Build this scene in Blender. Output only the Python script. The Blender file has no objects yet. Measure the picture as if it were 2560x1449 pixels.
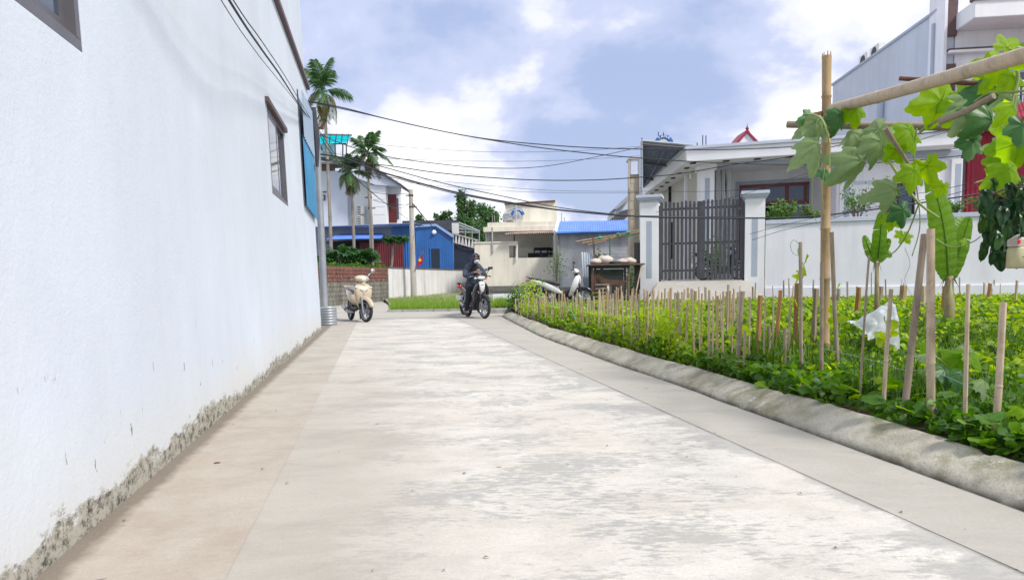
import bpy, bmesh, math, random
import numpy as np
from mathutils import Vector, Matrix, noise, Euler
random.seed(7); np.random.seed(7)
R = math.radians
scene = bpy.context.scene
COL = scene.collection

# ------------------------------------------------------------------ camera
F = 1707.0; CX = 1280.0; CY = 844.0; PITCH = math.atan(.085); ROLL = .0175; CH = .97
_f = Vector((0, math.cos(PITCH), -math.sin(PITCH))); _r = Vector((1, 0, 0)); _u = Vector((0, math.sin(PITCH), math.cos(PITCH)))
CR = _r * math.cos(ROLL) - _u * math.sin(ROLL)
CU = _u * math.cos(ROLL) + _r * math.sin(ROLL)
CP = Vector((0, 0, CH))
cam_d = bpy.data.cameras.new('camera'); cam = bpy.data.objects.new('camera', cam_d); COL.objects.link(cam)
cam_d.sensor_width = 36; cam_d.lens = F / 2560 * 36; cam_d.clip_start = .05; cam_d.clip_end = 2000
cam_d.shift_y = (CY - 724.5) / 2560
cam.matrix_world = Matrix((( CR.x, CU.x, -_f.x, CP.x), (CR.y, CU.y, -_f.y, CP.y), (CR.z, CU.z, -_f.z, CP.z), (0, 0, 0, 1)))
scene.camera = cam

# ------------------------------------------------------------------ world, sun, exposure
SUN_EL, SUN_AZ = R(50), R(128)      # azimuth measured from +Y (view direction) towards +X
w = bpy.data.worlds.new('World'); scene.world = w; w.use_nodes = True
nt = w.node_tree; nt.nodes.clear()
def N(t, typ, **kw):
    n = t.nodes.new(typ)
    for k, v in kw.items(): setattr(n, k, v)
    return n
out = N(nt, 'ShaderNodeOutputWorld'); mix = N(nt, 'ShaderNodeMixShader')
sky = N(nt, 'ShaderNodeTexSky', sky_type='NISHITA'); sky.sun_disc = False; sky.sun_elevation = SUN_EL; sky.sun_rotation = SUN_AZ
sky.air_density = 1.3; sky.dust_density = 2.0
bg1 = N(nt, 'ShaderNodeBackground'); bg1.inputs[1].default_value = .09
bg2 = N(nt, 'ShaderNodeBackground'); bg2.inputs[1].default_value = 1.0
tc = N(nt, 'ShaderNodeTexCoord'); sep = N(nt, 'ShaderNodeSeparateXYZ')
add = N(nt, 'ShaderNodeMath', operation='ADD'); add.inputs[1].default_value = .42
dx = N(nt, 'ShaderNodeMath', operation='DIVIDE'); dy = N(nt, 'ShaderNodeMath', operation='DIVIDE'); cmb = N(nt, 'ShaderNodeCombineXYZ')
L = nt.links.new
L(tc.outputs['Generated'], sep.inputs[0]); L(sep.outputs[2], add.inputs[0])
L(sep.outputs[0], dx.inputs[0]); L(add.outputs[0], dx.inputs[1]); L(sep.outputs[1], dy.inputs[0]); L(add.outputs[0], dy.inputs[1])
L(dx.outputs[0], cmb.inputs[0]); L(dy.outputs[0], cmb.inputs[1]); cmb.inputs[2].default_value = 3.7
mp = N(nt, 'ShaderNodeMapping'); mp.inputs['Scale'].default_value = (1.05, 1.0, 1); mp.inputs['Location'].default_value = (2.35, .45, 0); L(cmb.outputs[0], mp.inputs[0])
n1 = N(nt, 'ShaderNodeTexNoise'); n1.inputs['Scale'].default_value = 2.0; n1.inputs['Detail'].default_value = 7; n1.inputs['Roughness'].default_value = .52; n1.inputs['Distortion'].default_value = .15
L(mp.outputs[0], n1.inputs['Vector'])
rp = N(nt, 'ShaderNodeValToRGB'); rp.color_ramp.interpolation = 'EASE'
e = rp.color_ramp.elements; e[0].position = .38; e[0].color = (.36, .435, .655, 1); e[1].position = .565; e[1].color = (.90, .90, .91, 1)
m = e.new(.46); m.color = (.49, .535, .725, 1); m = e.new(.515); m.color = (.70, .715, .80, 1)
L(n1.outputs[0], rp.inputs[0]); L(rp.outputs[0], bg2.inputs[0]); L(sky.outputs[0], bg1.inputs[0])
mr = N(nt, 'ShaderNodeMapRange'); mr.inputs[1].default_value = .35; mr.inputs[2].default_value = .55; mr.inputs[3].default_value = .78; mr.inputs[4].default_value = 1.0
L(n1.outputs[0], mr.inputs[0]); L(mr.outputs[0], mix.inputs[0]); L(bg1.outputs[0], mix.inputs[1]); L(bg2.outputs[0], mix.inputs[2]); L(mix.outputs[0], out.inputs[0])
sd = bpy.data.lights.new('sun', 'SUN'); sd.energy = 2.9; sd.angle = R(11); sd.color = (1, .955, .88)
so = bpy.data.objects.new('sun', sd); COL.objects.link(so)
sdir = Vector((math.sin(SUN_AZ) * math.cos(SUN_EL), math.cos(SUN_AZ) * math.cos(SUN_EL), math.sin(SUN_EL)))
so.rotation_euler = sdir.to_track_quat('Z', 'Y').to_euler(); so.location = sdir * 60
scene.view_settings.view_transform = 'Standard'; scene.view_settings.look = 'None'; scene.view_settings.exposure = .48; scene.view_settings.gamma = 1
scene.view_settings.use_curve_mapping = False
scene.render.engine = 'CYCLES'
scene.cycles.max_bounces = 8; scene.cycles.transparent_max_bounces = 16

# ------------------------------------------------------------------ pixel helpers (photo px -> place)
def ray(px, py):
    return (_f + CR * ((px - CX) / F) + CU * ((CY - py) / F))
def at(px, py, Y):
    d = ray(px, py); return CP + d * (Y / d.y)
def gz(px, py, z=0.0):
    d = ray(px, py); return CP + d * ((z - CH) / d.z)
def hor(px): return 699 - ROLL * (px - 1280)

class PL:
    """vertical plane through P0 along d; off measured away from the camera"""
    def __init__(s, P0, d, shear=0.0):
        s.P0 = Vector((P0[0], P0[1], 0)); s.d = Vector((d[0], d[1], 0)).normalized(); s.sh = shear
        s.n = Vector((-s.d.y, s.d.x, 0))
        if (s.P0 - Vector((0, 0, 0))).dot(s.n) < 0: s.n = -s.n
        s.dep = s.n
    def uz(s, px, py, off=0):
        d = ray(px, py).copy(); o = CP.copy(); d.x += s.sh * d.z; o.x += s.sh * o.z
        P = s.P0 + s.dep * off
        t = (P - o).dot(s.n) / d.dot(s.n); q = o + d * t
        return (q - P).dot(s.d), q.z
    def P(s, u, z, off=0):
        q = s.P0 + s.d * u + s.dep * off; return Vector((q.x - s.sh * z, q.y, z))
    def pt(s, px, py, off=0):
        u, z = s.uz(px, py, off); return s.P(u, z, off)
    def boxuz(s, mb, u0, u1, z0, z1, off, th):
        a = [s.P(u0, z0, off), s.P(u1, z0, off), s.P(u1, z1, off), s.P(u0, z1, off)]
        b = [s.P(u0, z0, off + th), s.P(u1, z0, off + th), s.P(u1, z1, off + th), s.P(u0, z1, off + th)]
        mb.hex(a, b)
    def box(s, mb, x0, y0, x1, y1, off=0, th=.1):
        u0, z0 = s.uz(x0, y1, off); u1, z1 = s.uz(x1, y0, off); s.boxuz(mb, min(u0, u1), max(u0, u1), min(z0, z1), max(z0, z1), off, th)
    def poly(s, mb, pts, off=0, th=.1):
        uz = [s.uz(x, y, off) for x, y in pts]
        mb.prism([s.P(u, z, off) for u, z in uz], [s.P(u, z, off + th) for u, z in uz])
    def wall(s, mb, u0, u1, z0, z1, holes, off, th):
        us = sorted({u0, u1} | {h[0] for h in holes} | {h[1] for h in holes}); zs = sorted({z0, z1} | {h[2] for h in holes} | {h[3] for h in holes})
        us = [u for u in us if u0 <= u <= u1]; zs = [z for z in zs if z0 <= z <= z1]
        for i in range(len(us) - 1):
            j = 0
            while j < len(zs) - 1:
                uc = (us[i] + us[i+1]) / 2
                free = lambda k: not any(h[0] < uc < h[1] and h[2] < (zs[k] + zs[k+1]) / 2 < h[3] for h in holes)
                if not free(j): j += 1; continue
                k = j
                while k + 1 < len(zs) - 1 and free(k + 1): k += 1
                s.boxuz(mb, us[i], us[i+1], zs[j], zs[k+1], off, th); j = k + 1

class MB:
    def __init__(s): s.v = []; s.f = []
    def add(s, vs, fs):
        b = len(s.v); s.v += [tuple(v) for v in vs]; s.f += [tuple(b + i for i in f) for f in fs]; return s
    def hex(s, a, b):
        return s.add(list(a) + list(b), [(0,1,2,3), (7,6,5,4), (0,4,5,1), (1,5,6,2), (2,6,7,3), (3,7,4,0)])
    def prism(s, a, b):
        n = len(a); return s.add(list(a) + list(b), [tuple(range(n)), tuple(range(2*n-1, n-1, -1))] + [(i, n+i, n+(i+1) % n, (i+1) % n) for i in range(n)])
    def box(s, c, d, M=None):
        x, y, z = d[0]/2, d[1]/2, d[2]/2; c = Vector(c)
        vs = [Vector(q) for q in ((-x,-y,-z),(x,-y,-z),(x,y,-z),(-x,y,-z),(-x,-y,z),(x,-y,z),(x,y,z),(-x,y,z))]
        if M is not None: vs = [M @ q for q in vs]
        vs = [c + q for q in vs]
        return s.add(vs, [(0,1,2,3),(7,6,5,4),(0,4,5,1),(1,5,6,2),(2,6,7,3),(3,7,4,0)])
    def loft(s, rings, cap=True, closed=False):
        n = len(rings[0]); vs = [p for r in rings for p in r]; fs = []
        m = len(rings)
        for i in range(m if closed else m - 1):
            for j in range(n):
                a = i*n + j; b = i*n + (j+1) % n; c = ((i+1) % m)*n + (j+1) % n; d = ((i+1) % m)*n + j
                fs.append((a, b, c, d))
        if cap and not closed: fs.append(tuple(range(n-1, -1, -1))); fs.append(tuple((m-1)*n + j for j in range(n)))
        return s.add(vs, fs)
    def tube(s, pts, rad, n=8, cap=True, jit=0):
        pts = [Vector(p) for p in pts]; m = len(pts)
        if not isinstance(rad, (list, tuple)): rad = [rad]*m
        rings = []; up = None
        for i in range(m):
            t = (pts[min(i+1, m-1)] - pts[max(i-1, 0)]).normalized()
            if up is None: up = Vector((0,0,1)) if abs(t.z) < .9 else Vector((1,0,0))
            a = t.cross(up).normalized(); b = a.cross(t).normalized(); up = b
            rings.append([pts[i] + (a*math.cos(2*math.pi*j/n) + b*math.sin(2*math.pi*j/n)) * rad[i] * (1 + (random.uniform(-jit, jit) if jit else 0)) for j in range(n)])
        return s.loft(rings, cap)
    def lathe(s, prof, O=(0,0,0), ax='z', n=24, cap=False):
        O = Vector(O); rings = []
        for r, h in prof:
            ring = []
            for j in range(n):
                c, q = math.cos(2*math.pi*j/n)*r, math.sin(2*math.pi*j/n)*r
                ring.append(O + Vector({'z': (c, q, h), 'y': (c, h, q), 'x': (h, c, q)}[ax]))
            rings.append(ring)
        return s.loft(rings, cap)
    def ell(s, c, r, n=12, m=8, M=None):
        c = Vector(c); rings = []
        for i in range(1, m):
            t = math.pi*i/m - math.pi/2
            ring = [Vector((math.cos(2*math.pi*j/n)*math.cos(t)*r[0], math.sin(2*math.pi*j/n)*math.cos(t)*r[1], math.sin(t)*r[2])) for j in range(n)]
            rings.append([c + ((M @ q) if M is not None else q) for q in ring])
        return s.loft(rings, True)
    def corr(s, a, b, c, d, n, amp, nv=1, k=4):
        """corrugated sheet a-b (wave direction) / d-c"""
        a, b, c, d = map(Vector, (a, b, c, d)); nn = (b-a).cross(d-a).normalized(); vs = []; fs = []
        m = n*k
        for j in range(nv+1):
            for i in range(m+1):
                u = i/m; v = j/nv
                p = (a*(1-u) + b*u)*(1-v) + (d*(1-u) + c*u)*v
                vs.append(p + nn*amp*math.sin(2*math.pi*i/k))
        for j in range(nv):
            for i in range(m): q = j*(m+1)+i; fs.append((q, q+1, q+m+2, q+m+1))
        return s.add(vs, fs)
    def build(s, name, mat, parent=None, smooth=False, bevel=0, fix=True, xf=None, sub=0):
        me = bpy.data.meshes.new(name); me.from_pydata(s.v, [], s.f)
        if fix or bevel:
            bm = bmesh.new(); bm.from_mesh(me)
            if bevel:
                bmesh.ops.remove_doubles(bm, verts=bm.verts, dist=1e-5)
                ed = [e for e in bm.edges if len(e.link_faces) == 2 and e.calc_face_angle(0) > .5]
                if ed: bmesh.ops.bevel(bm, geom=ed, offset=bevel, segments=2, affect='EDGES', clamp_overlap=True)
            bmesh.ops.recalc_face_normals(bm, faces=bm.faces); bm.to_mesh(me); bm.free()
        if xf is not None: me.transform(xf)
        if smooth: me.polygons.foreach_set('use_smooth', [True]*len(me.polygons))
        if smooth == 'angle': me.set_sharp_from_angle(angle=R(38))
        me.materials.append(mat); me.update()
        o = bpy.data.objects.new(name, me); COL.objects.link(o)
        if parent is not None: o.parent = parent
        if sub: mo = o.modifiers.new('subdivision', 'SUBSURF'); mo.levels = sub; mo.render_levels = sub
        return o

def T(o, label=None, cat=None, group=None, kind=None):
    for k, v in (('label', label), ('category', cat), ('group', group), ('kind', kind)):
        if v: o[k] = v
    return o
def E(name, loc=(0,0,0), rz=0.0, label=None, cat=None, group=None):
    o = bpy.data.objects.new(name, None); o.empty_display_size = .1; o.location = loc; o.rotation_euler = (0, 0, rz); COL.objects.link(o)
    return T(o, label, cat, group)
def part(name, mesh, parent, loc=(0,0,0), rot=(0,0,0), sc=(1,1,1)):
    o = bpy.data.objects.new(name, mesh); o.parent = parent; o.location = loc; o.rotation_euler = rot; o.scale = sc; COL.objects.link(o); return o
def smoothpath(pts, k=8):
    pts = [Vector(p) for p in pts]; o = []
    for i in range(len(pts)-1):
        p0 = pts[max(i-1, 0)]; p1 = pts[i]; p2 = pts[i+1]; p3 = pts[min(i+2, len(pts)-1)]
        for j in range(k):
            t = j/k; o.append(.5*((2*p1) + (p2-p0)*t + (2*p0-5*p1+4*p2-p3)*t*t + (3*p1-p0-3*p2+p3)*t**3))
    o.append(pts[-1]); return o

# ------------------------------------------------------------------ materials
def newmat(name):
    m = bpy.data.materials.new(name); m.use_nodes = True; t = m.node_tree
    return m, t, t.nodes['Principled BSDF'], t.links.new
def tex(t, scale, detail=4, rough=.55, vec=None, stretch=None, kind='noise', dist=0):
    if vec is None: vec = N(t, 'ShaderNodeNewGeometry').outputs['Position']
    if stretch is not None:
        mpp = N(t, 'ShaderNodeMapping'); mpp.inputs['Scale'].default_value = stretch; t.links.new(vec, mpp.inputs[0]); vec = mpp.outputs[0]
    n = N(t, 'ShaderNodeTexNoise'); n.inputs['Scale'].default_value = scale; n.inputs['Detail'].default_value = detail; n.inputs['Roughness'].default_value = rough; n.inputs['Distortion'].default_value = dist
    t.links.new(vec, n.inputs['Vector']); return n.outputs[0]
def ramp(t, fac, *st, ease=False):
    r = N(t, 'ShaderNodeValToRGB'); e = r.color_ramp.elements
    if ease: r.color_ramp.interpolation = 'EASE'
    e[0].position = st[0][0]; e[0].color = (*st[0][1], 1) if not isinstance(st[0][1], (int, float)) else (st[0][1],)*3 + (1,)
    e[1].position = st[-1][0]; e[1].color = (*st[-1][1], 1) if not isinstance(st[-1][1], (int, float)) else (st[-1][1],)*3 + (1,)
    for p, c in st[1:-1]:
        x = e.new(p); x.color = (*c, 1) if not isinstance(c, (int, float)) else (c,)*3 + (1,)
    t.links.new(fac, r.inputs[0]); return r.outputs[0]
def mixc(t, fac, a, b, mode='MIX'):
    m = N(t, 'ShaderNodeMix', data_type='RGBA', blend_type=mode)
    for i, x in ((0, fac), (6, a), (7, b)):
        if isinstance(x, (int, float)): m.inputs[i].default_value = x
        elif isinstance(x, tuple): m.inputs[i].default_value = (*x, 1)
        else: t.links.new(x, m.inputs[i])
    return m.outputs[2]
def mth(t, op, a, b=0.0, clamp=False):
    m = N(t, 'ShaderNodeMath', operation=op); m.use_clamp = clamp
    for i, x in ((0, a), (1, b)):
        if isinstance(x, (int, float)): m.inputs[i].default_value = x
        else: t.links.new(x, m.inputs[i])
    return m.outputs[0]
def bump(t, bs, h, st=.3, dist=.01):
    b = N(t, 'ShaderNodeBump'); b.inputs['Strength'].default_value = st; b.inputs['Distance'].default_value = dist
    t.links.new(h, b.inputs['Height']); t.links.new(b.outputs[0], bs.inputs['Normal'])
def mat(name, c, c2=None, scale=2.0, rough=.7, metal=0, bs=30, bst=.15, streak=None, samt=.35, sscale=1.2, spec=.4, coat=0, lo=.35, hi=.65):
    m, t, p, l = newmat(name)
    if c2 is None: c2 = tuple(x*.82 for x in c)
    col = mixc(t, ramp(t, tex(t, scale, 6, .6), (lo, 0.0), (hi, 1.0)), c, c2)
    if streak is not None:
        s1 = ramp(t, tex(t, sscale, 5, .65, stretch=(2.2, 2.2, .22)), (.45, 0.0), (.75, samt)); col = mixc(t, s1, col, streak)
    l(col, p.inputs['Base Color']); p.inputs['Roughness'].default_value = rough; p.inputs['Metallic'].default_value = metal
    p.inputs['Specular IOR Level'].default_value = spec; p.inputs['Coat Weight'].default_value = coat
    if bst: bump(t, p, tex(t, bs, 3), bst, .004)
    return m
def leafmat(name, cols, trans=.45, rough=.45, back=None, veins=0, island=True):
    m, t, p, l = newmat(name)
    g = N(t, 'ShaderNodeNewGeometry')
    if island: f = g.outputs['Random Per Island']
    else: f = N(t, 'ShaderNodeObjectInfo').outputs['Random']
    r = N(t, 'ShaderNodeValToRGB'); e = r.color_ramp.elements
    for i, c in enumerate(cols):
        x = e[i] if i < 2 else e.new(1.0)
        x.color = (*c, 1)
    for i in range(len(cols)): e[i].position = i/(len(cols)-1)
    l(f, r.inputs[0]); col = r.outputs[0]
    col = mixc(t, mth(t, 'MULTIPLY', ramp(t, tex(t, 25, 4), (.4, 0.0), (.7, 1.0)), .35), col, tuple(x*.6 for x in cols[0]))
    if veins:
        vo = N(t, 'ShaderNodeTexVoronoi', feature='DISTANCE_TO_EDGE'); vo.inputs['Scale'].default_value = veins; l(g.outputs['Position'], vo.inputs['Vector'])
        col = mixc(t, ramp(t, vo.outputs[0], (0, .35), (.08, 0.0)), col, (.45, .6, .3))
    l(col, p.inputs['Base Color']); p.inputs['Roughness'].default_value = rough; p.inputs['Specular IOR Level'].default_value = .35
    tr = N(t, 'ShaderNodeBsdfTranslucent'); hs = N(t, 'ShaderNodeHueSaturation'); hs.inputs['Value'].default_value = 1.9; hs.inputs['Saturation'].default_value = 1.15; hs.inputs['Hue'].default_value = .485
    l(col, hs.inputs['Color']); l(hs.outputs[0], tr.inputs[0])
    mx = N(t, 'ShaderNodeMixShader'); mx.inputs[0].default_value = trans; l(p.outputs[0], mx.inputs[1]); l(tr.outputs[0], mx.inputs[2])
    o = [n for n in t.nodes if n.type == 'OUTPUT_MATERIAL'][0]; l(mx.outputs[0], o.inputs[0]); return m
def glassmat(name, c, rough=.06, alpha=None):
    m, t, p, l = newmat(name); p.inputs['Base Color'].default_value = (*c, 1); p.inputs['Roughness'].default_value = rough; p.inputs['Specular IOR Level'].default_value = .9
    bump(t, p, tex(t, 1.3, 2), .05, .02)
    if alpha is not None:
        tr = N(t, 'ShaderNodeBsdfTransparent'); mx = N(t, 'ShaderNodeMixShader'); mx.inputs[0].default_value = alpha
        l(tr.outputs[0], mx.inputs[1]); l(p.outputs[0], mx.inputs[2]); o = [n for n in t.nodes if n.type == 'OUTPUT_MATERIAL'][0]; l(mx.outputs[0], o.inputs[0])
    return m

M = {}
M['white'] = mat('white_paint', (.83, .83, .88), (.76, .77, .83), .6, .75, streak=(.45, .45, .46), samt=.32)
M['white_trim'] = mat('white_trim', (.82, .83, .85), (.76, .77, .80), 1, .6, streak=(.5, .5, .5), samt=.15)
M['bluegrey'] = mat('bluegrey_paint', (.42, .48, .57), (.37, .43, .52), 1, .7, streak=(.25, .27, .3), samt=.2)
M['palegrey'] = mat('palegrey_paint', (.56, .61, .70), (.50, .55, .64), .6, .75, streak=(.35, .37, .42), samt=.25)
M['brownpaint'] = mat('brown_paint', (.13, .075, .075), (.10, .06, .06), 2, .5)
M['cream'] = mat('cream_paint', (.76, .73, .63), (.68, .65, .56), .7, .8, streak=(.34, .33, .28), samt=.45)
M['creamdark'] = mat('cream_shaded', (.50, .49, .44), (.44, .43, .38), .7, .8)  # cream with the shade of covered walls put into the colour
M['concrete'] = mat('concrete', (.42, .42, .40), (.30, .30, .29), 1.5, .9, bst=.4, streak=(.17, .17, .16), samt=.5)
M['concpole'] = mat('pole_concrete', (.46, .44, .40), (.36, .34, .31), 1.5, .9, bst=.3, streak=(.22, .21, .19), samt=.4)
M['darkconc'] = mat('dark_concrete', (.10, .10, .10), (.17, .17, .16), 2.5, .95, bst=.4)
M['greyblock'] = mat('grey_render', (.27, .28, .31), (.42, .43, .46), 1.1, .92, bst=.5, streak=(.58, .60, .64), samt=.55, sscale=.9)
M['brick'] = mat('red_brick', (.27, .115, .09), (.15, .075, .06), 6, .9, bst=.4, streak=(.07, .06, .055), samt=.7)
M['blockwall'] = mat('old_block', (.27, .26, .22), (.15, .15, .13), 2.2, .95, bst=.5, streak=(.05, .05, .045), samt=.85)
M['mortar'] = mat('mortar', (.22, .21, .19), (.12, .12, .11), 3, .95, streak=(.05, .05, .045), samt=.7)
M['bluesheet'] = mat('blue_sheet', (.025, .12, .38), (.03, .15, .45), .8, .5, spec=.5, streak=(.02, .07, .2), samt=.5)
M['blueroof'] = mat('blue_roof', (.10, .22, .62), (.14, .28, .70), 1.5, .4, spec=.6, streak=(.08, .15, .4), samt=.4)
M['brightblue'] = mat('azure_sheet', (.015, .22, .45), (.03, .30, .55), 1.2, .35, spec=.6, streak=(.01, .12, .3), samt=.6)
M['palesheet'] = mat('pale_sheet', (.30, .40, .52), (.38, .48, .60), 1.2, .35, spec=.6, streak=(.2, .28, .36), samt=.5)
M['redsheet'] = mat('red_sheet', (.17, .025, .035), (.12, .02, .03), 1.5, .55, streak=(.06, .015, .02), samt=.6)
M['redsheet2'] = mat('crimson_sheet', (.36, .02, .05), (.28, .02, .045), 1.0, .5, streak=(.15, .015, .03), samt=.5)
M['navy'] = mat('navy_sheet', (.012, .022, .045), (.02, .03, .055), 2, .6)
M['black'] = mat('black_metal', (.018, .018, .02), (.03, .03, .032), 3, .45, bst=.05)
M['gate'] = mat('gate_metal', (.055, .055, .07), (.075, .075, .09), 4, .42, bst=.06, spec=.5)
M['steel'] = mat('galvanised_steel', (.40, .43, .46), (.32, .35, .38), 3, .45, metal=.5, bst=.1, streak=(.2, .2, .2), samt=.3)
M['stainless'] = mat('stainless', (.62, .62, .64), (.5, .5, .52), 2, .28, metal=.85, bst=.03)
M['zinc'] = mat('zinc_sheet', (.48, .54, .60), (.36, .41, .46), 2, .5, metal=.3, streak=(.2, .2, .2), samt=.4)
M['darkroof'] = mat('dark_roof', (.05, .055, .075), (.08, .085, .10), 1.4, .7)
M['canopy'] = mat('canopy_underside', (.12, .16, .24), (.09, .13, .20), .8, .5, bst=.05)
M['redwood'] = mat('red_wood', (.20, .035, .03), (.14, .025, .022), 5, .4, bst=.1, spec=.5)
M['darkin'] = mat('dark_interior', (.015, .016, .02), (.025, .026, .03), 2, .9, bst=0)
M['glass'] = glassmat('window_glass', (.05, .075, .11))
M['tealglass'] = glassmat('teal_glass', (.02, .12, .16))
M['winframe'] = mat('window_frame', (.10, .095, .11), (.13, .125, .14), 4, .4, bst=.04, spec=.5)
M['rust'] = mat('rusty_metal', (.16, .07, .045), (.09, .045, .035), 8, .85, bst=.3)
M['rustroof'] = mat('rust_roof', (.30, .16, .13), (.45, .36, .30), 3, .8, bst=.2)
M['wire'] = mat('cable_rubber', (.02, .022, .035), (.03, .032, .045), 3, .6, bst=0)
M['wood'] = mat('weathered_wood', (.20, .15, .11), (.12, .09, .07), 6, .85, bst=.4)
M['tyre'] = mat('tyre_rubber', (.022, .024, .027), (.035, .036, .038), 12, .75, bst=.3, bs=80)
M['alloy'] = mat('alloy', (.38, .39, .41), (.3, .31, .33), 6, .35, metal=.7, bst=.04)
M['darkplastic'] = mat('dark_plastic', (.025, .026, .03), (.035, .036, .04), 6, .5, bst=.05)
M['gloss_black'] = mat('gloss_black', (.02, .022, .03), (.025, .027, .035), 3, .22, bst=0, coat=.6)
M['beige'] = mat('beige_paint', (.55, .455, .335), (.52, .43, .31), 3, .3, bst=0, coat=.7)
M['bikewhite'] = mat('bike_white', (.74, .74, .74), (.70, .70, .71), 3, .28, bst=0, coat=.6)
M['bikered'] = mat('bike_red', (.45, .02, .04), (.38, .02, .03), 3, .3, bst=0, coat=.6)
M['lens'] = glassmat('lamp_lens', (.65, .67, .70), .08)
M['mirror'] = mat('mirror', (.5, .52, .55), (.45, .47, .5), 3, .05, metal=1, bst=0)
M['redlens'] = glassmat('red_lens', (.5, .01, .01), .1)
M['amber'] = glassmat('amber_lens', (.7, .2, .1), .1)
M['seatgrey'] = mat('seat_grey', (.22, .20, .20), (.18, .17, .17), 6, .6)
M['seatblack'] = mat('seat_black', (.025, .027, .035), (.035, .037, .045), 6, .55)
M['plastic'] = mat('white_plastic', (.78, .78, .76), (.68, .68, .64), 3, .45, bst=.05)
M['soil'] = mat('soil', (.12, .085, .055), (.07, .05, .035), 5, .95, bst=.8, bs=18)
M['dirt'] = mat('packed_dirt', (.34, .31, .26), (.24, .23, .18), 1.2, .95, bst=.5, bs=18)
M['ground'] = mat('far_ground', (.20, .22, .13), (.12, .15, .08), .15, .95, bst=.3)
# ================================================================== GROUND, ROAD, KERB, GARDEN SOIL
WX = lambda Y: -1.6 - .194 * (Y - 2.15)          # foot of the long white wall
JL = lambda Y: WX(Y) + .64                        # left slab joint
JR = lambda Y: 2.06 - .197 * Y                    # right slab joint
def roadmat(name, base, kind):
    m, t, p, l = newmat(name); g = N(t, 'ShaderNodeNewGeometry').outputs['Position']
    sp = N(t, 'ShaderNodeSeparateXYZ'); l(g, sp.inputs[0])
    big = tex(t, .55, 5, .6, g); st = tex(t, 1.7, 9, .7, g, (.75, 1.35, 1), dist=.5); fine = tex(t, 26, 6, .7, g, (.5, 1.4, 1)); grit = tex(t, 160, 3, .7, g)
    if kind == 'slab':
        cream, grey, warm = (.63, .605, .56), (.26, .27, .275), (.44, .40, .35)
        c = mixc(t, ramp(t, big, (.42, 0.0), (.66, 1.0)), cream, (.53, .505, .46))
        c = mixc(t, mth(t, 'MULTIPLY', ramp(t, tex(t, .9, 7, .7, g, (.6, 1.1, 1)), (.52, 0.0), (.62, 1.0)), .55), c, warm)
        # worn patches where the cement skin is gone
        wn = mth(t, 'ADD', mth(t, 'MULTIPLY', st, .56), mth(t, 'MULTIPLY', fine, .44))
        c = mixc(t, mth(t, 'MULTIPLY', ramp(t, wn, (.500, 0.0), (.552, 1.0)), .68), c, grey)
        # grey edge band along the right joint and dirty band on the left side
        d = mth(t, 'ADD', sp.outputs[0], mth(t, 'ADD', mth(t, 'MULTIPLY', sp.outputs[1], .197), -2.06))
        band = mth(t, 'ADD', d, mth(t, 'MULTIPLY', mth(t, 'SUBTRACT', st, .5), 1.5))
        c = mixc(t, mth(t, 'MULTIPLY', ramp(t, mth(t, 'ADD', band, .5), (.30, 0.0), (.38, .9), (.5, 1.0)), .75), c, (.36, .355, .345))
        seam = mth(t, 'ABSOLUTE', mth(t, 'ADD', d, mth(t, 'MULTIPLY', tex(t, 12, 4, .7, g), .012))); c = mixc(t, mth(t, 'MULTIPLY', ramp(t, seam, (.006, 1.0), (.022, 0.0)), ramp(t, tex(t, 2.5, 5, .6, g), (.4, .15), (.6, .8))), c, (.16, .15, .13))
        dl = mth(t, 'SUBTRACT', mth(t, 'ADD', sp.outputs[0], mth(t, 'MULTIPLY', sp.outputs[1], .194)), -.43)
        bl = mth(t, 'ADD', dl, mth(t, 'MULTIPLY', mth(t, 'SUBTRACT', big, .5), 2.6))
        nearf = ramp(t, mth(t, 'MULTIPLY', sp.outputs[1], .1), (.42, 1.0), (1.1, .3))
        c = mixc(t, mth(t, 'MULTIPLY', mth(t, 'MULTIPLY', ramp(t, bl, (.15, 1.0), (1.25, 0.0)), nearf), .97), c, mixc(t, ramp(t, st, (.4, 0.0), (.65, 1.0)), (.42, .39, .345), (.35, .32, .28)))
        c = mixc(t, mth(t, 'MULTIPLY', ramp(t, tex(t, 4.5, 8, .75, g, (.8, 1.3, 1)), (.46, 0.0), (.60, 1.0)), .42), c, (.40, .385, .35))
        c = mixc(t, mth(t, 'MULTIPLY', ramp(t, tex(t, .35, 3, .6, g), (.5, 0.0), (.62, 1.0)), .35), c, (.47, .425, .37))
    elif kind == 'left':
        c = mixc(t, ramp(t, st, (.4, 0.0), (.65, 1.0)), (.41, .38, .335), (.335, .305, .265))
        c = mixc(t, ramp(t, fine, (.5, 0.0), (.75, .5)), c, (.26, .22, .18))
        nearf = ramp(t, mth(t, 'MULTIPLY', sp.outputs[1], .1), (.2, 1.0), (.9, 0.0))
        c = mixc(t, mth(t, 'MULTIPLY', nearf, .35), c, (.38, .28, .20)); c = mixc(t, ramp(t, tex(t, 2.1, 7, .7, g), (.42, 0.0), (.6, .45)), c, (.47, .44, .39))
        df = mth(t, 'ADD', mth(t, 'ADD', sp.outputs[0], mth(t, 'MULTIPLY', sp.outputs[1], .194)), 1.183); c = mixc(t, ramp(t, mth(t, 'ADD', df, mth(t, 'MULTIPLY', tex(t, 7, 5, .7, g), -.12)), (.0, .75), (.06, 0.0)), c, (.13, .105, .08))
    else:
        c = mixc(t, ramp(t, st, (.4, 0.0), (.7, 1.0)), (.43, .41, .37), (.36, .345, .31))
        c = mixc(t, ramp(t, fine, (.55, 0.0), (.8, .4)), c, (.30, .27, .23))
    c = mixc(t, mth(t, 'MULTIPLY', ramp(t, tex(t, 55, 6, .8, g), (.44, 0.0), (.60, 1.0)), .22), c, (.30, .285, .26))
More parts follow.
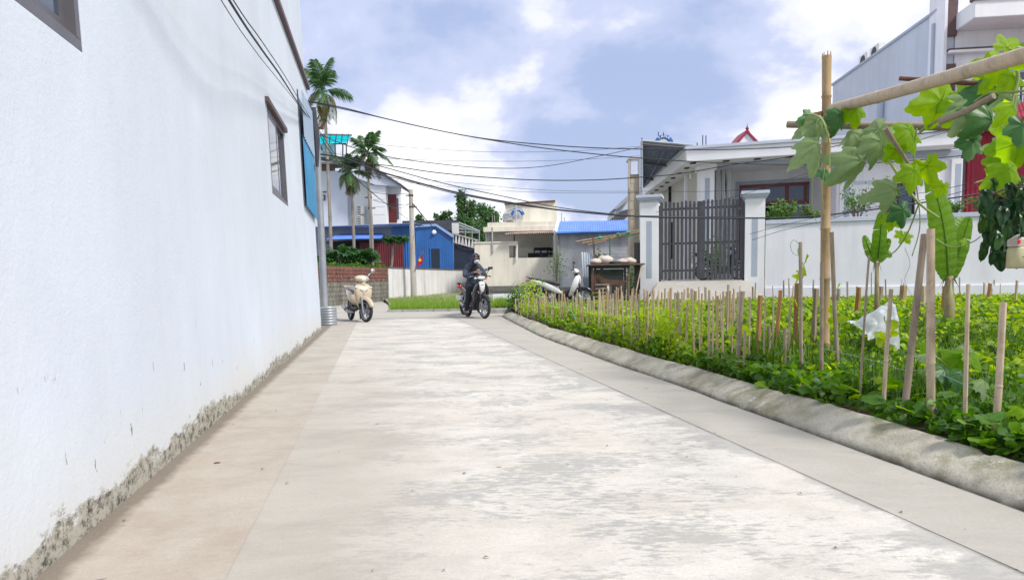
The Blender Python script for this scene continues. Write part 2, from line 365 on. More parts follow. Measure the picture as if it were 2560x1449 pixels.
    c = mixc(t, mth(t, 'MULTIPLY', ramp(t, grit, (.35, 1.0), (.5, 0.0)), .16), c, (.12, .11, .10))
    c = mixc(t, ramp(t, tex(t, 9, 2, .5, g), (.74, 0.0), (.76, .7)), c, (.1, .09, .08))
    l(c, p.inputs['Base Color']); p.inputs['Roughness'].default_value = .9; p.inputs['Specular IOR Level'].default_value = .2
    bump(t, p, mth(t, 'ADD', st, mth(t, 'MULTIPLY', grit, .35)), .5, .006); return m
M['slab'] = roadmat('worn_concrete_slab', 0, 'slab'); M['gutl'] = roadmat('soiled_concrete', 0, 'left'); M['gutr'] = roadmat('gutter_concrete', 0, 'right')
M['joint'] = mat('joint_dirt', (.36, .33, .29), (.26, .24, .2), 6, .95)

def strip(name, xl, xr, ys, z, m, nx=6):
    vs = []; fs = []
    for y in ys:
        for i in range(nx+1):
            k = i/nx; x = xl(y)*(1-k) + xr(y)*k
            zz = z + .004 * noise.noise(Vector((x*1.3, y*1.3, 3)))*(0 < i < nx)
            vs.append((x, y, zz))
    for j in range(len(ys)-1):
        for i in range(nx): q = j*(nx+1)+i; fs.append((q, q+1, q+nx+2, q+nx+1))
    b = MB(); b.add(vs, fs); o = b.build(name, m, smooth=True, fix=False); T(o, kind='structure'); return o
b = MB(); b.add([(-400, -120, -.05), (400, -120, -.05), (400, 700, -.05), (-400, 700, -.05)], [(0,1,2,3)]); T(b.build('ground', M['ground'], fix=False), kind='structure')
# kerb foot and back edge, photo pixels put on the ground
BOT = [(1252,790),(1350,841),(1451,878),(1577,925),(1690,959),(1771,994),(1960,1058),(2107,1112),(2187,1145),(2380,1212),(2560,1280)]
TOP = [(1280,785),(1420,824),(1572,872),(1769,929),(1960,979),(2149,1028),(2339,1085),(2560,1146)]
bw = sorted([(gz(*q, 0).y, gz(*q, 0).x) for q in BOT]); tw = sorted([(gz(*q, .14).y, gz(*q, .14).x) for q in TOP])
def interp(tab, y):
    if y <= tab[0][0]: a, c = tab[0], tab[2]
    elif y >= tab[-1][0]: a, c = tab[-3], tab[-1]
    else:
        for a, c in zip(tab, tab[1:]):
            if a[0] <= y <= c[0]: break
    return a[1] + (c[1]-a[1]) * (y-a[0])/(c[0]-a[0])
KX = lambda y: (interp(bw, y-.5) + interp(bw, y) + interp(bw, y+.5))/3
ys = [-4 + i*.5 for i in range(46)]
strip('road_base', lambda y: -40, lambda y: 40, [-6, 24.5], -.005, M['joint'], 2)
strip('road', lambda y: JL(y)-.001 + .003*noise.noise(Vector((0, y*3, 0))), lambda y: JR(y) + .003*noise.noise(Vector((5, y*2, 0))), [-4 + i*.12 for i in range(184)], 0, M['slab'])
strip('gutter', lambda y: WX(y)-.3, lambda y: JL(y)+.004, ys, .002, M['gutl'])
strip('gutter', lambda y: JR(y)-.004, lambda y: KX(y)+.05, ys, .002, M['gutr'])
b = MB(); b.add([(-40, 18.55, 0), (1.5, 18.05, 0), (1.5, 21.9, 0), (-40, 23.5, 0)], [(0,1,2,3)]); T(b.build('cross_alley', M['gutr'], fix=False), kind='structure')
b = MB(); b.add([(-40, 23.3, .004), (-3.6, 21.95, .004), (-7.0, 36.5, .004), (-40, 36, .004)], [(0,1,2,3)]); T(b.build('pavement', M['gutr'], fix=False), kind='structure')
# raised verge with concrete edge
b = MB(); b.prism([Vector(q) for q in ((-3.9, 22.3, .05), (.4, 21.95, .05), (3.5, 21.95, .05), (4, 60, .3), (-12, 60, .3), (-5.4, 30, .08))], [Vector(q) for q in ((-3.9, 22.3, -.2), (.4, 21.95, -.2), (3.5, 21.95, -.2), (4, 60, -.2), (-12, 60, -.2), (-5.4, 30, -.2))])
T(b.build('verge', M['dirt']), kind='structure')
b = MB()
for i in range(9):
    x0 = -4.0 + i*.5; b.box((x0+.245, 22.0 - i*.03, .03), (.485, .12, .09))
T(b.build('verge_edge', M['concrete'], bevel=.01), kind='structure')

# kerb : swept lumpy profile, cast in short lengths with open joints
def kerbmat():
    m, t, p, l = newmat('kerb_concrete'); g = N(t, 'ShaderNodeNewGeometry').outputs['Position']; sp = N(t, 'ShaderNodeSeparateXYZ'); l(g, sp.inputs[0])
    c = mixc(t, ramp(t, tex(t, 2.2, 7, .65, g), (.38, 0.0), (.62, 1.0)), (.52, .49, .415), (.36, .335, .265))
    c = mixc(t, ramp(t, tex(t, 5.5, 6, .7, g), (.52, 0.0), (.70, .55)), c, (.20, .185, .145))
    c = mixc(t, mth(t, 'MULTIPLY', ramp(t, tex(t, 3.1, 5, .6, g, (1, 1, 1.7)), (.55, 0.0), (.66, 1.0)), .5), c, (.16, .17, .07))
    c = mixc(t, mth(t, 'MULTIPLY', ramp(t, tex(t, 4.3, 6, .7, g), (.60, 0.0), (.66, 1.0)), .8), c, (.60, .60, .57))
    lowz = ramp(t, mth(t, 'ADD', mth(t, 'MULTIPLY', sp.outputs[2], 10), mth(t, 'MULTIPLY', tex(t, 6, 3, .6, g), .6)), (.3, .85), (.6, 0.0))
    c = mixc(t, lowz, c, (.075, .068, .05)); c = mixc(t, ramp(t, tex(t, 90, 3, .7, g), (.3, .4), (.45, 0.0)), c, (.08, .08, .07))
    l(c, p.inputs['Base Color']); p.inputs['Roughness'].default_value = .95; p.inputs['Specular IOR Level'].default_value = .2
    bump(t, p, mth(t, 'ADD', tex(t, 9, 8, .7, g), mth(t, 'MULTIPLY', tex(t, 70, 3, .7, g), .2)), .9, .02); return m
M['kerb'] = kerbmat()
prof = [(0, -.03), (.0, .012), (.012, .036), (.035, .056), (.07, .074), (.115, .095), (.165, .118), (.215, .137), (.245, .143), (.264, .128), (.27, .0)]
vs = []; Ys = [-3 + i*.03 for i in range(706)]; nP = len(prof)
TX = lambda y: interp(tw, y)
joints = [18.0, 17.1, 16.2, 15.3, 14.6, 13.7, 12.9, 12.1, 11.4, 10.6, 9.9, 9.1, 8.3, 6.6, 5.0, 3.35, 1.7, 0]
for y in Ys:
    yy = min(y, 18.1); x0 = KX(yy) + .012*noise.noise(Vector((0, y*1.5, 9))); wd = .235 + .02*noise.noise(Vector((2, y*.9, 1)))
    endk = 1.0 if y <= 17.7 else max(.02, math.sqrt(max(0, 1 - ((y-17.7)/.42)**2)))
    for i, (a, h) in enumerate(prof):
        dpt = sum(.022*math.exp(-((y + a*1.1 + .05*noise.noise(Vector((a*4, j, 0))) - j)/.028)**2) for j in joints if abs(y-j) < .5)
        nz = noise.noise(Vector((a*7, y*1.6, 4)))*.009 + noise.noise(Vector((a*22, y*9, 8)))*.004
        k = 1 + .12*noise.noise(Vector((7, y*.8, 2)))
        h2 = (h*k + (nz - dpt)*(1 if 0 < i < nP-1 else 0))*(endk if h > 0 else 1)
        vs.append((x0 + a/.27*wd*(1) + nz*.6, y + a*.15, h2))
fs = [(j*nP+i, j*nP+i+1, (j+1)*nP+i+1, (j+1)*nP+i) for j in range(len(Ys)-1) for i in range(nP-1)]
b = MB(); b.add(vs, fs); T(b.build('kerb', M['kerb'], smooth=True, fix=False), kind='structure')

# garden soil, rising towards the back
SZ = lambda x, y: .10 + max(0, min(1, (y-12)/6))*.14 + .03*noise.noise(Vector((x*.7, y*.7, 0)))
vs = []; NX = 60; NY = 100
for j in range(NY+1):
    y = -2 + 23.5*j/NY
    for i in range(NX+1):
        k = (i/NX)**1.4; x0 = KX(min(y, 18.3)) + .23; x = x0 + (22-x0)*k
        vs.append((x, y, SZ(x, y) + (.015*noise.noise(Vector((x*9, y*9, 2))))))
b = MB(); b.add(vs, [(j*(NX+1)+i, j*(NX+1)+i+1, (j+1)*(NX+1)+i+1, (j+1)*(NX+1)+i) for j in range(NY) for i in range(NX)])
T(b.build('garden_soil', M['soil'], smooth=True, fix=False), kind='structure')

# ================================================================== LONG WHITE WALL BUILDING (near, along the alley)
def wallmat():
    m, t, p, l = newmat('rendered_white_wall'); g = N(t, 'ShaderNodeNewGeometry').outputs['Position']; sp = N(t, 'ShaderNodeSeparateXYZ'); l(g, sp.inputs[0]); z = sp.outputs[2]
    c = mixc(t, ramp(t, tex(t, .7, 5, .6, g, (1, 1, .5)), (.4, 0.0), (.62, 1.0)), (.63, .685, .77), (.58, .635, .72))
    c = mixc(t, ramp(t, tex(t, 1.6, 6, .65, g, (2, 2, .12)), (.5, 0.0), (.8, .12)), c, (.40, .42, .47))
    c = mixc(t, mth(t, 'MULTIPLY', ramp(t, tex(t, .33, 4, .6, g), (.5, 0.0), (.56, 1.0)), .10), c, (.50, .50, .50))
    c = mixc(t, ramp(t, mth(t, 'ADD', z, mth(t, 'MULTIPLY', tex(t, .9, 4, .6, g), .9)), (.45, .75), (1.15, 0.0)), c, (.63, .62, .575))
    n1_ = tex(t, .8, 4, .65, g); n2_ = tex(t, 6, 9, .78, g, (1, 1, 2.2))
    hgt = mth(t, 'ADD', mth(t, 'MULTIPLY', n1_, .38), mth(t, 'MULTIPLY', n2_, .36))
    mk = ramp(t, mth(t, 'SUBTRACT', mth(t, 'SUBTRACT', hgt, .262), z), (-.0, 0.0), (.03, 1.0))
    sp1 = ramp(t, tex(t, 17, 9, .82, g, (1, 1, 1.3)), (.40, 1.0), (.53, .05))
    grime = mixc(t, sp1, (.44, .42, .36), (.075, .07, .055))
    c = mixc(t, mk, c, grime)
    # splashes and drips
    vo = tex(t, 19, 3, .6, g, (1, 1, .38)); hi_ = ramp(t, z, (.2, 1.0), (.85, 0.0))
    c = mixc(t, mth(t, 'MULTIPLY', ramp(t, vo, (.69, 0.0), (.71, 1.0)), hi_), c, (.16, .155, .14))
    l(c, p.inputs['Base Color']); p.inputs['Roughness'].default_value = .85; p.inputs['Specular IOR Level'].default_value = .25
    bump(t, p, mth(t, 'ADD', mth(t, 'ADD', tex(t, 2.2, 5, .6, g, (1, 1, .5)), mth(t, 'MULTIPLY', tex(t, 60, 3, .6, g), .18)), mth(t, 'MULTIPLY', tex(t, 14, 4, .6, g), .2)), .42, .02); return m
M['wall'] = wallmat()
WP = PL((WX(2.15), 2.15), (-.194, 1), shear=.02)
if WP.n.x > 0: WP.n = -WP.n
WP.dep = WP.n
lb = E('building', (WX(8), 8, 0), 0, 'long white rendered house wall running along the left side of the alley', 'building')
inv = Matrix.Translation((-WX(8), -8, 0))
u_c, _ = WP.uz(803, 812); _, z_led = WP.uz(756, 195)
w2a = WP.uz(681, 483); w2b = WP.uz(721, 517); w2t = WP.uz(664, 258); w2s = WP.uz(713, 336)
U0, U1 = w2a[0], w2b[0]; Z0 = (w2a[1]+w2b[1])/2; Z1 = (w2t[1]+w2s[1])/2
w1 = WP.uz(208, 134); V1 = w1[0]; V0 = V1-1.35; Y0 = w1[1]; Y1 = Y0+1.25
b = MB(); WP.wall(b, -6.5, u_c, -.3, z_led, [(U0, U1, Z0, Z1), (V0, V1, Y0, Y1)], 0, .22)
WP.boxuz(b, -6.5, u_c-.0, z_led+.10, 8.2, .03, .22)
WP.boxuz(b, u_c-.22, u_c, -.3, 8.2, .25, 7); WP.boxuz(b, -6.5, -6.28, -.3, 8.2, .25, 7); WP.boxuz(b, -6.5, u_c, 8.2, 8.4, -.15, 7.4)
b.build('wall', M['wall'], lb, xf=inv)
b = MB(); WP.boxuz(b, -6.5, u_c+.03, z_led, z_led+.10, -.06, .35); b.build('ledge', M['brownpaint'], lb, xf=inv, bevel=.01)
b = MB(); WP.boxuz(b, -6.3, u_c-.25, -.25, 8.1, 1.2, .05); b.build('partition', M['darkin'], lb, xf=inv)
def window(pl, u0, u1, z0, z1, lint, parent, xf, d=.05, open_=.0):
    b = MB(); f = .05
    pl.boxuz(b, u0, u1, z0, z0+f, .002, .1); pl.boxuz(b, u0, u1, z1-f, z1, .002, .1); pl.boxuz(b, u0, u0+f, z0+f, z1-f, .002, .1); pl.boxuz(b, u1-f, u1, z0+f, z1-f, .002, .1)
    fr = b.build('window', M['winframe'], parent, xf=xf, bevel=.004)
    um = (u0+u1)/2
    for a, c, o in ((u0+f, um+.03, .005), (um-.03, u1-f, .038)):
        b = MB(); s = .055
        pl.boxuz(b, a, c, z0+f, z0+f+s, o, .03); pl.boxuz(b, a, c, z1-f-s, z1-f, o, .03); pl.boxuz(b, a, a+s, z0+f+s, z1-f-s, o, .03); pl.boxuz(b, c-s, c, z0+f+s, z1-f-s, o, .03)
        b.build('sash', M['winframe'], fr, bevel=.003, xf=xf)
        b = MB(); pl.boxuz(b, a+s, c-s, z0+f+s, z1-f-s, o+.003, .006); b.build('pane', M['glass'], fr, xf=xf)
    if lint: b = MB(); pl.boxuz(b, u0-.12, u1+.1, z1, z1+.07, -.045, .12); b.build('lintel', M['brownpaint'], parent, xf=xf, bevel=.006)
window(WP, U0, U1, Z0, Z1, True, lb, inv); window(WP, V0, V1, Y0, Y1, True, lb, inv)
# blue sheets on the corner of the wall
ub0 = WP.uz(742, 222)[0]; ub0 = min(ub0, WP.uz(760, 515)[0]); zt0 = WP.uz(741, 222)[1]; zb0 = WP.uz(761, 515)[1]; zb1 = WP.uz(782, 545)[1]; zt1 = WP.uz(758, 250)[1]
ub1 = u_c + .02; zmid = zb0 + (zt0-zb0)*.62
def wp(u, z, o): return WP.P(u, z, o)
b = MB(); b.corr(wp(ub0, zb0, -.05), wp(ub1, zb1, -.05), wp(ub1, zmid, -.05), wp(ub0, zmid, -.05), 9, .016); b.build('blue_sheet', M['brightblue'], lb, smooth=True, fix=False, xf=inv)
b = MB(); b.corr(wp(ub0, zmid-.05, -.075), wp(ub1, zmid-.05, -.075), wp(ub1, zt1, -.075), wp(ub0, zt0, -.075), 9, .016); b.build('pale_sheet', M['palesheet'], lb, smooth=True, fix=False, xf=inv)
b = MB(); WP.boxuz(b, ub0-.03, ub0, zb0, zt0, -.02, .02); b.build('sheet_edge', M['darkroof'], lb, xf=inv); b = MB(); b.tube([wp(ub1, zt1+.1, -.1), wp(ub1+.1, zt1-.5, -.12), wp(ub1+.12, zmid-.2, -.1)], [.05, .07, .03]); b.build('rolled_awning', M['darkroof'], lb, xf=inv)

# street pole on its ribbed drum
pb = gz(824, 812); po = E('steel_pole', (pb.x, pb.y, 0), 0, 'grey round steel street pole standing in a ribbed drum by the white wall corner', 'pole')
ix = Matrix.Translation((-pb.x, -pb.y, 0))
tp = at(791, 322, pb.y); bs_ = at(812, 770, pb.y)
b = MB(); b.tube([bs_ - Vector((0, 0, .3)), bs_, tp], [.085, .082, .07], 16); b.build('shaft', M['steel'], po, smooth='angle', xf=ix)
b = MB(); b.box(tp + Vector((.05, 0, .02)), (.22, .08, .05)); b.tube([tp + Vector((.1, 0, .03)), tp + Vector((.16, 0, .09))], .03, 8); b.build('bracket', M['rust'], po, xf=ix)
dr = MB(); pr = []; H = .43
for i in range(40):
    h = i/39*H; r = .185 + .012*math.sin(h/H*math.pi*7)**2 - (.02 if h > H-.03 else 0); pr.append((r, h))
pr.append((.1, H)); pr.append((.0, H-.01)); dr.lathe(pr, (0, 0, 0), n=32)
d_ = E('concrete_drum', (pb.x-.02, pb.y, 0), 0, 'squat grey ribbed drum holding the foot of the steel pole', 'drum'); dr.build('drum', M['steel'], d_, smooth='angle')
for q in range(5): pass
# ================================================================== GARDEN WALL, GATE, YARD HOUSE (right side)
FR = PL((0, 20.6 + .30*0), (1, -.16))           # helper direction of the yard frontage
gA = at(1622, 700, 20.0); FD = Vector((1, -.30, 0)).normalized()
G = PL(gA, FD)                                   # plane of gate and garden wall
ZY = .72                                          # level of the yard
def pillar(x0, x1, ytop, ybot, label):
    u0, _ = G.uz(x0, 600); u1, _ = G.uz(x1, 600); zt = G.uz((x0+x1)/2, ytop)[1]
    c = G.P((u0+u1)/2, 0, .25); r = E('gate_pillar', (c.x, c.y, 0), 0, label, 'gate pillar', 'gate pillars'); X = Matrix.Translation((-c.x, -c.y, 0))
    b = MB(); G.boxuz(b, u0, u1, -.1, zt-.20, 0, u1-u0); b.build('shaft', M['white_trim'], r, xf=X, bevel=.008)
    b = MB(); w_ = u1-u0
    for k, (e_, z0, z1) in enumerate(((.03, zt-.20, zt-.15), (.07, zt-.15, zt-.09), (.11, zt-.09, zt))): G.boxuz(b, u0-e_, u1+e_, z0, z1, -e_, w_+2*e_)
    b.build('cap', M['bluegrey'] if 0 else M['palegrey'], r, xf=X, bevel=.006)
    um = (u0+u1)/2; b = MB(); G.boxuz(b, um-.075, um+.075, .95, zt-.75, -.006, .004); b.build('inset_panel', M['bluegrey'], r, xf=X)
    b = MB(); G.boxuz(b, u0-.006, u0-.002, .95, zt-.75, w_*.35, w_*.3); b.build('inset_panel', M['bluegrey'], r, xf=X)
    return u0, u1, zt
pa0, pa1, za = pillar(1600, 1646, 487, 735, 'white gate pillar with pale cap at the end nearest the dog cage')
pb0, pb1, zb_ = pillar(1862, 1912, 477, 735, 'white gate pillar with pale cap between the gate and the garden wall')
# slatted gate
g0, zg0 = G.uz(1650, 700); g1, _ = G.uz(1853, 696); zgt = G.uz(1750, 500)[1]; g0 = pa1+.03; g1 = pb0-.03
c = G.P((g0+g1)/2, 0, .1); gt = E('gate', (c.x, c.y, 0), 0, 'dark grey double-leaf gate of upright metal slats between two white pillars', 'gate'); X = Matrix.Translation((-c.x, -c.y, 0))
zgb = G.uz(1750, 697)[1]
gm = (g0+g1)/2 + .0
for (a, z_, s_) in ((g0, gm-.02, 1), (gm+.02, g1, -1)):
    for zz in (zgb+.22, (zgb*.55+zgt*.45), zgt-.24):
        b = MB(); G.boxuz(b, a, z_, zz, zz+.06, .125, .04); b.build('rail', M['gate'], gt, xf=X, bevel=.004)
    n = 10; st = (z_-a)/n
    for i in range(n):
        uu = a + (i+.5)*st; wd = .036; hh = zgt + .02*math.sin(i*1.3)
        b = MB(); pts = [(uu-wd, zgb), (uu+wd, zgb), (uu+wd, hh-.03), (uu+wd*.5, hh), (uu-wd*.5, hh), (uu-wd, hh-.03)]
        b.prism([G.P(u, z, .10) for u, z in pts], [G.P(u, z, .123) for u, z in pts]); b.build('slat', M['gate'], gt, xf=X)
b = MB(); G.boxuz(b, gm-.05, gm+.05, zgb, zgt-.02, .09, .06); b.build('centre_post', M['gate'], gt, xf=X, bevel=.004)
b = MB(); G.boxuz(b, g0-.03, g0+.03, zgb-.25, zgt-.1, .1, .06); b.build('hinge_post', M['gate'], gt, xf=X, bevel=.004)
b = MB(); G.boxuz(b, g1-.03, g1+.03, zgb-.2, zgt-.1, .1, .06); b.build('hinge_post', M['gate'], gt, xf=X, bevel=.004)
# ramp and yard
b = MB(); q = [G.P(pa1, 0, 0), G.P(pb0+.1, 0, 0)]; f0 = [G.P(pa1-.2, 0, -1.9), G.P(pb0+.6, 0, -1.9)]
zr = zgb - .06
b.add([(f0[0].x, f0[0].y, .22), (f0[1].x, f0[1].y, .22), (q[1].x, q[1].y, zr), (q[0].x, q[0].y, zr), (f0[0].x, f0[0].y, -.1), (f0[1].x, f0[1].y, -.1), (q[1].x, q[1].y, -.1), (q[0].x, q[0].y, -.1)], [(0,1,2,3), (4,5,1,0), (5,6,2,1), (7,4,0,3)])
T(b.build('ramp', M['gutr']), kind='structure')
b = MB(); y0 = G.P(pa0, 0, .02); y1 = G.P(16, 0, .3); b.prism([Vector((y0.x, y0.y, zr)), Vector((y1.x, y1.y, zr)), Vector((y1.x+6, 60, zr)), Vector((y0.x+2, 60, zr))], [Vector((y0.x, y0.y, -.2)), Vector((y1.x, y1.y, -.2)), Vector((y1.x+6, 60, -.2)), Vector((y0.x+2, 60, -.2))])
T(b.build('yard_pavement', M['gutr']), kind='structure')
# garden wall
w0 = pb1 + .02; zw = G.uz(2200, 539)[1]; u_end = G.uz(2620, 540)[0] + 3
c = G.P(w0+3, 0, .1); gw = E('garden_wall', (c.x, c.y, 0), 0, 'long smooth white garden wall with a pale grey coping behind the bean plot', 'wall'); X = Matrix.Translation((-c.x, -c.y, 0))
b = MB(); G.boxuz(b, w0, u_end, -.1, zw-.12, .04, .12); b.build('wall_face', M['white'], gw, xf=X)
b = MB(); G.boxuz(b, w0, u_end, zw-.12, zw, .0, .2); b.build('coping', M['palegrey'], gw, xf=X, bevel=.01)
b = MB(); G.boxuz(b, w0, u_end, -.1, .62, .0, .038); b.build('plinth', M['white'], gw, xf=X)

# ---- low white house behind the gate
H1 = PL(at(1735, 700, 22.3), FD)                  # front fascia plane
H1.dep = Vector((.035, 1, 0))
hu0, hz1 = H1.uz(1716, 372); _, hz0 = H1.uz(1735, 399); hu1 = H1.uz(2428, 340)[0]
hz1 = (hz1 + H1.uz(2000, 357)[1])/2; hz0 = hz1 - .38
c = H1.P(4, 0, 3); yh = E('house', (c.x, c.y, 0), 0, 'low white single-storey house with wide eaves and red wooden doors behind the slatted gate', 'house'); X = Matrix.Translation((-c.x, -c.y, 0))
b = MB(); H1.boxuz(b, hu0, hu1, hz0, hz1, 0, 9.6); b.build('roof_slab', M['white_trim'], yh, xf=X, bevel=.01)
b = MB(); H1.boxuz(b, hu0-.05, hu1+.05, hz1, hz1+.1, -.06, 9.8); b.build('roof_edge', M['palegrey'], yh, xf=X, bevel=.01)
for px in (1738, 1822, 1901, 1981, 2062, 2143):
    u, _ = H1.uz(px, 392); b = MB(); H1.boxuz(b, u-.09, u+.09, hz0-.03, hz0-.002, .22, .16); b.build('eave_downlight', M['darkin'], yh, xf=X)  # downlights along the eave soffit, unlit and dark
for k in range(7):
    b = MB(); H1.boxuz(b, hu0+.22, hu0+.36, hz0-.03, hz0-.002, 1.2+k*1.15, .2); b.build('eave_downlight', M['darkin'], yh, xf=X)
b = MB(); H1.boxuz(b, hu0+.75, hu0+.85, hz0-.12, hz0-.002, .75, 8.5); H1.boxuz(b, hu0+.86, hu1-2, hz0-.12, hz0-.002, .75, .1); b.build('eave_moulding', M['bluegrey'], yh, xf=X)
fw = 3.1; us0 = H1.uz(1748, 500, .9)[0]
# side wall with a window, front wall with door hole
b = MB(); S = PL(H1.P(us0+.1, 0, .9), H1.dep); 
sw = [(1.6, 2.9, 1.7, 3.2), (4.6, 5.9, 1.7, 3.2)]
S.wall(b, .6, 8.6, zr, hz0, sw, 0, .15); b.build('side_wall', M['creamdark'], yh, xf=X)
for s_ in sw: b = MB(); S.boxuz(b, s_[0], s_[1], s_[2], s_[3], .1, .03); b.build('side_pane', M['glass'], yh, xf=X)
du0, dz1 = H1.uz(1848, 463, fw); du1 = H1.uz(2012, 470, fw)[0]; du2 = H1.uz(2046, 490, fw)[0]
b = MB(); fu1 = H1.uz(2130, 450, fw)[0]; H1.wall(b, us0, fu1, zr, hz0, [(du0-.0, du1+.45, zr+.02, dz1)], fw, .15); b.build('porch_wall', M['white'], yh, xf=X)
b = MB(); H1.boxuz(b, us0, fu1+6, zr, hz0, fw+3, .1); b.build('inner_wall', M['darkin'], yh, xf=X)
b = MB(); H1.boxuz(b, du0-.12, du0-.003, zr, dz1+.12, fw-.03, .1); H1.boxuz(b, du1+.453, du1+.57, zr, dz1+.12, fw-.03, .1); H1.boxuz(b, du0, du1+.45, dz1+.003, dz1+.12, fw-.03, .1); b.build('door_surround', M['bluegrey'], yh, xf=X)
dr_ = None; b = MB(); dw = du1+.45-du0; f_ = .11
cols = [0, .3, .62, .86, 1.0]
for k in cols: u = du0 + k*(dw-f_); H1.boxuz(b, u, u+f_, zr+.02, dz1-.002, fw+.02, .09)
for zz in (dz1-f_, dz1-.72, zr+.02): H1.boxuz(b, du0+.002, du0+dw-.002, zz, zz+f_-.004, fw+.025, .08)
dr_ = b.build('door', M['redwood'], yh, xf=X)
for k in range(4):
    a_ = du0 + cols[k]*(dw-f_)+f_; e_ = du0 + cols[k+1]*(dw-f_)
    b = MB(); H1.boxuz(b, a_, e_, dz1-.62, dz1-f_, fw+.06, .01); b.build('pane', M['tealglass'] if k == 3 else M['glass'], dr_, xf=X)
    if k != 1: b = MB(); H1.boxuz(b, a_, e_, zr+.1, dz1-.72, fw+.06, .01); b.build('pane', M['tealglass'] if k == 3 else M['glass'], dr_, xf=X)
b = MB(); zl = H1.uz(1900, 505, fw)[1]
H1.boxuz(b, du0-.12, du1+1.4, dz1-.85, dz1-.78, fw-.05, .03); b.build('moulding', M['bluegrey'], yh, xf=X)
def column(px0, px1, off, nm='porch_column'):
    u0 = H1.uz(px0, 500, off)[0]; u1 = H1.uz(px1, 500, off)[0]
    b = MB(); H1.boxuz(b, u0, u1, zr, hz0-.2, off, u1-u0); H1.boxuz(b, u0-.06, u1+.06, hz0-.2, hz0-.003, off-.06, u1-u0+.12); p_ = b.build(nm, M['white_trim'], yh, xf=X, bevel=.008)
    um = (u0+u1)/2; w_ = (u1-u0)*.17; b = MB(); H1.boxuz(b, um-w_, um+w_, zr+.7, hz0-.45, off-.006, .004); b.build('inset_panel', M['bluegrey'], p_, xf=X)
column(1750, 1786, .8); column(1731, 1747, 2.6)
# curtain
cu0 = H1.uz(1788, 500, 1.5)[0]; cu1 = H1.uz(1828, 500, 1.5)[0]; vs = []; n = 64
for j in range(13):
    z = hz0-.12 - (hz0-.12-(zr+.3))*j/12
    for i in range(n+1):
        k = i/n; u = cu0 + (cu1-cu0)*k*(1 - .35*(j/12)) ; vs.append(H1.P(u, z, 1.5 + .06*math.sin(k*2*math.pi*8)))
b = MB(); b.add(vs, [(j*(n+1)+i, j*(n+1)+i+1, (j+1)*(n+1)+i+1, (j+1)*(n+1)+i) for j in range(12) for i in range(n)])
def curtainmat():
    m, t, p, l = newmat('striped_curtain'); g = N(t, 'ShaderNodeNewGeometry').outputs['Position']; sp = N(t, 'ShaderNodeSeparateXYZ'); l(g, sp.inputs[0])
    s = mth(t, 'FRACT', mth(t, 'MULTIPLY', sp.outputs[0], 6.3)); c = mixc(t, ramp(t, s, (.12, 1.0), (.16, 0.0)), (.78, .80, .80), (.06, .08, .10)); l(c, p.inputs['Base Color']); p.inputs['Roughness'].default_value = .9; return m
b.build('curtain', curtainmat(), yh, smooth=True, fix=False, xf=X)
# right wing standing forward
ru0 = H1.uz(2092, 450, .9)[0]; ru1 = H1.uz(2400, 450, .9)[0]; wu0, wz1 = H1.uz(2205, 460, .9); wu1, _ = H1.uz(2290, 470, .9); wz0 = wz1 - 1.15
b = MB(); H1.wall(b, ru0, ru1, zr, hz0, [(wu0, wu1, wz0, wz1)], .9, .15); H1.boxuz(b, ru0, ru0+.15, zr, hz0-.01, 1.06, fw-1.1); H1.boxuz(b, ru1-.15, ru1, zr, hz0-.01, 1.06, 6); b.build('wing_wall', M['white'], yh, xf=X)
b = MB(); H1.boxuz(b, wu0, wu0+.05, wz0, wz1, .95, .05); H1.boxuz(b, wu1-.05, wu1, wz0, wz1, .95, .05); H1.boxuz(b, (wu0+wu1)/2-.03, (wu0+wu1)/2+.03, wz0, wz1, .95, .05); H1.boxuz(b, wu0+.05, wu1-.05, wz1-.05, wz1, .951, .05); b.build('window', M['black'], yh, xf=X)
b = MB(); H1.boxuz(b, wu0, wu1, wz0, wz1, 1.0, .02); b.build('window_pane', M['glass'], yh, xf=X)
b = MB(); z = H1.uz(2240, 452, .9)[1]; H1.boxuz(b, ru0+.5, ru1-.6, z-.05, z+.05, .87, .028); b.build('moulding', M['palegrey'], yh, xf=X)
b = MB(); z = H1.uz(2240, 392, .9)[1]; H1.boxuz(b, ru0, ru1+.05, z-.09, z+.09, .84, .058); b.build('moulding', M['bluegrey'], yh, xf=X)
for a_, c_ in ((2108, 2122), (2384, 2398)):
    ua = H1.uz(a_-10, 450, .9)[0]; ub = H1.uz(c_+4, 450, .9)[0]; b = MB(); H1.boxuz(b, ua, ub, zr, hz0-.3, .82, .078); b.build('pilaster', M['white_trim'], yh, xf=X, bevel=.006)
    ua = H1.uz(a_, 450, .9)[0]; ub = H1.uz(c_, 450, .9)[0]; b = MB(); H1.boxuz(b, ua, ub, zr+.5, hz0-.45, .814, .005); b.build('inset_panel', M['bluegrey'], yh, xf=X)
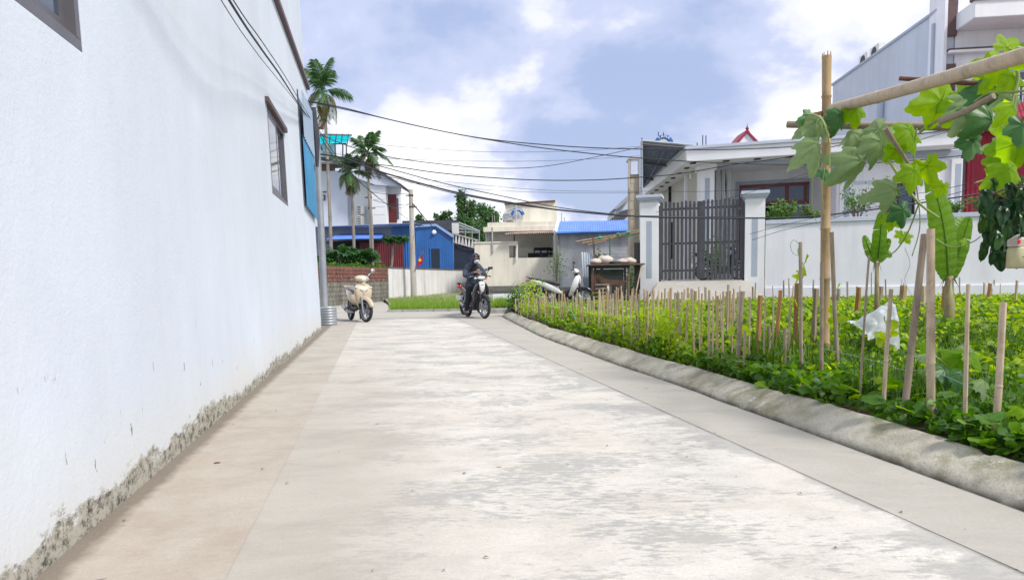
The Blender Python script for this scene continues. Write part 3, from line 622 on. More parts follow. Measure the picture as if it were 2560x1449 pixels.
# metal canopy over the passage on the left of the house, seen from below
nf = at(1733, 366, 22.6); nl = at(1604, 355, 22.4); fl = at(1612, 480, 30); fr_ = H1.P(hu0, 0, 9.2); fr_.z = nf.z-.25; fl = at(1609, 470, fr_.y+.3); fl.z = nl.z - .25
b = MB(); b.corr(nl, nf, fr_, fl, 14, .02, nv=1); b.build('canopy_sheet', M['canopy'], yh, smooth=True, fix=False, xf=X)
b = MB()
for k in (0, .33, .66, 1.0):
    a_ = nl.lerp(fl, k); c_ = nf.lerp(fr_, k); b.tube([a_ - Vector((0, 0, .07)), c_ - Vector((0, 0, .07))], .045, 4)
for k in (.02, .5): b.tube([nl.lerp(nf, k) - Vector((0, 0, .05)), fl.lerp(fr_, k) - Vector((0, 0, .05))], .03, 4)
T(b.build('canopy_frame', M['winframe'], yh, xf=X), kind='stuff')
b = MB(); b.tube([nl - Vector((0, 0, .0)), Vector((nl.x, nl.y, zr))], .04, 6); b.build('canopy_post', M['steel'], yh, xf=X)
b = MB(); b.tube([nl + Vector((0,0,.03)), nf + Vector((.0,0,.03))], .05, 4); b.build('canopy_edge', M['steel'], yh, xf=X)
# red framed gable behind the roof
def tri(cx, ybase, ytop, hw, Y, name): pass
g_ = at(1868, 362, 33); ge = E('gable', (g_.x, 33, 0), 0, 'small white gable with red edging and a pointed finial rising behind the house roof', 'gable'); X2 = Matrix.Translation((-g_.x, -33, 0)); GP = PL((g_.x, 33), (1, 0))
b = MB(); GP.poly(b, [(1834, 372), (1868, 332), (1906, 372)], 0, 1.2); b.build('gable_wall', M['white'], ge, xf=X2)
b = MB(); GP.poly(b, [(1826, 372), (1868, 324), (1868, 331), (1834, 372)], -.1, 1.4); GP.poly(b, [(1868, 324), (1914, 372), (1906, 372), (1868, 331)], -.1, 1.4); b.build('gable_edge', M['redsheet2'], ge, xf=X2)
b = MB(); f_ = GP.pt(1868, 326, 0); b.lathe([(.10, 0), (.12, .05), (.05, .12), (.09, .18), (.02, .3), (.0, .45)], f_ - Vector((0, 0, .1)), n=8); b.build('finial', M['redsheet2'], ge, xf=X2)

# letters helper (flat print on curved bands)
def letters(txt, size, place, m, parent, name='lettering'):
    mb = MB()
    for i, ch in enumerate(txt):
        cu = bpy.data.curves.new('glyph', 'FONT'); cu.body = ch; cu.size = size; cu.align_x = 'CENTER'; cu.extrude = .003
        o = bpy.data.objects.new('glyph', cu); COL.objects.link(o); dg = bpy.context.evaluated_depsgraph_get(); me = bpy.data.meshes.new_from_object(o.evaluated_get(dg))
        me.transform(place(i, len(txt))); mb.add([v.co for v in me.vertices], [tuple(p.vertices) for p in me.polygons])
        bpy.data.objects.remove(o); bpy.data.curves.remove(cu); bpy.data.meshes.remove(me)
    o = mb.build(name, m, parent, fix=False); T(o, kind='stuff'); return o
M['bandblue'] = mat('blue_band', (.02, .09, .30), (.03, .12, .36), 3, .5, bst=0)
M['lettering'] = mat('white_lettering', (.85, .87, .9), (.8, .82, .86), 3, .5, bst=0)
def tank(cx, cy, rpx, Y, txt, label, Lg, xdir=.35, arc=(15, 165)):
    c = at(cx, cy, Y); r = rpx/F*Y; t = E('water_tank', (c.x, c.y, c.z - r), 0, label, 'water tank'); 
    Mx = Matrix.Rotation(xdir, 4, 'Z')
    pr = [(0, 0), (r*.55, .0), (r*.9, .10*r), (r*.985, .3*r), (r, .5*r)] + [(r*(1 if k % 2 else .975), .5*r + k*Lg/8) for k in range(1, 8)] + [(r*.985, Lg+.6*r), (r*.6, Lg+.9*r), (0, Lg+.9*r)]
    b = MB(); b.lathe(pr, (0, 0, r), 'y', 32); b.build('barrel', M['stainless'], t, smooth='angle', xf=Mx)
    b = MB(); vs = []; n = 24
    for i in range(n+1):
        a_ = R(arc[0] + (arc[1]-arc[0])*i/n)
        for rr in (.66*r, 1.0*r): vs.append((math.cos(a_)*rr, -.05, r+math.sin(a_)*rr)); 
    for i in range(n+1):
        a_ = R(arc[0] + (arc[1]-arc[0])*i/n)
        for rr in (.66*r, 1.0*r): vs.append((math.cos(a_)*rr, -.005, r+math.sin(a_)*rr))
    o_ = 2*(n+1); b.add(vs, [(2*i, 2*i+1, 2*i+3, 2*i+2) for i in range(n)] + [(o_+2*i, o_+2*i+2, o_+2*i+3, o_+2*i+1) for i in range(n)] + [(2*i+1, o_+2*i+1, o_+2*i+3, 2*i+3) for i in range(n)])
    b.build('brand_band', M['bandblue'], t, xf=Mx)
    def place(i, n_):
        a_ = R(90 + (n_-1)/2*20 - i*20) if n_ > 4 else R(90 + (n_-1)/2*24 - i*24)
        return Mx @ Matrix.Translation((math.cos(a_)*.71*r, -.06, r+math.sin(a_)*.71*r)) @ Matrix.Rotation(-(a_-math.pi/2), 4, 'Y') @ Matrix.Rotation(math.pi/2, 4, 'X')
    letters(txt, r*.38, place, M['lettering'], t)
    b = MB(); b.box((-r*.6, Lg*.3, -.05), (.06, .06, .5)); b.box((r*.6, Lg*.3, -.05), (.06, .06, .5)); T(b.build('stand', M['steel'], t, xf=Mx), kind='stuff')
    return t
tank(1659, 362, 24, 30, 'TANA', 'round-ended steel water tank with a blue arc band on the roof beside the metal canopy', 1.2, .0)
# reinforcing bars on the roofs
BARL = ['in front of the tank near its blue band', 'rising behind the tank above the canopy', 'taller and paler on the white house roof', 'second of the tall pair on the white house roof', 'shortest on the white house roof beside the canopy', 'at the outer corner of the metal canopy', 'behind the blue corrugated roof, taller one', 'behind the blue corrugated roof, shorter one', 'at the outer end of the cream house roof', 'next to another on the cream house roof']
for bi_, (px, yt, yb, Y) in enumerate(((1646, 330, 362, 31), (1659, 331, 362, 31), (1757, 338, 372, 27), (1765, 339, 372, 27), (1743, 357, 374, 26), (1605, 345, 360, 24), (1404, 532, 556, 38), (1411, 543, 556, 38), (1231, 539, 558, 44), (1236, 538, 558, 44))):
    a_ = at(px, yb, Y); b_ = at(px, yt, Y); r_ = MB().tube([a_ - Vector((0, 0, .3)), b_], .02, 5).build('reinforcing_bar', M['wire'] if Y < 35 else M['concrete']); 
    T(r_, 'thin upright reinforcing bar ' + BARL[bi_], 'rod', 'reinforcing bars on the roofs')

# ---- tall pale side wall and balcony front at the far right
Yn = 26.0; nc = at(2357, 300, Yn); SD = Vector((.045, 1, 0)).normalized()
TB = PL((nc.x, nc.y), SD)
tb = E('townhouse', (nc.x, nc.y, 0), 0, 'tall pale blue-grey townhouse with a white balcony front and dark brown trim', 'house'); X = Matrix.Translation((-nc.x, -nc.y, 0))
TF = PL((nc.x, nc.y), (1, -.12))
z_near = TF.uz(2350, 14)[1]; uf = TB.uz(2082, 214)[0]; z_far = TB.uz(2082, 214)[1]
b = MB(); pts = [(0, 0), (uf, 0), (uf, z_far), (0, z_near)]; nn = Vector((-TB.n.x, -TB.n.y, 0)) if TB.n.x < 0 else TB.n
b.prism([TB.P(u, z, 0) for u, z in pts], [TB.P(u, z, 0) + Vector((.3, 0, 0)) for u, z in pts]); b.build('side_wall', M['palegrey'], tb, xf=X)
b = MB(); pts = [(-.05, z_near), (uf+.1, z_far), (uf+.1, z_far+.1), (-.05, z_near+.1)]; b.prism([TB.P(u, z, 0) - Vector((.06, 0, 0)) for u, z in pts], [TB.P(u, z, 0) + Vector((.4, 0, 0)) for u, z in pts]); b.build('coping', M['bluegrey'], tb, xf=X)
b = MB(); TF.boxuz(b, -.1, .0, 0, 16, -.1, 1.2); TF.boxuz(b, .35, 9, 0, 16, .05, .2); b.build('front_wall', M['white'], tb, xf=X)
b = MB(); TF.boxuz(b, 0.0, .34, 0, 8.6, -.1, .5); TF.boxuz(b, .0, .34, 9.6, 16, -.1, .5); b.build('corner_pier', M['brownpaint'], tb, xf=X)
zc = TF.uz(2450, 75)[1]; zd = TF.uz(2450, 33)[1]
b = MB(); TF.boxuz(b, .3, 9, zc, zd, -1.3, 1.34); b.build('balcony_slab', M['white_trim'], tb, xf=X, bevel=.02)
b = MB(); TF.boxuz(b, .25, 9, zd, zd+.14, -1.36, .3); b.build('balcony_edge', M['brownpaint'], tb, xf=X)
b = MB(); TF.boxuz(b, .9, 9, zd+.14, zd+1.2, -1.25, .08); b.build('balcony_parapet', M['white'], tb, xf=X)
for k in (2.15, 2.36, 2.57): b = MB(); TF.boxuz(b, k, k+.07, zd+.14, zd+1.2, -1.3, .045); b.build('parapet_bar', M['brownpaint'], tb, xf=X)
zs = TF.uz(2450, 133)[1]; b = MB(); TF.boxuz(b, .05, 9, zs, zs+.09, -.25, .3); b.build('cornice', M['white_trim'], tb, xf=X); b = MB(); TF.boxuz(b, .05, 9, zs+.09, zs+.17, -.2, .25); b.build('cornice_band', M['brownpaint'], tb, xf=X)
zq = TF.uz(2500, 300)[1]; zp = TF.uz(2500, 175)[1]
b = MB(); TF.boxuz(b, 1.75, 1.88, zq, zp, -.02, .07); TF.boxuz(b, 3.2, 3.33, zq, zp, -.02, .07); TF.boxuz(b, 1.88, 3.2, zp-.13, zp, -.02, .07); fr0 = b.build('window', M['bluegrey'], tb, xf=X); b = MB(); TF.boxuz(b, 1.88, 3.2, zq, zp-.13, .0, .045); b.build('pane', M['glass'], fr0, xf=X)
zb1_ = TF.uz(2400, 292)[1]
b = MB(); TF.boxuz(b, 0, 9, zb1_-.3, zb1_, -1.2, 1.1); b.build('balcony_slab', M['brownpaint'], tb, xf=X)
for k in range(26):
    b = MB(); q = TF.P(.12 + k*.13, 0, -1.15); b.tube([Vector((q.x, q.y, zb1_)), Vector((q.x, q.y, zb1_+.85))], .02, 6); b.build('baluster', M['white_trim'], tb, xf=X)
b = MB(); TF.boxuz(b, .05, 9, zb1_+.85, zb1_+.92, -1.2, .1); b.build('handrail', M['white_trim'], tb, xf=X)
for px, py0, py1 in ((2340, 60, 330), (2208, 235, 330)):
    a_ = TB.uz(px, py0)[0]; z0_ = TB.uz(px, py0)[1]; b = MB(); b.tube([TB.P(a_, z0_, 0) - Vector((.09, 0, 0)), TB.P(a_, 0, 0) - Vector((.09, 0, 0))], .07 if px > 2300 else .16, 8); b.build('downpipe', M['bluegrey'], tb, xf=X)
# flower pot on the rail
pc = TF.P(.95, zb1_+.92, -1.15); fp = E('flower_pot', pc, 0, 'carved stone flower pot with spiky leaves standing on the balcony rail', 'flower pot')
b = MB(); b.lathe([(.0, 0), (.22, 0), (.22, .04), (.12, .08), (.14, .14), (.32, .3), (.36, .4), (.39, .42), (.36, .44), (.3, .40), (0, .38)], n=20); b.build('pot', M['rust'], fp, smooth='angle')
b = MB()
for k in range(26):
    a_ = random.uniform(0, 6.28); l_ = random.uniform(.25, .5); d_0 = Vector((math.cos(a_), math.sin(a_), 0)); b.add([d_0*.05 + Vector((-.02, 0, .38)), d_0*.05 + Vector((.02, 0, .38)), d_0*(.1+.3*random.random()) + Vector((0, 0, .38+l_))], [(0,1,2)])
M['leaf_grey'] = leafmat('agave_leaf', [(.10, .16, .09), (.16, .22, .12)], .2); T(b.build('foliage', M['leaf_grey'], fp, fix=False), kind='stuff')
# AC units on top of the side wall
for i, (px, py) in enumerate(((2155, 150), (2183, 130))):
    u_, z_ = TB.uz(px, py+22); q = TB.P(u_, z_+.0, 0) + Vector((.2, 0, 0))
    a = E('air_conditioner', q, R(-4), ('lower', 'upper')[i] + ' boxy white outdoor unit perched on top of the sloping blue-grey wall', 'air conditioner', 'outdoor units on the sloping wall')
    b = MB(); b.box((0, 0, .35), (.35, .85, .6)); b.build('casing', M['plastic'], a, bevel=.02)
    b = MB(); b.lathe([(0, -.19), (.24, -.19), (.25, -.18), (.25, -.175)], (0, 0, .35), 'x', 20); b.build('fan_grille', M['darkplastic'], a)
# red corrugated building at the right
r0 = H1.uz(2404, 450, 1.8)[0]; rl = E('red_shed', H1.P(r0, 0, 1.8), 0, 'tall crimson corrugated metal shed standing right of the white house', 'shed'); X = Matrix.Translation(-H1.P(r0, 0, 1.8))
b = MB(); z0_, z1_ = zr, H1.uz(2560, 250, 1.8)[1]; b.corr(H1.P(r0, z0_, 1.8), H1.P(r0+6, z0_, 1.8), H1.P(r0+6, z1_+1, 1.8), H1.P(r0, H1.uz(2404, 350, 1.8)[1], 1.8), 46, .03); b.build('sheet_wall', M['redsheet2'], rl, smooth=True, fix=False, xf=X)
b = MB(); b.corr(H1.P(r0-2.6, hz1+.15, 1.2), H1.P(r0+6, hz1+.3, 1.2), H1.P(r0+6, hz1+2.2, 4.5), H1.P(r0+.6, hz1+1.0, 4.5), 60, .03); b.build('roof_sheet', M['redsheet2'], rl, smooth=True, fix=False, xf=X)
b = MB(); H1.boxuz(b, r0-.16, r0-.02, zr, hz0, 1.6, .2); b.build('edge_post', M['darkroof'], rl, xf=X)
# ================================================================== CENTRE BACKGROUND
# ---- cream house
CY_ = 40.0; CPn = PL((0, CY_), (1, -.03)); o_ = at(1290, 700, CY_)
ch = E('cream_house', (o_.x, o_.y, 0), 0, 'low cream flat-roofed house with an open porch and a small rooftop room', 'house'); X = Matrix.Translation((-o_.x, -o_.y, 0))
A = lambda px, py, off=0: CPn.uz(px, py, off)
uL = A(1187, 650)[0]; uR = A(1390, 650)[0]; zt = A(1290, 608)[1]; zs = A(1330, 644)[1]; uo = A(1273, 640)[0]
b = MB(); CPn.wall(b, uL, uR, -.2, A(1240, 607)[1], [(uo, A(1293, 640)[0], A(1280, 644)[1], A(1280, 614)[1]), (A(1295, 640)[0], uR-.1, zs, 9)], 0, .18)
b.build('front_wall', M['cream'], ch, xf=X)
b = MB(); CPn.boxuz(b, uL-.05, A(1295, 600)[0], A(1240, 607)[1], A(1240, 604)[1], -.05, .3); b.build('coping', M['cream'], ch, xf=X)
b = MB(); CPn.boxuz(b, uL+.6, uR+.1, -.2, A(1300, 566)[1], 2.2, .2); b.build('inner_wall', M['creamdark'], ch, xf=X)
b = MB(); CPn.boxuz(b, uL+.5, uL+.7, -.2, A(1300, 566)[1], 2.2, 7); CPn.boxuz(b, uR, uR+.2, -.2, A(1300, 566)[1], .0, 8); b.build('side_wall', M['cream'], ch, xf=X)
b = MB(); CPn.boxuz(b, A(1203, 560)[0], uR+.25, A(1240, 579, 1.6)[1], A(1240, 567, 1.6)[1], 1.6, 8); b.build('roof_slab', M['cream'], ch, xf=X, bevel=.01)
b = MB(); CPn.boxuz(b, A(1214, 560)[0], uR+.2, A(1240, 567, 1.7)[1], A(1240, 556, 1.7)[1], 1.7, 7.7); b.build('parapet', M['cream'], ch, xf=X)
b = MB(); CPn.poly(b, [(1263, 556), (1263, 511), (1392, 504), (1392, 556)], 3, 3.5); b.build('roof_room', M['cream'], ch, xf=X)
b = MB(); CPn.poly(b, [(1261, 511), (1261, 508), (1388, 500), (1388, 504)], 2.85, 3.9); b.build('room_roof', M['rust'], ch, xf=X)
b = MB(); p_ = [CPn.P(A(1262, 585)[0], A(1262, 586)[1], -.5), CPn.P(A(1389, 585)[0], A(1389, 582)[1], -.5), CPn.P(A(1389, 575)[0], A(1389, 573)[1], 1.6), CPn.P(A(1287, 575)[0], A(1287, 577)[1], 1.6)]
b.corr(*p_, 24, .035); b.build('awning', M['rustroof'], ch, smooth=True, fix=False, xf=X)
b = MB(); b.tube([CPn.P(A(1284, 600)[0], A(1284, 644)[1], .1), CPn.P(A(1286, 600)[0], A(1286, 584)[1], .1)], .04, 6); b.build('awning_post', M['rust'], ch, xf=X)
b = MB(); b.tube([CPn.P(A(1293, 600)[0], A(1293, 610)[1], -.1), CPn.P(A(1290, 600)[0], A(1290, 650)[1], -.1)], .055, 6); b.build('leaning_pipe', M['white_trim'], ch, xf=X)
for px in (1216, 1231): b = MB(); b.tube([CPn.P(A(px, 600)[0], A(px, 568)[1], -.05 if px > 1220 else 2.0), CPn.P(A(px, 600)[0], A(px, 632)[1], -.05 if px > 1220 else 2.0)], .05, 6); b.build('drainpipe', M['bluegrey'] if px < 1220 else M['concrete'], ch, xf=X)
b = MB(); CPn.box(b, 1335, 618, 1387, 641, 2.17, .02); b.build('opening', M['darkin'], ch, xf=X)
for k in range(3): b = MB(); CPn.box(b, 1337+k*17, 626, 1350+k*17, 641, 2.14, .02); b.build('pane', M['glass'], ch, xf=X)
b = MB(); CPn.box(b, 1320, 631, 1388, 643, .6, .5); b.build('counter', M['darkin'], ch, xf=X)
b = MB(); CPn.boxuz(b, uL-.1, uR, -.2, A(1290, 714)[1], -.25, .23); b.build('plinth', M['darkconc'], ch, xf=X)
tank(1294, 539, 19, 42.5, 'SONHA', 'stainless water tank with a blue arc band standing on the cream house roof', .8, .5, (8, 172))
v_ = at(1290, 500, 42); MB().tube([at(1290, 556, 42), at(1290, 508, 42)], .045, 6).build('vent_pipe', M['bluegrey']); T(bpy.data.objects['vent_pipe'], 'thin pale green vent pipe standing in front of the tank on the cream house', 'pipe')
# ditch edge, slab, verge things in front
b = MB(); CPn2 = PL((0, 30), (1, -.03)); CPn2.box(b, 1225, 716, 1480, 730, 0, .5); T(b.build('ditch_wall', M['darkconc'], bevel=.03), 'low dark mossy concrete ditch wall in front of the cream house', 'wall')
b = MB(); q = gz(1232, 764); q2 = gz(1300, 764); P2 = PL((0, q.y), (1, -.02)); P2.box(b, 1232, 734, 1304, 763, 0, .25); T(b.build('white_block', M['white'], bevel=.02), 'low whitewashed block wall in the weeds between the bike and the bean plot', 'wall')
b = MB(); b.box((gz(1256, 782).x, gz(1256, 782).y, .05), (.72, .3, .14)); T(b.build('concrete_plank', M['concrete'], bevel=.015), 'weathered concrete plank lying beside the black motorbike', 'plank')
M['darkleaf'] = leafmat('dark_leaf', [(.012, .025, .02), (.02, .045, .03)], .1)
for i, px in enumerate((1243, 1260, 1275)):
    c = gz(px, 779); c.z = .12; b = MB()
    for k in range(5):
        a_ = k*1.3; d_0 = Vector((math.cos(a_), .2*math.sin(a_), 0)); b.add([c + Vector((-.012, 0, 0)), c + Vector((.012, 0, 0)), c + d_0*.05 + Vector((0, 0, .07)), c + d_0*.10 + Vector((0, 0, .12))], [(0, 1, 2), (0, 2, 3)])
    T(b.build('seedling', M['darkleaf'], fix=False), ('small dark seedling tuft nearest the black motorbike on the concrete plank', 'middle dark seedling tuft on the concrete plank', 'dark seedling tuft nearest the kerb on the concrete plank')[i], 'seedling', 'seedlings on the concrete plank')
# ---- grey block shed with blue roof
SY = 36.0; SP = PL((0, SY), (1, -.03)); o_ = SP.pt(1495, 700); sh = E('block_shed', (o_.x, o_.y, 0), 0, 'grey rendered block shed with a blue corrugated roof behind the dog cage', 'shed'); X = Matrix.Translation((-o_.x, -o_.y, 0))
B_ = lambda px, py, off=0: SP.uz(px, py, off)
s0 = B_(1389, 650)[0]; s1 = B_(1604, 650)[0]; ze = B_(1500, 577)[1]
b = MB(); SP.boxuz(b, s0, s1, -.2, ze, 0, .2); SP.boxuz(b, s0, s0+.2, -.2, ze, .2, 4); b.build('wall_face', M['greyblock'], sh, xf=X)
# coursed blocks showing through on the right part of the wall
mblk = bpy.data.meshes.new('block'); tmp = MB(); tmp.box((0, 0, 0), (.37, .012, .17)); tmp_o = tmp.build('tmpblock', M['greyblock'], bevel=.004); mblk = tmp_o.data; bpy.data.objects.remove(tmp_o)
us_ = B_(1520, 600)[0]; rows = 0
for r_ in range(12):
    zz = B_(1500, 690)[1] + .1 + r_*.19
    for k in range(9):
        u = us_ + (r_ % 2)*.2 + k*.4
        if u > s1 - .25 or random.random() < .12: continue
        q = SP.P(u, zz, -.004); part('block', mblk, sh, (q.x-o_.x, q.y-o_.y, q.z), (0, 0, math.atan2(SP.d.y, SP.d.x)))
b = MB(); p_ = [SP.P(B_(1391, 577)[0], ze-.05, -.35), SP.P(B_(1594, 577)[0], ze-.0, -.35), SP.P(B_(1594, 548)[0], B_(1594, 546)[1]+.0, .8), SP.P(B_(1400, 548)[0], B_(1400, 550)[1], .8)]
b.corr(*p_, 34, .03); b.build('roof_sheet', M['blueroof'], sh, smooth=True, fix=False, xf=X)
b = MB(); b.tube([p_[0] - Vector((0, 0, .06)), p_[1] - Vector((0, 0, .06))], .07, 4); b.build('eave_beam', M['bluesheet'], sh, xf=X)
b = MB(); b.tube([p_[0] - Vector((.1, 0, 0)), p_[3] - Vector((.1, 0, 0))], .12, 4); b.build('gable_trim', M['white_trim'], sh, xf=X)
b = MB(); b.tube([SP.P(s0+.12, ze-.1, -.06), SP.P(s0+.12, 0, -.06)], .06, 8); b.build('downpipe', M['concrete'], sh, xf=X)
# ---- tan block tower beside canopy
TP = PL((0, 33), (1, -.03)); o_ = TP.pt(1588, 700); tw_ = E('tan_building', (o_.x, o_.y, 0), 0, 'narrow tan block building with a pale blue top beside the grey metal canopy', 'building'); X = Matrix.Translation((-o_.x, -o_.y, 0))
M['tan'] = mat('tan_block', (.46, .41, .32), (.40, .36, .28), 3, .85, streak=(.3, .25, .18), samt=.3)
y0 = 436
for k in range(5):
    for j in range(2):
        b = MB(); x0 = 1574 + j*13 - (k % 2)*2; TP.box(b, x0+2, y0+k*22+1, x0+12.4, y0+(k+1)*22, 0, .5); b.build('block', M['tan'], tw_, xf=X)
b = MB(); TP.box(b, 1576, 436, 1600, 760, .02, .8); b.build('core_wall', M['tan'], tw_, xf=X)
b = MB(); TP.box(b, 1577, 398, 1600, 436, -.1, .9); b.build('top_box', M['palegrey'], tw_, xf=X)
b = MB(); TP.box(b, 1573, 393, 1602, 398, -.15, 1.0); TP.box(b, 1571, 398, 1575, 470, -.12, .1); b.build('top_edge', M['tan'], tw_, xf=X)
b = MB(); b.tube([TP.pt(1602, 395, -.1), TP.pt(1602, 600, -.1)], .09, 8); b.build('downpipe', M['palegrey'], tw_, xf=X)
RP = PL((0, 44), (1, -.03)); o_ = RP.pt(1555, 700); e2 = E('tiled_house', (o_.x, o_.y, 0), 0, 'far grey house eaves rising in two tiers left of the tan block building', 'house'); X = Matrix.Translation((-o_.x, -o_.y, 0))
b = MB(); RP.poly(b, [(1535, 522), (1572, 486), (1572, 500), (1540, 524)], 0, 4); b.build('upper_roof', M['steel'], e2, xf=X)
b = MB(); RP.poly(b, [(1524, 550), (1552, 528), (1572, 522), (1572, 540), (1530, 552)], -1, 4); b.build('lower_roof', M['darkroof'], e2, xf=X)
b = MB(); RP.poly(b, [(1540, 524), (1574, 498), (1574, 700), (1540, 700)], .4, 5); b.build('wall', M['palegrey'], e2, xf=X)
# ---- bundle of bamboo poles on a post, corrugated iron, cage and dog
M['bamboo'] = None
def bamboomat(name, a, b_, node=(.16, .10, .05), dark=.0):
    m, t, p, l = newmat(name); g = N(t, 'ShaderNodeNewGeometry').outputs['Position']; oi = N(t, 'ShaderNodeObjectInfo').outputs['Random']
    c = mixc(t, oi, a, b_); c = mixc(t, ramp(t, tex(t, 22, 5, .7, g, (3, 3, .25)), (.4, 0.0), (.7, .55)), c, tuple(x*.55 for x in b_))
    c = mixc(t, ramp(t, tex(t, 7, 4, .7, g), (.5, 0.0), (.75, .6)), c, tuple(x*.4 for x in b_)); c = mixc(t, ramp(t, tex(t, 120, 2, .7, g), (.62, 0.0), (.7, .4)), c, node)
    l(c, p.inputs['Base Color']); p.inputs['Roughness'].default_value = .6; p.inputs['Specular IOR Level'].default_value = .35; bump(t, p, tex(t, 60, 4, .6, g, (4, 4, .2)), .35, .003); return m
M['bamboo'] = bamboomat('bamboo_yellow', (.50, .36, .19), (.40, .28, .15))
M['bamboo_old'] = bamboomat('bamboo_grey', (.38, .31, .23), (.28, .22, .165))
M['bamboo_pale'] = bamboomat('bamboo_pale', (.58, .46, .33), (.44, .35, .25))
M['bamboo_orange'] = bamboomat('bamboo_orange', (.42, .22, .09), (.34, .17, .07))
for i, (p0, p1, m_, r_) in enumerate((((1440, 604), (1604, 574), 'bamboo_pale', .022), ((1456, 608), (1600, 580), 'bamboo', .028), ((1470, 612), (1604, 578), 'bamboo_pale', .02), ((1457, 601), (1598, 582), 'bamboo_old', .03))):
    b = MB(); a_ = at(*p0, 21.5+i*.1); c_ = at(*p1, 21.0+i*.1); b.tube([a_, a_.lerp(c_, .5) - Vector((0, 0, .02)), c_], r_, 8); T(b.build('bamboo_pole', M[m_]), ('thin pale bamboo pole sticking out farthest left of the sloping bundle', 'yellow bamboo pole lowest of the sloping bundle', 'slender bamboo pole ending at the gate pillar in the sloping bundle', 'thick grey bamboo pole on top of the sloping bundle')[i], 'pole', 'bamboo poles bundled above the dog cage')
M['greennet'] = mat('green_net', (.05, .30, .18), (.06, .38, .25), 6, .6)
b = MB()
for px in (1500, 1545, 1570): c = at(px, 600-(px-1470)*.19, 21.2); b.lathe([(.05, -.05), (.06, 0), (.05, .05)], c, 'x', 10)
b.tube([at(1552, 590, 21.1), at(1560, 584, 21.1), at(1572, 590, 21.1), at(1590, 584, 21.1)], .025, 6); T(T(b.build('green_net', M['greennet']), 'green net rope wound around the bundled bamboo poles', 'rope'), kind='stuff')
b = MB(); b.tube([at(1489, 700, 21.3), at(1487, 652, 21.3), at(1483, 594, 21.3)], [.04, .035, .03], 8, jit=.15); T(b.build('forked_post', M['wood']), 'rough wooden post carrying the bundled bamboo poles beside the cage', 'post')
b = MB(); b.tube([at(1525, 655, 21.3), at(1524, 592, 21.3)], [.02, .02], 8); T(b.build('green_post', M['greennet']), 'thin green post under the bundled bamboo poles', 'post')
b = MB(); b.corr(at(1459, 735, 21.0), at(1481, 735, 21.0), at(1483, 632, 21.4), at(1453, 630, 21.4), 5, .025, nv=4); T(b.build('corrugated_sheet', M['zinc'], smooth=True, fix=False), 'loose pale zinc corrugated sheet standing upright behind the scooter', 'metal sheet')
KY = 19.9; KP = PL((0, KY), (1, -.05)); o_ = KP.pt(1530, 740); zk0 = .15
kc = E('dog_cage', (o_.x, o_.y, 0), 0, 'wire-fronted dog cage of dark posts with a plank top next to the gate pillar', 'cage'); X = Matrix.Translation((-o_.x, -o_.y, 0))
K = lambda px, py, off=0: KP.uz(px, py, off)
ka, kb = K(1480, 700)[0], K(1572, 700)[0]; kz = K(1530, 663)[1]; kf = K(1530, 742)[1]
for (u_, o2, m_) in ((ka, 0, 'rust'), (ka+.09, .02, 'rust'), (kb, 0, 'wood'), (ka, .95, 'black'), (kb, .95, 'black')):
    b = MB(); KP.boxuz(b, u_-.03, u_+.03, zk0-.1, kz, o2, .06); b.build('post', M[m_], kc, xf=X, bevel=.004)
b = MB(); KP.boxuz(b, ka-.03, kb+.03, kz-.09, kz, -.01, .03); b.build('top_rail', M['darkplastic'], kc, xf=X)
b = MB(); KP.boxuz(b, ka-.1, kb+.45, kz, kz+.04, -.12, 1.3); b.build('roof_board', M['wood'], kc, xf=X, bevel=.006)
b = MB(); KP.boxuz(b, ka, kb, kf-.05, kf, .06, .9); b.build('floor_board', M['wood'], kc, xf=X)
b = MB()
n = 22
for i in range(n+1): u_ = ka+.12 + (kb-ka-.15)*i/n; b.tube([KP.P(u_, kf, .04), KP.P(u_, kz-.09, .04)], .0035, 3, cap=False)
for i in range(18): zz = kf + (kz-.09-kf)*i/17; b.tube([KP.P(ka+.12, zz, .04), KP.P(kb-.03, zz, .04)], .0035, 3, cap=False)
T(b.build('wire_mesh', M['darkconc'], kc, xf=X, fix=False), kind='stuff')
for i in range(5): zz = K(1500, 711+i*10)[1]; b = MB(); KP.boxuz(b, ka+.10, ka+.50, zz-.012, zz+.012, -.03, .02); b.build('slat', M['bamboo_pale'], kc, xf=X)
b = MB(); KP.box(b, 1518, 714, 1523, 742, -.055, .02); b.build('slat_post', M['white_trim'], kc, xf=X)
b = MB(); KP.box(b, 1524, 715, 1529, 745, -.05, .03); b.build('slat_post', M['wood'], kc, xf=X)
b = MB(); KP.boxuz(b, ka+.1, kb-.05, kf, kz-.1, .9, .02); b.build('back_netting', mat('green_back', (.09, .14, .12), (.06, .13, .09), 5, .9), kc, xf=X)
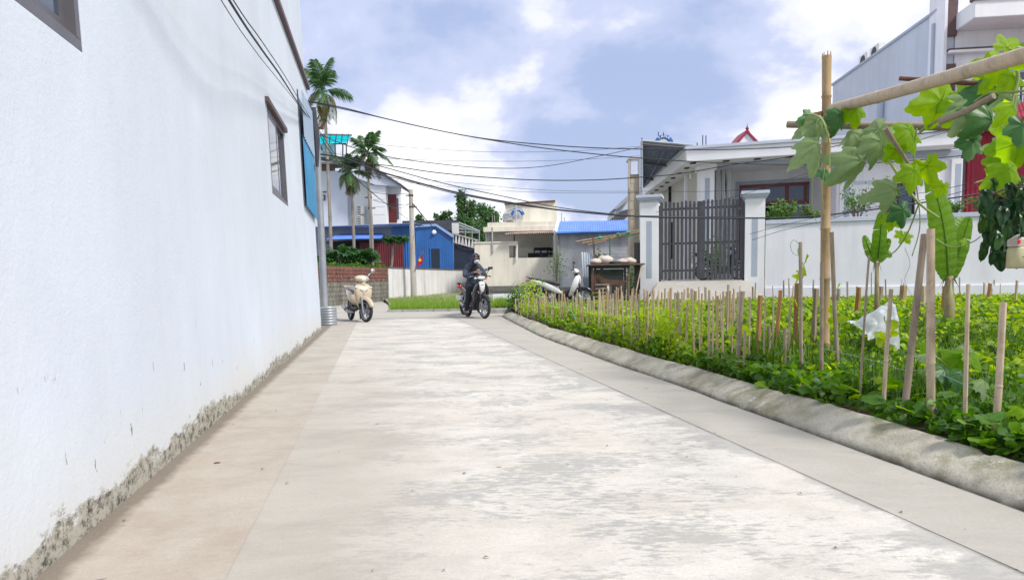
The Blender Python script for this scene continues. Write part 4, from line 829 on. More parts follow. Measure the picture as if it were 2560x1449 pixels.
# sacks on the cage roof
M['sack'] = mat('sack_cloth', (.56, .52, .48), (.46, .38, .32), 6, .9, bst=.4)
for i, (px, w_, h_, lab) in enumerate(((1495, .20, .10, 'pale rounded sack at the outer end of the cage roof'), (1517, .22, .15, 'tallest pinkish folded sack in the middle of the cage roof'), (1560, .17, .09, 'small crumpled white sack right of the dark rag on the cage roof'), (1579, .19, .11, 'pale sack nearest the gate pillar on the cage roof'))):
    c = KP.P(K(px, 660)[0], kz+.04, .45); b = MB(); b.ell((0, 0, h_*.75), (w_, .3, h_), 18, 12)
    b.v = [tuple(Vector(v)*(1 + .22*noise.noise(Vector(v)*7 + Vector((i*5, 0, 0))))) for v in b.v]; b.v = [(x, y, max(z, 0)) for x, y, z in b.v]
    o = b.build('sack', M['sack'], smooth=True); o.location = c; T(o, lab, 'sack', 'sacks on the cage roof')
b = MB(); c = KP.P(K(1540, 660)[0], kz+.05, .3); b.ell((0, 0, 0.02), (.16, .2, .05), 14, 8); b.v = [tuple(Vector(v)*(1+.5*noise.noise(Vector(v)*9))) for v in b.v]; o = b.build('rag', M['darkin'], smooth=True); o.location = c; T(o, 'crumpled dark rag between the sacks on the cage roof', 'rag')
b = MB(); KP.box(b, 1586, 606, 1602, 742, .4, .05); T(b.build('black_board', M['black']), 'tall black board leaning between the cage and the gate pillar', 'board')
b = MB(); b.tube([at(1602, 672, 19.4), at(1587, 745, 19.2)], .018, 8); T(b.build('leaning_stick', M['bamboo_pale']), 'long pale stick leaning against the gate pillar beside the cage', 'stick')

def skin(name, pts, edges, rad, m, parent=None, lv=2, root=0):
    me = bpy.data.meshes.new(name); me.from_pydata([tuple(p) for p in pts], edges, []); o = bpy.data.objects.new(name, me); COL.objects.link(o)
    sk = o.modifiers.new('skin', 'SKIN'); sk.use_smooth_shade = True
    if not me.skin_vertices: me.skin_vertices.new() if hasattr(me.skin_vertices, 'new') else None
    d = me.skin_vertices[0].data
    for i, r in enumerate(rad):
        d[i].radius = (r, r) if not isinstance(r, tuple) else r
    d[root].use_root = True
    su = o.modifiers.new('sub', 'SUBSURF'); su.levels = lv; su.render_levels = lv
    me.materials.append(m)
    if parent is not None: o.parent = parent
    return o
# dog, standing side-on, head towards -x
M['dogfur'] = mat('brown_fur', (.46, .24, .13), (.34, .17, .09), 9, .9, bst=.4)
dg_ = E('dog', KP.P((ka+kb)/2+.12, kf, .5), math.pi, 'reddish-brown dog standing side-on behind the wire front of the cage', 'dog')
P_ = []; Ed = []; Rd = []
def chain(pts, rads, frm=None):
    i0 = len(P_)
    for k, (p, r) in enumerate(zip(pts, rads)):
        P_.append(Vector(p)); Rd.append(r)
        if k == 0: 
            if frm is not None: Ed.append((frm, i0))
        else: Ed.append((i0+k-1, i0+k))
    return i0
s_ = chain([(-.26, 0, .40), (-.12, 0, .42), (.05, 0, .41), (.20, 0, .42), (.28, 0, .47), (.37, 0, .56), (.43, 0, .595), (.50, 0, .58), (.585, 0, .555)], [.085, .09, .105, .11, .075, .06, .065, .042, .026])
for sy in (-1, 1):
    chain([(.22, .06*sy, .30), (.20, .065*sy, .18), (.215, .065*sy, .04), (.245, .065*sy, .015)], [.045, .028, .02, .024], 3)
    chain([(-.22, .06*sy, .30), (-.17, .07*sy, .22), (-.27, .07*sy, .14), (-.24, .07*sy, .03), (-.21, .07*sy, .015)], [.06, .035, .022, .02, .024], 0)
    chain([(.40, .045*sy, .66), (.395, .055*sy, .70)], [.02, .008], 6)
chain([(-.36, 0, .44), (-.44, 0, .52), (-.42, 0, .60)], [.025, .02, .012], 0)
skin('body', P_, Ed, Rd, M['dogfur'], dg_, 2, 1)
b = MB(); b.ell((.60, 0, .56), (.016, .018, .014), 8, 6); b.build('nose', M['darkplastic'], dg_, smooth=True)
for sy in (-1, 1): b = MB(); b.ell((.47, .036*sy, .615), (.011, .008, .011), 8, 6); b.build('eye', M['darkplastic'], dg_, smooth=True)

# ================================================================== LEFT BACKGROUND
# ---- old brick and block wall with coping, whitewashed wall
bL = gz(797, 768); bR = gz(972, 752); WB = PL((bL.x, bL.y), (bR.x-bL.x, bR.y-bL.y)); lenB = (Vector((bR.x, bR.y)) - Vector((bL.x, bL.y))).length
ow = E('old_brick_wall', (bL.x, bL.y, 0), 0, 'stained wall of grey blocks topped with red brick courses behind the beige scooter', 'wall'); X = Matrix.Translation((-bL.x, -bL.y, 0))
zT = WB.uz(972, 664)[1]; zM = WB.uz(900, 704)[1]; zT2 = (zT + WB.uz(810, 671)[1])/2
b = MB(); WB.boxuz(b, -2.5, lenB, -.1, zT2, .03, .18); b.build('core_wall', M['mortar'], ow, xf=X)
b = MB(); nr = 5; bh = (zM+.0)/nr
for r_ in range(nr):
    u = -2.5 - (r_ % 2)*.1
    while u < lenB-.1:
        L_ = .24; WB.boxuz(b, max(u, -2.5)+.01, min(u+L_, lenB)-.01, r_*bh+.012, (r_+1)*bh-.008, random.uniform(.0, .02), .05); u += L_
T(b.build('block', M['blockwall'], ow, xf=X), kind='stuff')
b = MB(); nr = 4; bh = (zT2-zM)/nr
for r_ in range(nr):
    u = -2.5
    while u < lenB-.05:
        L_ = .105 if r_ != 3 else .21; 
        if random.random() > .03: WB.boxuz(b, u+.008, min(u+L_, lenB)-.008, zM + r_*bh+.012, zM + (r_+1)*bh-.01, random.uniform(-.015, .012), .06)
        u += L_
T(b.build('brick', M['brick'], ow, xf=X), kind='stuff')
M['whitestain'] = mat('stained_whitewash', (.72, .72, .71), (.62, .62, .62), .7, .85, streak=(.25, .25, .22), samt=.5)
eR = gz(1166, 735.5); eR = Vector((eR.x, eR.y, 0)); sR = Vector((bR.x+.03, bR.y+.01, 0)); WW = PL((sR.x, sR.y), (eR.x-sR.x, eR.y-sR.y)); lw = (eR-sR).length + 6
zW = WW.uz(985, 666)[1]; zWe = WW.uz(1160, 679)[1]; zW = (zW+zWe)/2
wwl = E('whitewashed_wall', sR, 0, 'long whitewashed boundary wall with a dark worn top behind the grass verge', 'wall'); X = Matrix.Translation(-sR)
b = MB(); WW.boxuz(b, 0, lw, -.1, zW, 0, .2); b.build('wall_face', M['whitestain'], wwl, xf=X)
b = MB(); WW.boxuz(b, -.02, lw, zW, zW+.06, -.04, .28); b.build('coping', M['darkconc'], wwl, xf=X, bevel=.01)
# ---- concrete poles, flag
def cpole(px0, py0, px1, py1, Y, r0, r1, lab):
    t_ = at(px0, py0, Y); g_ = at(px1, py1, Y); o = E('concrete_pole', (g_.x, g_.y, 0), 0, lab, 'pole', 'concrete utility poles'); X = Matrix.Translation((-g_.x, -g_.y, 0))
    b = MB(); b.tube([Vector((g_.x, g_.y, -.2)), t_], [r0, r1], 14); b.build('shaft', M['concpole'], o, smooth='angle', xf=X)
    for k in (.3, .9): b = MB(); b.lathe([(r1+.015, -.05), (r1+.03, 0), (r1+.015, .05)], t_ - Vector((0, 0, k)), n=12); b.build('clamp', M['rust'], o, xf=X)
    b = MB(); b.box(t_ - Vector((.18, 0, .3)), (.2, .06, .06)); b.box(t_ - Vector((-.18, 0, .9)), (.22, .06, .06)); T(b.build('insulator', M['darkconc'], o, xf=X), kind='stuff'); return t_
cp = cpole(1027, 474, 1034.5, 742, 36.5, .165, .11, 'weathered concrete utility pole standing in the grass in front of the white wall')
cpole(924, 480, 931.5, 668, 39, .13, .10, 'thinner concrete utility pole standing among the palms')
fl_ = E('flag', at(1040, 690, 36.3), 0, 'red flag with a yellow star hanging beside the concrete pole', 'flag'); f0 = at(1040, 690, 36.3)
b = MB(); b.tube([at(1038, 675, 36.3)-f0, at(1058, 626, 36.3)-f0], .02, 6); b.build('flagstaff', M['wood'], fl_)
M['flagred'] = mat('flag_red', (.62, .01, .02), (.5, .01, .015), 3, .8); M['flagyellow'] = mat('flag_star', (.8, .6, .04), (.7, .5, .03), 3, .8)
fq = [at(1041, 660, 36.3)-f0, at(1056, 630, 36.3)-f0, at(1057, 657, 36.3)-f0, at(1042, 667, 36.3)-f0]
vs = []; n = 14
for j in range(n+1):
    for i in range(n+1):
        u, v = i/n, j/n; p = (fq[0]*(1-u)+fq[1]*u)*(1-v) + (fq[3]*(1-u)+fq[2]*u)*v; vs.append(p + Vector((0, .05*math.sin(u*9+v*2), 0)))
b = MB(); b.add(vs, [(j*(n+1)+i, j*(n+1)+i+1, (j+1)*(n+1)+i+1, (j+1)*(n+1)+i) for j in range(n) for i in range(n)]); b.build('cloth', M['flagred'], fl_, smooth=True, fix=False)
b = MB(); c = at(1050, 650, 36.22)-f0; pts = [c + Vector((math.cos(R(100+36*k)), 0, math.sin(R(100+36*k)))) * (.12 if k % 2 == 0 else .05) for k in range(10)]; b.prism(pts, [p + Vector((0, .01, 0)) for p in pts]); b.build('star', M['flagyellow'], fl_)
# ---- long shed with blue roof, red sheet wall
LY = 43.0; LP = PL((0, LY), (1, -.02)); o_ = LP.pt(900, 700); ls = E('long_shed', (o_.x, o_.y, 0), 0, 'long low shed with blue corrugated roof and dark red sheet wall behind palms', 'shed'); X = Matrix.Translation((-o_.x, -o_.y, 0))
Q = lambda px, py, off=0: LP.uz(px, py, off)
b = MB(); LP.box(b, 780, 566, 985, 760, .3, .15); b.build('grey_wall', mat('shed_grey', (.22, .26, .36), (.18, .22, .31), .8, .8), ls, xf=X)
b = MB(); x0 = Q(978, 600)[0]; x1 = Q(1036, 600)[0]; b.corr(LP.P(x0, 0, .25), LP.P(x1, 0, .25), LP.P(x1, Q(1000, 565)[1], .25), LP.P(x0, Q(1000, 565)[1], .25), 9, .03); b.build('blue_wall', M['bluesheet'], ls, smooth=True, fix=False, xf=X)
b = MB(); z1_ = Q(900, 567)[1]; b.corr(LP.P(Q(786, 560)[0], z1_, -.5), LP.P(Q(1042, 560)[0], z1_+.12, -.5), LP.P(Q(1042, 560)[0], z1_+.25, 3), LP.P(Q(786, 560)[0], z1_+.16, 3), 60, .035); b.build('roof_sheet', M['blueroof'], ls, smooth=True, fix=False, xf=X)
b = MB(); b.corr(LP.P(Q(826, 598)[0], Q(826, 600)[1], -.9), LP.P(Q(962, 598)[0], Q(962, 598)[1], -.9), LP.P(Q(958, 586)[0], Q(958, 583)[1], .2), LP.P(Q(850, 586)[0], Q(850, 584)[1], .2), 34, .03); b.build('awning', M['blueroof'], ls, smooth=True, fix=False, xf=X)
x0 = Q(898, 600)[0]; x1 = Q(1008, 600)[0]; b = MB(); b.corr(LP.P(x0, 0, .05), LP.P(x1, 0, .05), LP.P(x1, Q(1000, 600)[1], .05), LP.P(x0, Q(1000, 600)[1], .05), 20, .03); b.build('red_wall', M['redsheet'], ls, smooth=True, fix=False, xf=X)
b = MB(); LP.box(b, 815, 601, 1008, 608, .02, .1); b.build('shadow_strip', M['darkin'], ls, xf=X); b = MB(); LP.box(b, 826, 602, 900, 700, .2, .05); b.build('opening', M['darkin'], ls, xf=X)  # near-black strip and sheet stand in for the shade under the awning
# ---- blue shed with sloping roof line
BY = 53.0; BP = PL((0, BY), (1, .05)); o_ = BP.pt(1080, 700); bs = E('blue_shed', (o_.x, o_.y, 0), 0, 'bright blue metal shed with sloping roof line and dark window above the whitewashed wall', 'shed'); X = Matrix.Translation((-o_.x, -o_.y, 0))
b = MB(); BP.poly(b, [(1008, 700), (1008, 572), (1040, 566), (1090, 563), (1133, 592), (1136, 700)], 0, .2); b.build('sheet_wall', M['bluesheet'], bs, xf=X)
b = MB()
for k in range(22): px = 1011+k*5.6; b.tube([BP.pt(px, 699, -.02), BP.pt(px, 573 if px < 1094 else 566+(px-1090)*.68, -.02)], .012, 4, cap=False)
T(b.build('ribs', M['bluesheet'], bs, xf=X, fix=False), kind='stuff')
b = MB(); BP.poly(b, [(1038, 568), (1038, 562), (1090, 559), (1135, 588), (1134, 595), (1089, 565)], -.15, .9); b.build('roof_edge', mat('blue_edge', (.30, .42, .68), (.24, .36, .62), 2, .5), bs, xf=X)
b = MB(); BP.box(b, 1076, 618, 1102, 672, -.08, .07); wfr = b.build('window', M['bluesheet'], bs, xf=X); b = MB(); BP.box(b, 1079, 621, 1099, 672, -.1, .018); b.build('pane', M['navy'], wfr, xf=X)
b = MB(); c = BP.pt(1085, 580, -.25); b.lathe([(0, 0), (.12, .02), (.16, .08), (.17, .1)], c, 'y', 14); b.build('floodlight', M['white_trim'], bs, xf=X)
b = MB(); BP.poly(b, [(1136, 700), (1134, 604), (1196, 618), (1196, 700)], .3, .1); b.build('dark_panel', M['navy'], bs, xf=X)
# balustrade terrace right of the blue shed
b = MB(); BP.poly(b, [(1130, 607), (1131, 584), (1196, 602), (1196, 616)], .2, .06); b.build('terrace_band', M['darkconc'], bs, xf=X)
for k in range(15):
    px = 1133+k*4.1; y0_ = 586+(px-1131)*.275; b = MB(); b.tube([BP.pt(px, y0_+20, .1), BP.pt(px+2.2*(1 if k % 2 else -1)+1, y0_, .1)], .045, 4); b.build('terrace_bar', M['whitestain'], bs, xf=X)
b = MB(); BP.poly(b, [(1130, 585), (1130, 581), (1196, 599), (1196, 603)], .05, .2); b.build('terrace_rail', M['concrete'], bs, xf=X)
DP = PL((0, 58), (1, .03)); o_ = DP.pt(1080, 700); dk = E('dark_roofed_hall', (o_.x, o_.y, 0), 0, 'wide hall with low dark roof and open steel frame end behind the blue shed', 'building'); X = Matrix.Translation((-o_.x, -o_.y, 0))
b = MB(); DP.poly(b, [(925, 562), (925, 553), (1139, 550), (1152, 556), (1152, 575), (1128, 577), (930, 577)], 0, 6); b.build('roof', M['darkroof'], dk, xf=X)
b = MB(); DP.box(b, 930, 575, 1130, 640, .5, .2); b.build('hall_wall', M['darkconc'], dk, xf=X)
b = MB(); DP.box(b, 1130, 557, 1147, 584, -.6, .3); b.build('white_panel', M['whitestain'], dk, xf=X)
for (a_, c_) in (((1147, 556), (1200, 578)), ((1147, 563), (1200, 582)), ((1147, 571), (1200, 577)), ((1163, 558), (1163, 595)), ((1180, 566), (1180, 600)), ((1198, 576), (1198, 606)), ((1147, 580), (1200, 582))):
    b = MB(); b.tube([DP.pt(*a_, -.5), DP.pt(*c_, -.5)], .05, 4); b.build('frame_bar', M['steel'], dk, xf=X)
# ---- modern white house far left
MY = 52.0; MP = PL((0, MY), (1, -.02)); o_ = MP.pt(880, 700); mh = E('modern_house', (o_.x, o_.y, 0), 0, 'two-storey white modern house with brown roof edges and a cyan rooftop canopy', 'house'); X = Matrix.Translation((-o_.x, -o_.y, 0))
def mpoly(n, m, pts, off, th): b = MB(); MP.poly(b, pts, off, th); return b.build(n, m, mh, xf=X)
def mbox(n, m, *a): b = MB(); MP.box(b, *a); return b.build(n, m, mh, xf=X)
M['housewhite'] = mat('house_white', (.62, .67, .80), (.56, .62, .75), .5, .8); M['housewhite2'] = mat('house_white2', (.74, .76, .79), (.68, .70, .73), .5, .8)
mbox('main_wall', M['housewhite'], 740, 426, 880, 760, 0, .3); mbox('side_wall', M['housewhite2'], 878, 440, 936, 760, -.0, .3)
mbox('projecting_wall', M['housewhite2'], 933, 462, 963, 760, -1.2, 1.5); mbox('end_wall', M['housewhite2'], 962, 458, 1000, 760, -.2, .5)
mbox('brown_band', M['brownpaint'], 740, 406, 835, 428, -.05, .25); mbox('white_fascia', M['white_trim'], 740, 400, 836, 406, -1.0, 1.2); mbox('roof_edge', M['darkroof'], 740, 393, 893, 400, -1.1, 4)
mbox('roof_wall', M['housewhite2'], 740, 359, 832, 394, 1.5, 2)
mpoly('sloping_roof', M['darkroof'], [(836, 396), (893, 391), (1002, 459), (1000, 464), (890, 397), (836, 401)], -1.6, 5)
mpoly('soffit', M['palegrey'], [(890, 398), (1000, 464), (972, 464), (938, 462), (880, 440), (878, 402)], -1.4, 1.3)
mpoly('eave_board', M['brownpaint'], [(885, 428), (960, 452), (960, 463), (935, 463), (885, 443)], -.4, .35)
lv_ = mbox('louvre', M['redsheet'], 971, 486, 990, 556, -.28, .07)
for k in range(17): mbox('slat', M['redwood'], 972, 487+k*4.1, 989, 489.4+k*4.1, -.33, .045).parent = mh
mbox('window_pane', M['glass'], 992, 495, 996, 548, -.22, .015)
for y in (480, 499, 517, 537):
    mbox('groove', M['steel'], 882, y-1, 933, y, -.01, .008); mbox('groove', M['steel'], 934, y-1, 962, y, -1.21, .008)
mbox('deco_bar', M['brownpaint'], 782, 478, 816, 481.5, -.06, .05)
for a_ in ((787, 487, 813, 490), (787, 498, 813, 501), (787, 490, 790, 498), (810, 490, 813, 498), (796, 490, 804, 498)): mbox('deco_frame', M['brownpaint'] if a_[0] != 796 else M['navy'], *a_, -.06, .05)
# canopy
b = MB(); b.corr(MP.pt(742, 360, 2), MP.pt(868, 357, 2), MP.pt(880, 336, -1.5), MP.pt(742, 332, -1.5), 22, .03); b.build('cyan_canopy', leafmat('cyan_sheet', [(.01, .28, .36), (.02, .34, .44)], .6, island=False), mh, smooth=True, fix=False, xf=X)
for k in range(9): b = MB(); x_ = 748+k*15; b.tube([MP.pt(x_, 361, 2) , MP.pt(x_+3, 335, -1.5)], .035, 4); b.build('canopy_rafter', M['winframe'], mh, xf=X)
for a_, c_ in (((742, 362), (866, 359)), ((742, 335), (880, 338))): b = MB(); b.tube([MP.pt(*a_, 2 if a_[1] > 350 else -1.5), MP.pt(*c_, 2 if a_[1] > 350 else -1.5)], .05, 4); b.build('canopy_beam', M['winframe'], mh, xf=X)
for px in (857, 838, 866): b = MB(); b.tube([MP.pt(px, 360, 1.0), MP.pt(px, 394, 1.0)], .05, 4); b.build('canopy_post', M['winframe'], mh, xf=X)
for i, y0_ in enumerate((514, 540)):
    c = MP.pt(903, y0_+11, -.35); a = E('air_conditioner', c, 0, ('upper', 'lower')[i] + ' white outdoor unit of the pair on the modern house wall', 'air conditioner', 'outdoor units on the modern house'); b = MB(); b.box((0, 0, 0), (.55, .35, .66)); b.build('casing', M['plastic'], a, bevel=.02)
    for k in range(5): b = MB(); b.box((-.13 + .0, -.18, -.24+k*.12), (.24, .02, .06)); b.build('grille_slat', M['darkplastic'], a)
tank(800, 377, 14, 51, '', 'pale steel tank under the cyan canopy on the modern house roof', 1.2, 1.4)
# ================================================================== MOTORBIKES AND RIDER
def ring(c, a, b, ax='x', n=18, p=2.4):
    o = []
    for j in range(n):
        t = 2*math.pi*j/n; ca, sa = math.cos(t), math.sin(t)
        x = a*math.copysign(abs(ca)**(2/p), ca); y = b*math.copysign(abs(sa)**(2/p), sa)
        o.append(Vector(c) + (Vector((0, x, y)) if ax == 'x' else Vector((x, y, 0))))
    return o
def loftp(name, rings_, m, parent, sub=1):
    b = MB(); b.loft(rings_); return b.build(name, m, parent, smooth=True, sub=sub)
def wheel(parent, cx, r, tw, steer=0.0, pivot=None, rim=None, disc=True):
    rim = rim or M['alloy']; Rm = Matrix.Translation((pivot or cx, 0, 0)) @ Matrix.Rotation(steer, 4, 'Z') @ Matrix.Translation((-(pivot or cx), 0, 0)) if steer else Matrix.Identity(4)
    b = MB(); pr = [(r-tw*1.0, -.028), (r-tw*1.0, .028), (r-tw*.86, .030), (r-tw*.86, -.030)]; rg = []
    b.lathe([(r-tw-.02, -.03), (r-tw+.004, -.033), (r-tw+.004, .033), (r-tw-.02, .03), (r-tw-.026, .0), (r-tw-.02, -.03)], (cx, 0, r), 'y', 28)
    b.lathe([(0, -.05), (.045, -.05), (.05, -.02), (.05, .02), (.045, .05), (0, .05)], (cx, 0, r), 'y', 14)
    for k in range(5):
        for s in (-.13, .13):
            a = 2*math.pi*k/5 + s; a2 = 2*math.pi*k/5 + s*1.7
            b.tube([(cx+math.cos(a2)*.04, 0, r+math.sin(a2)*.04), (cx+math.cos(a)*(r-tw-.01), 0, r+math.sin(a)*(r-tw-.01))], [.014, .010], 6)
    w = b.build('wheel', rim, parent, smooth='angle', xf=Rm)
    b = MB(); n = 10; prf = [(r-tw, -.026)] + [(r - tw*.5 + math.cos(t)*tw*.5 if 0 else r-tw + tw*max(0, math.sin(t))**.6, -math.cos(t)*tw*.62) for t in [math.pi*i/n for i in range(n+1)]] + [(r-tw, .026)]
    b.lathe(prf, (cx, 0, r), 'y', 36); b.build('tyre', M['tyre'], w, smooth=True, xf=Rm)
    if disc: b = MB(); b.lathe([(.05, .055), (.11, .055), (.11, .060), (.05, .060), (.05, .055)], (cx, 0, r), 'y', 20); b.build('brake_disc', M['steel'], w, xf=Rm)
    return w
def mirror(parent, base, out, m, Rm, shape='rect', ms=1.0):
    b = MB(); b.tube([base, Vector(base)+Vector((-.02, out*.06, .10)), Vector(base)+Vector((-.01, out*.13, .17))], .008, 6); st = b.build('mirror', m, parent, smooth=True, xf=Rm)
    c = Vector(base)+Vector((-.005, out*.14, .20)); b = MB()
    if shape == 'rect': b.box(c, (.03, .13*ms, .065)); b.build('mirror_housing', m, st, bevel=.012, xf=Rm)
    else: b.ell(c, (.022, .065, .05), 14, 8); b.build('mirror_housing', m, st, smooth=True, xf=Rm)
    b = MB(); b.box(c + Vector((-.022, 0, 0)), (.004, .105, .05)); b.build('mirror_glass', M['mirror'], st, xf=Rm)
def RX(steer, px=.52): return Matrix.Translation((px, 0, 0)) @ Matrix.Rotation(steer, 4, 'Z') @ Matrix.Translation((-px, 0, 0))
def exhaust(parent, m, y=-.15):
    b = MB(); b.tube([(-.05, y*.6, .22), (-.25, y, .22), (-.42, y, .27), (-.72, y, .36)], [.02, .03, .055, .05], 12); b.build('exhaust', m, parent, smooth='angle')
    b = MB(); b.tube([(-.40, y-.035, .29), (-.66, y-.035, .37)], .045, 10); b.build('heat_shield', M['alloy'], parent, smooth='angle')

# ---- beige scooter
def beige_scooter(loc, rz, steer, label):
    t = E('motor_scooter', loc, rz, label, 'scooter'); C = M['beige']; r = .275; fx = .64; rx = -.63; Rm = RX(steer)
    wheel(t, fx, r, .062, steer, .52); wheel(t, rx, r, .07)
    loftp('leg_shield', [ring((.40, 0, .30), .05, .10, 'z'), ring((.45, 0, .40), .06, .13, 'z', p=3), ring((.47, 0, .52), .075, .175, 'z', p=3), ring((.49, 0, .66), .095, .215, 'z', p=3), ring((.485, 0, .78), .105, .225, 'z', p=3), ring((.455, 0, .88), .085, .20, 'z', p=3), ring((.43, 0, .935), .05, .13, 'z'), ring((.42, 0, .95), .02, .06, 'z')], C, t)
    b = MB(); b.box((.592, .05, .77), (.012, .13, .012), Matrix.Rotation(.6, 3, 'X')); b.box((.592, -.05, .77), (.012, .13, .012), Matrix.Rotation(-.6, 3, 'X')); T(b.build('chrome_chevron', M['stainless'], t), kind='stuff')
    b = MB(); b.ell((.575, 0, .70), (.02, .03, .035), 12, 8); b.build('badge', M['stainless'], t, smooth=True)
    for s in (-1, 1): b = MB(); b.ell((.52, .17*s, .845), (.05, .045, .028), 12, 8); b.build('indicator', M['lens'], t, smooth=True)
    b = MB(); b.tube([(.40, 0, .42), (.52, 0, .42)], .12, 14); b.build('inner_wheel_arch', M['darkplastic'], t, smooth=True)
    # front fender
    rg = []
    for k in range(9):
        a = R(15 + 150*k/8); w_ = .085*(1 - .25*abs(k-4)/4); rr = r+.035
        c = Vector((fx + math.cos(a)*rr, 0, r + math.sin(a)*rr)); d = Vector((math.cos(a), 0, math.sin(a)))
        rg.append([c + Vector((0, y*w_, 0)) + d*(z - .03*abs(y)**2) for y, z in ((-1, -.02), (-.9, .02), (-.45, .04), (0, .048), (.45, .04), (.9, .02), (1, -.02), (.5, .0), (0, .01), (-.5, .0))])
    b = MB(); b.loft(rg); b.build('front_fender', C, t, smooth=True, sub=1, xf=Rm)
    for s in (-1, 1): b = MB(); b.tube([(fx-.0, .085*s, r), (fx-.07, .085*s, .62)], [.022, .026], 10); b.build('fork', M['steel'], t, smooth='angle', xf=Rm)
    # head set
    rg = [ring((.40, -.26, 1.03), .03, .02, 'z')]
    b = MB(); rg = []
    for k in range(11):
        y = -.19 + .38*k/10; s = 1 - (abs(y)/.215)**2.2
        rg.append([Vector((.42 + .015*math.cos(0) + math.cos(a)*(.035+.085*s), y, 1.045 + .02*s + math.sin(a)*(.03+.055*s))) for a in [2*math.pi*j/14 for j in range(14)]])
    b.loft(rg); b.build('handlebar_cowl', C, t, smooth=True, sub=1, xf=Rm)
    b = MB(); b.ell((.515, 0, 1.05), (.045, .085, .06), 18, 10); b.build('headlight', M['lens'], t, smooth=True, xf=Rm)
    for s in (-1, 1):
        b = MB(); b.tube([(.40, .17*s, 1.06), (.35, .34*s, 1.07)], .018, 10); b.build('handgrip', M['darkplastic'], t, smooth=True, xf=Rm)
        b = MB(); b.tube([(.43, .18*s, 1.05), (.43, .26*s, 1.04), (.40, .34*s, 1.04)], .007, 6); b.build('brake_lever', M['alloy'], t, smooth=True, xf=Rm)
        if s > 0: mirror(t, (.39, .16*s, 1.06), 1.4, M['stainless'], Rm, 'oval')
    b = MB(); b.tube([(.44, 0, .86), (.425, 0, 1.02)], [.09, .075], 14); b.build('steering_neck', C, t, smooth=True)
    b = MB(); b.box((.12, 0, .33), (.55, .30, .07)); b.build('floorboard', M['darkplastic'], t, bevel=.02)
    loftp('rear_body', [ring((-.10, 0, .50), .12, .13), ring((-.16, 0, .58), .15, .19), ring((-.35, 0, .64), .17, .16), ring((-.60, 0, .70), .15, .12), ring((-.82, 0, .75), .10, .075), ring((-.93, 0, .77), .04, .03)], C, t)
    loftp('seat', [ring((-.06, 0, .755), .08, .03), ring((-.12, 0, .775), .13, .05), ring((-.40, 0, .80), .14, .05), ring((-.72, 0, .845), .12, .045), ring((-.84, 0, .85), .06, .02)], M['seatgrey'], t)
    b = MB(); b.tube([(-.66, .12, .84), (-.92, .11, .88), (-.97, 0, .88), (-.92, -.11, .88), (-.66, -.12, .84)], .015, 8); b.build('grab_rail', C, t, smooth=True)
    b = MB(); b.box((-.40, .0, .34), (.40, .16, .2)); b.build('engine_case', M['darkplastic'], t, bevel=.03); exhaust(t, M['alloy'], -.17)
    b = MB(); b.ell((-.94, 0, .74), (.04, .09, .04), 12, 8); b.build('tail_light', M['redlens'], t, smooth=True)
    b = MB(); b.tube([(-.15, .12, .26), (-.12, .2, .03), (-.06, .22, .03)], .012, 6); b.build('side_stand', M['black'], t)
    b = MB(); b.tube([(-.2, .1, .24), (-.25, .14, .04)], .014, 6); b.build('centre_stand', M['black'], t)
    return t
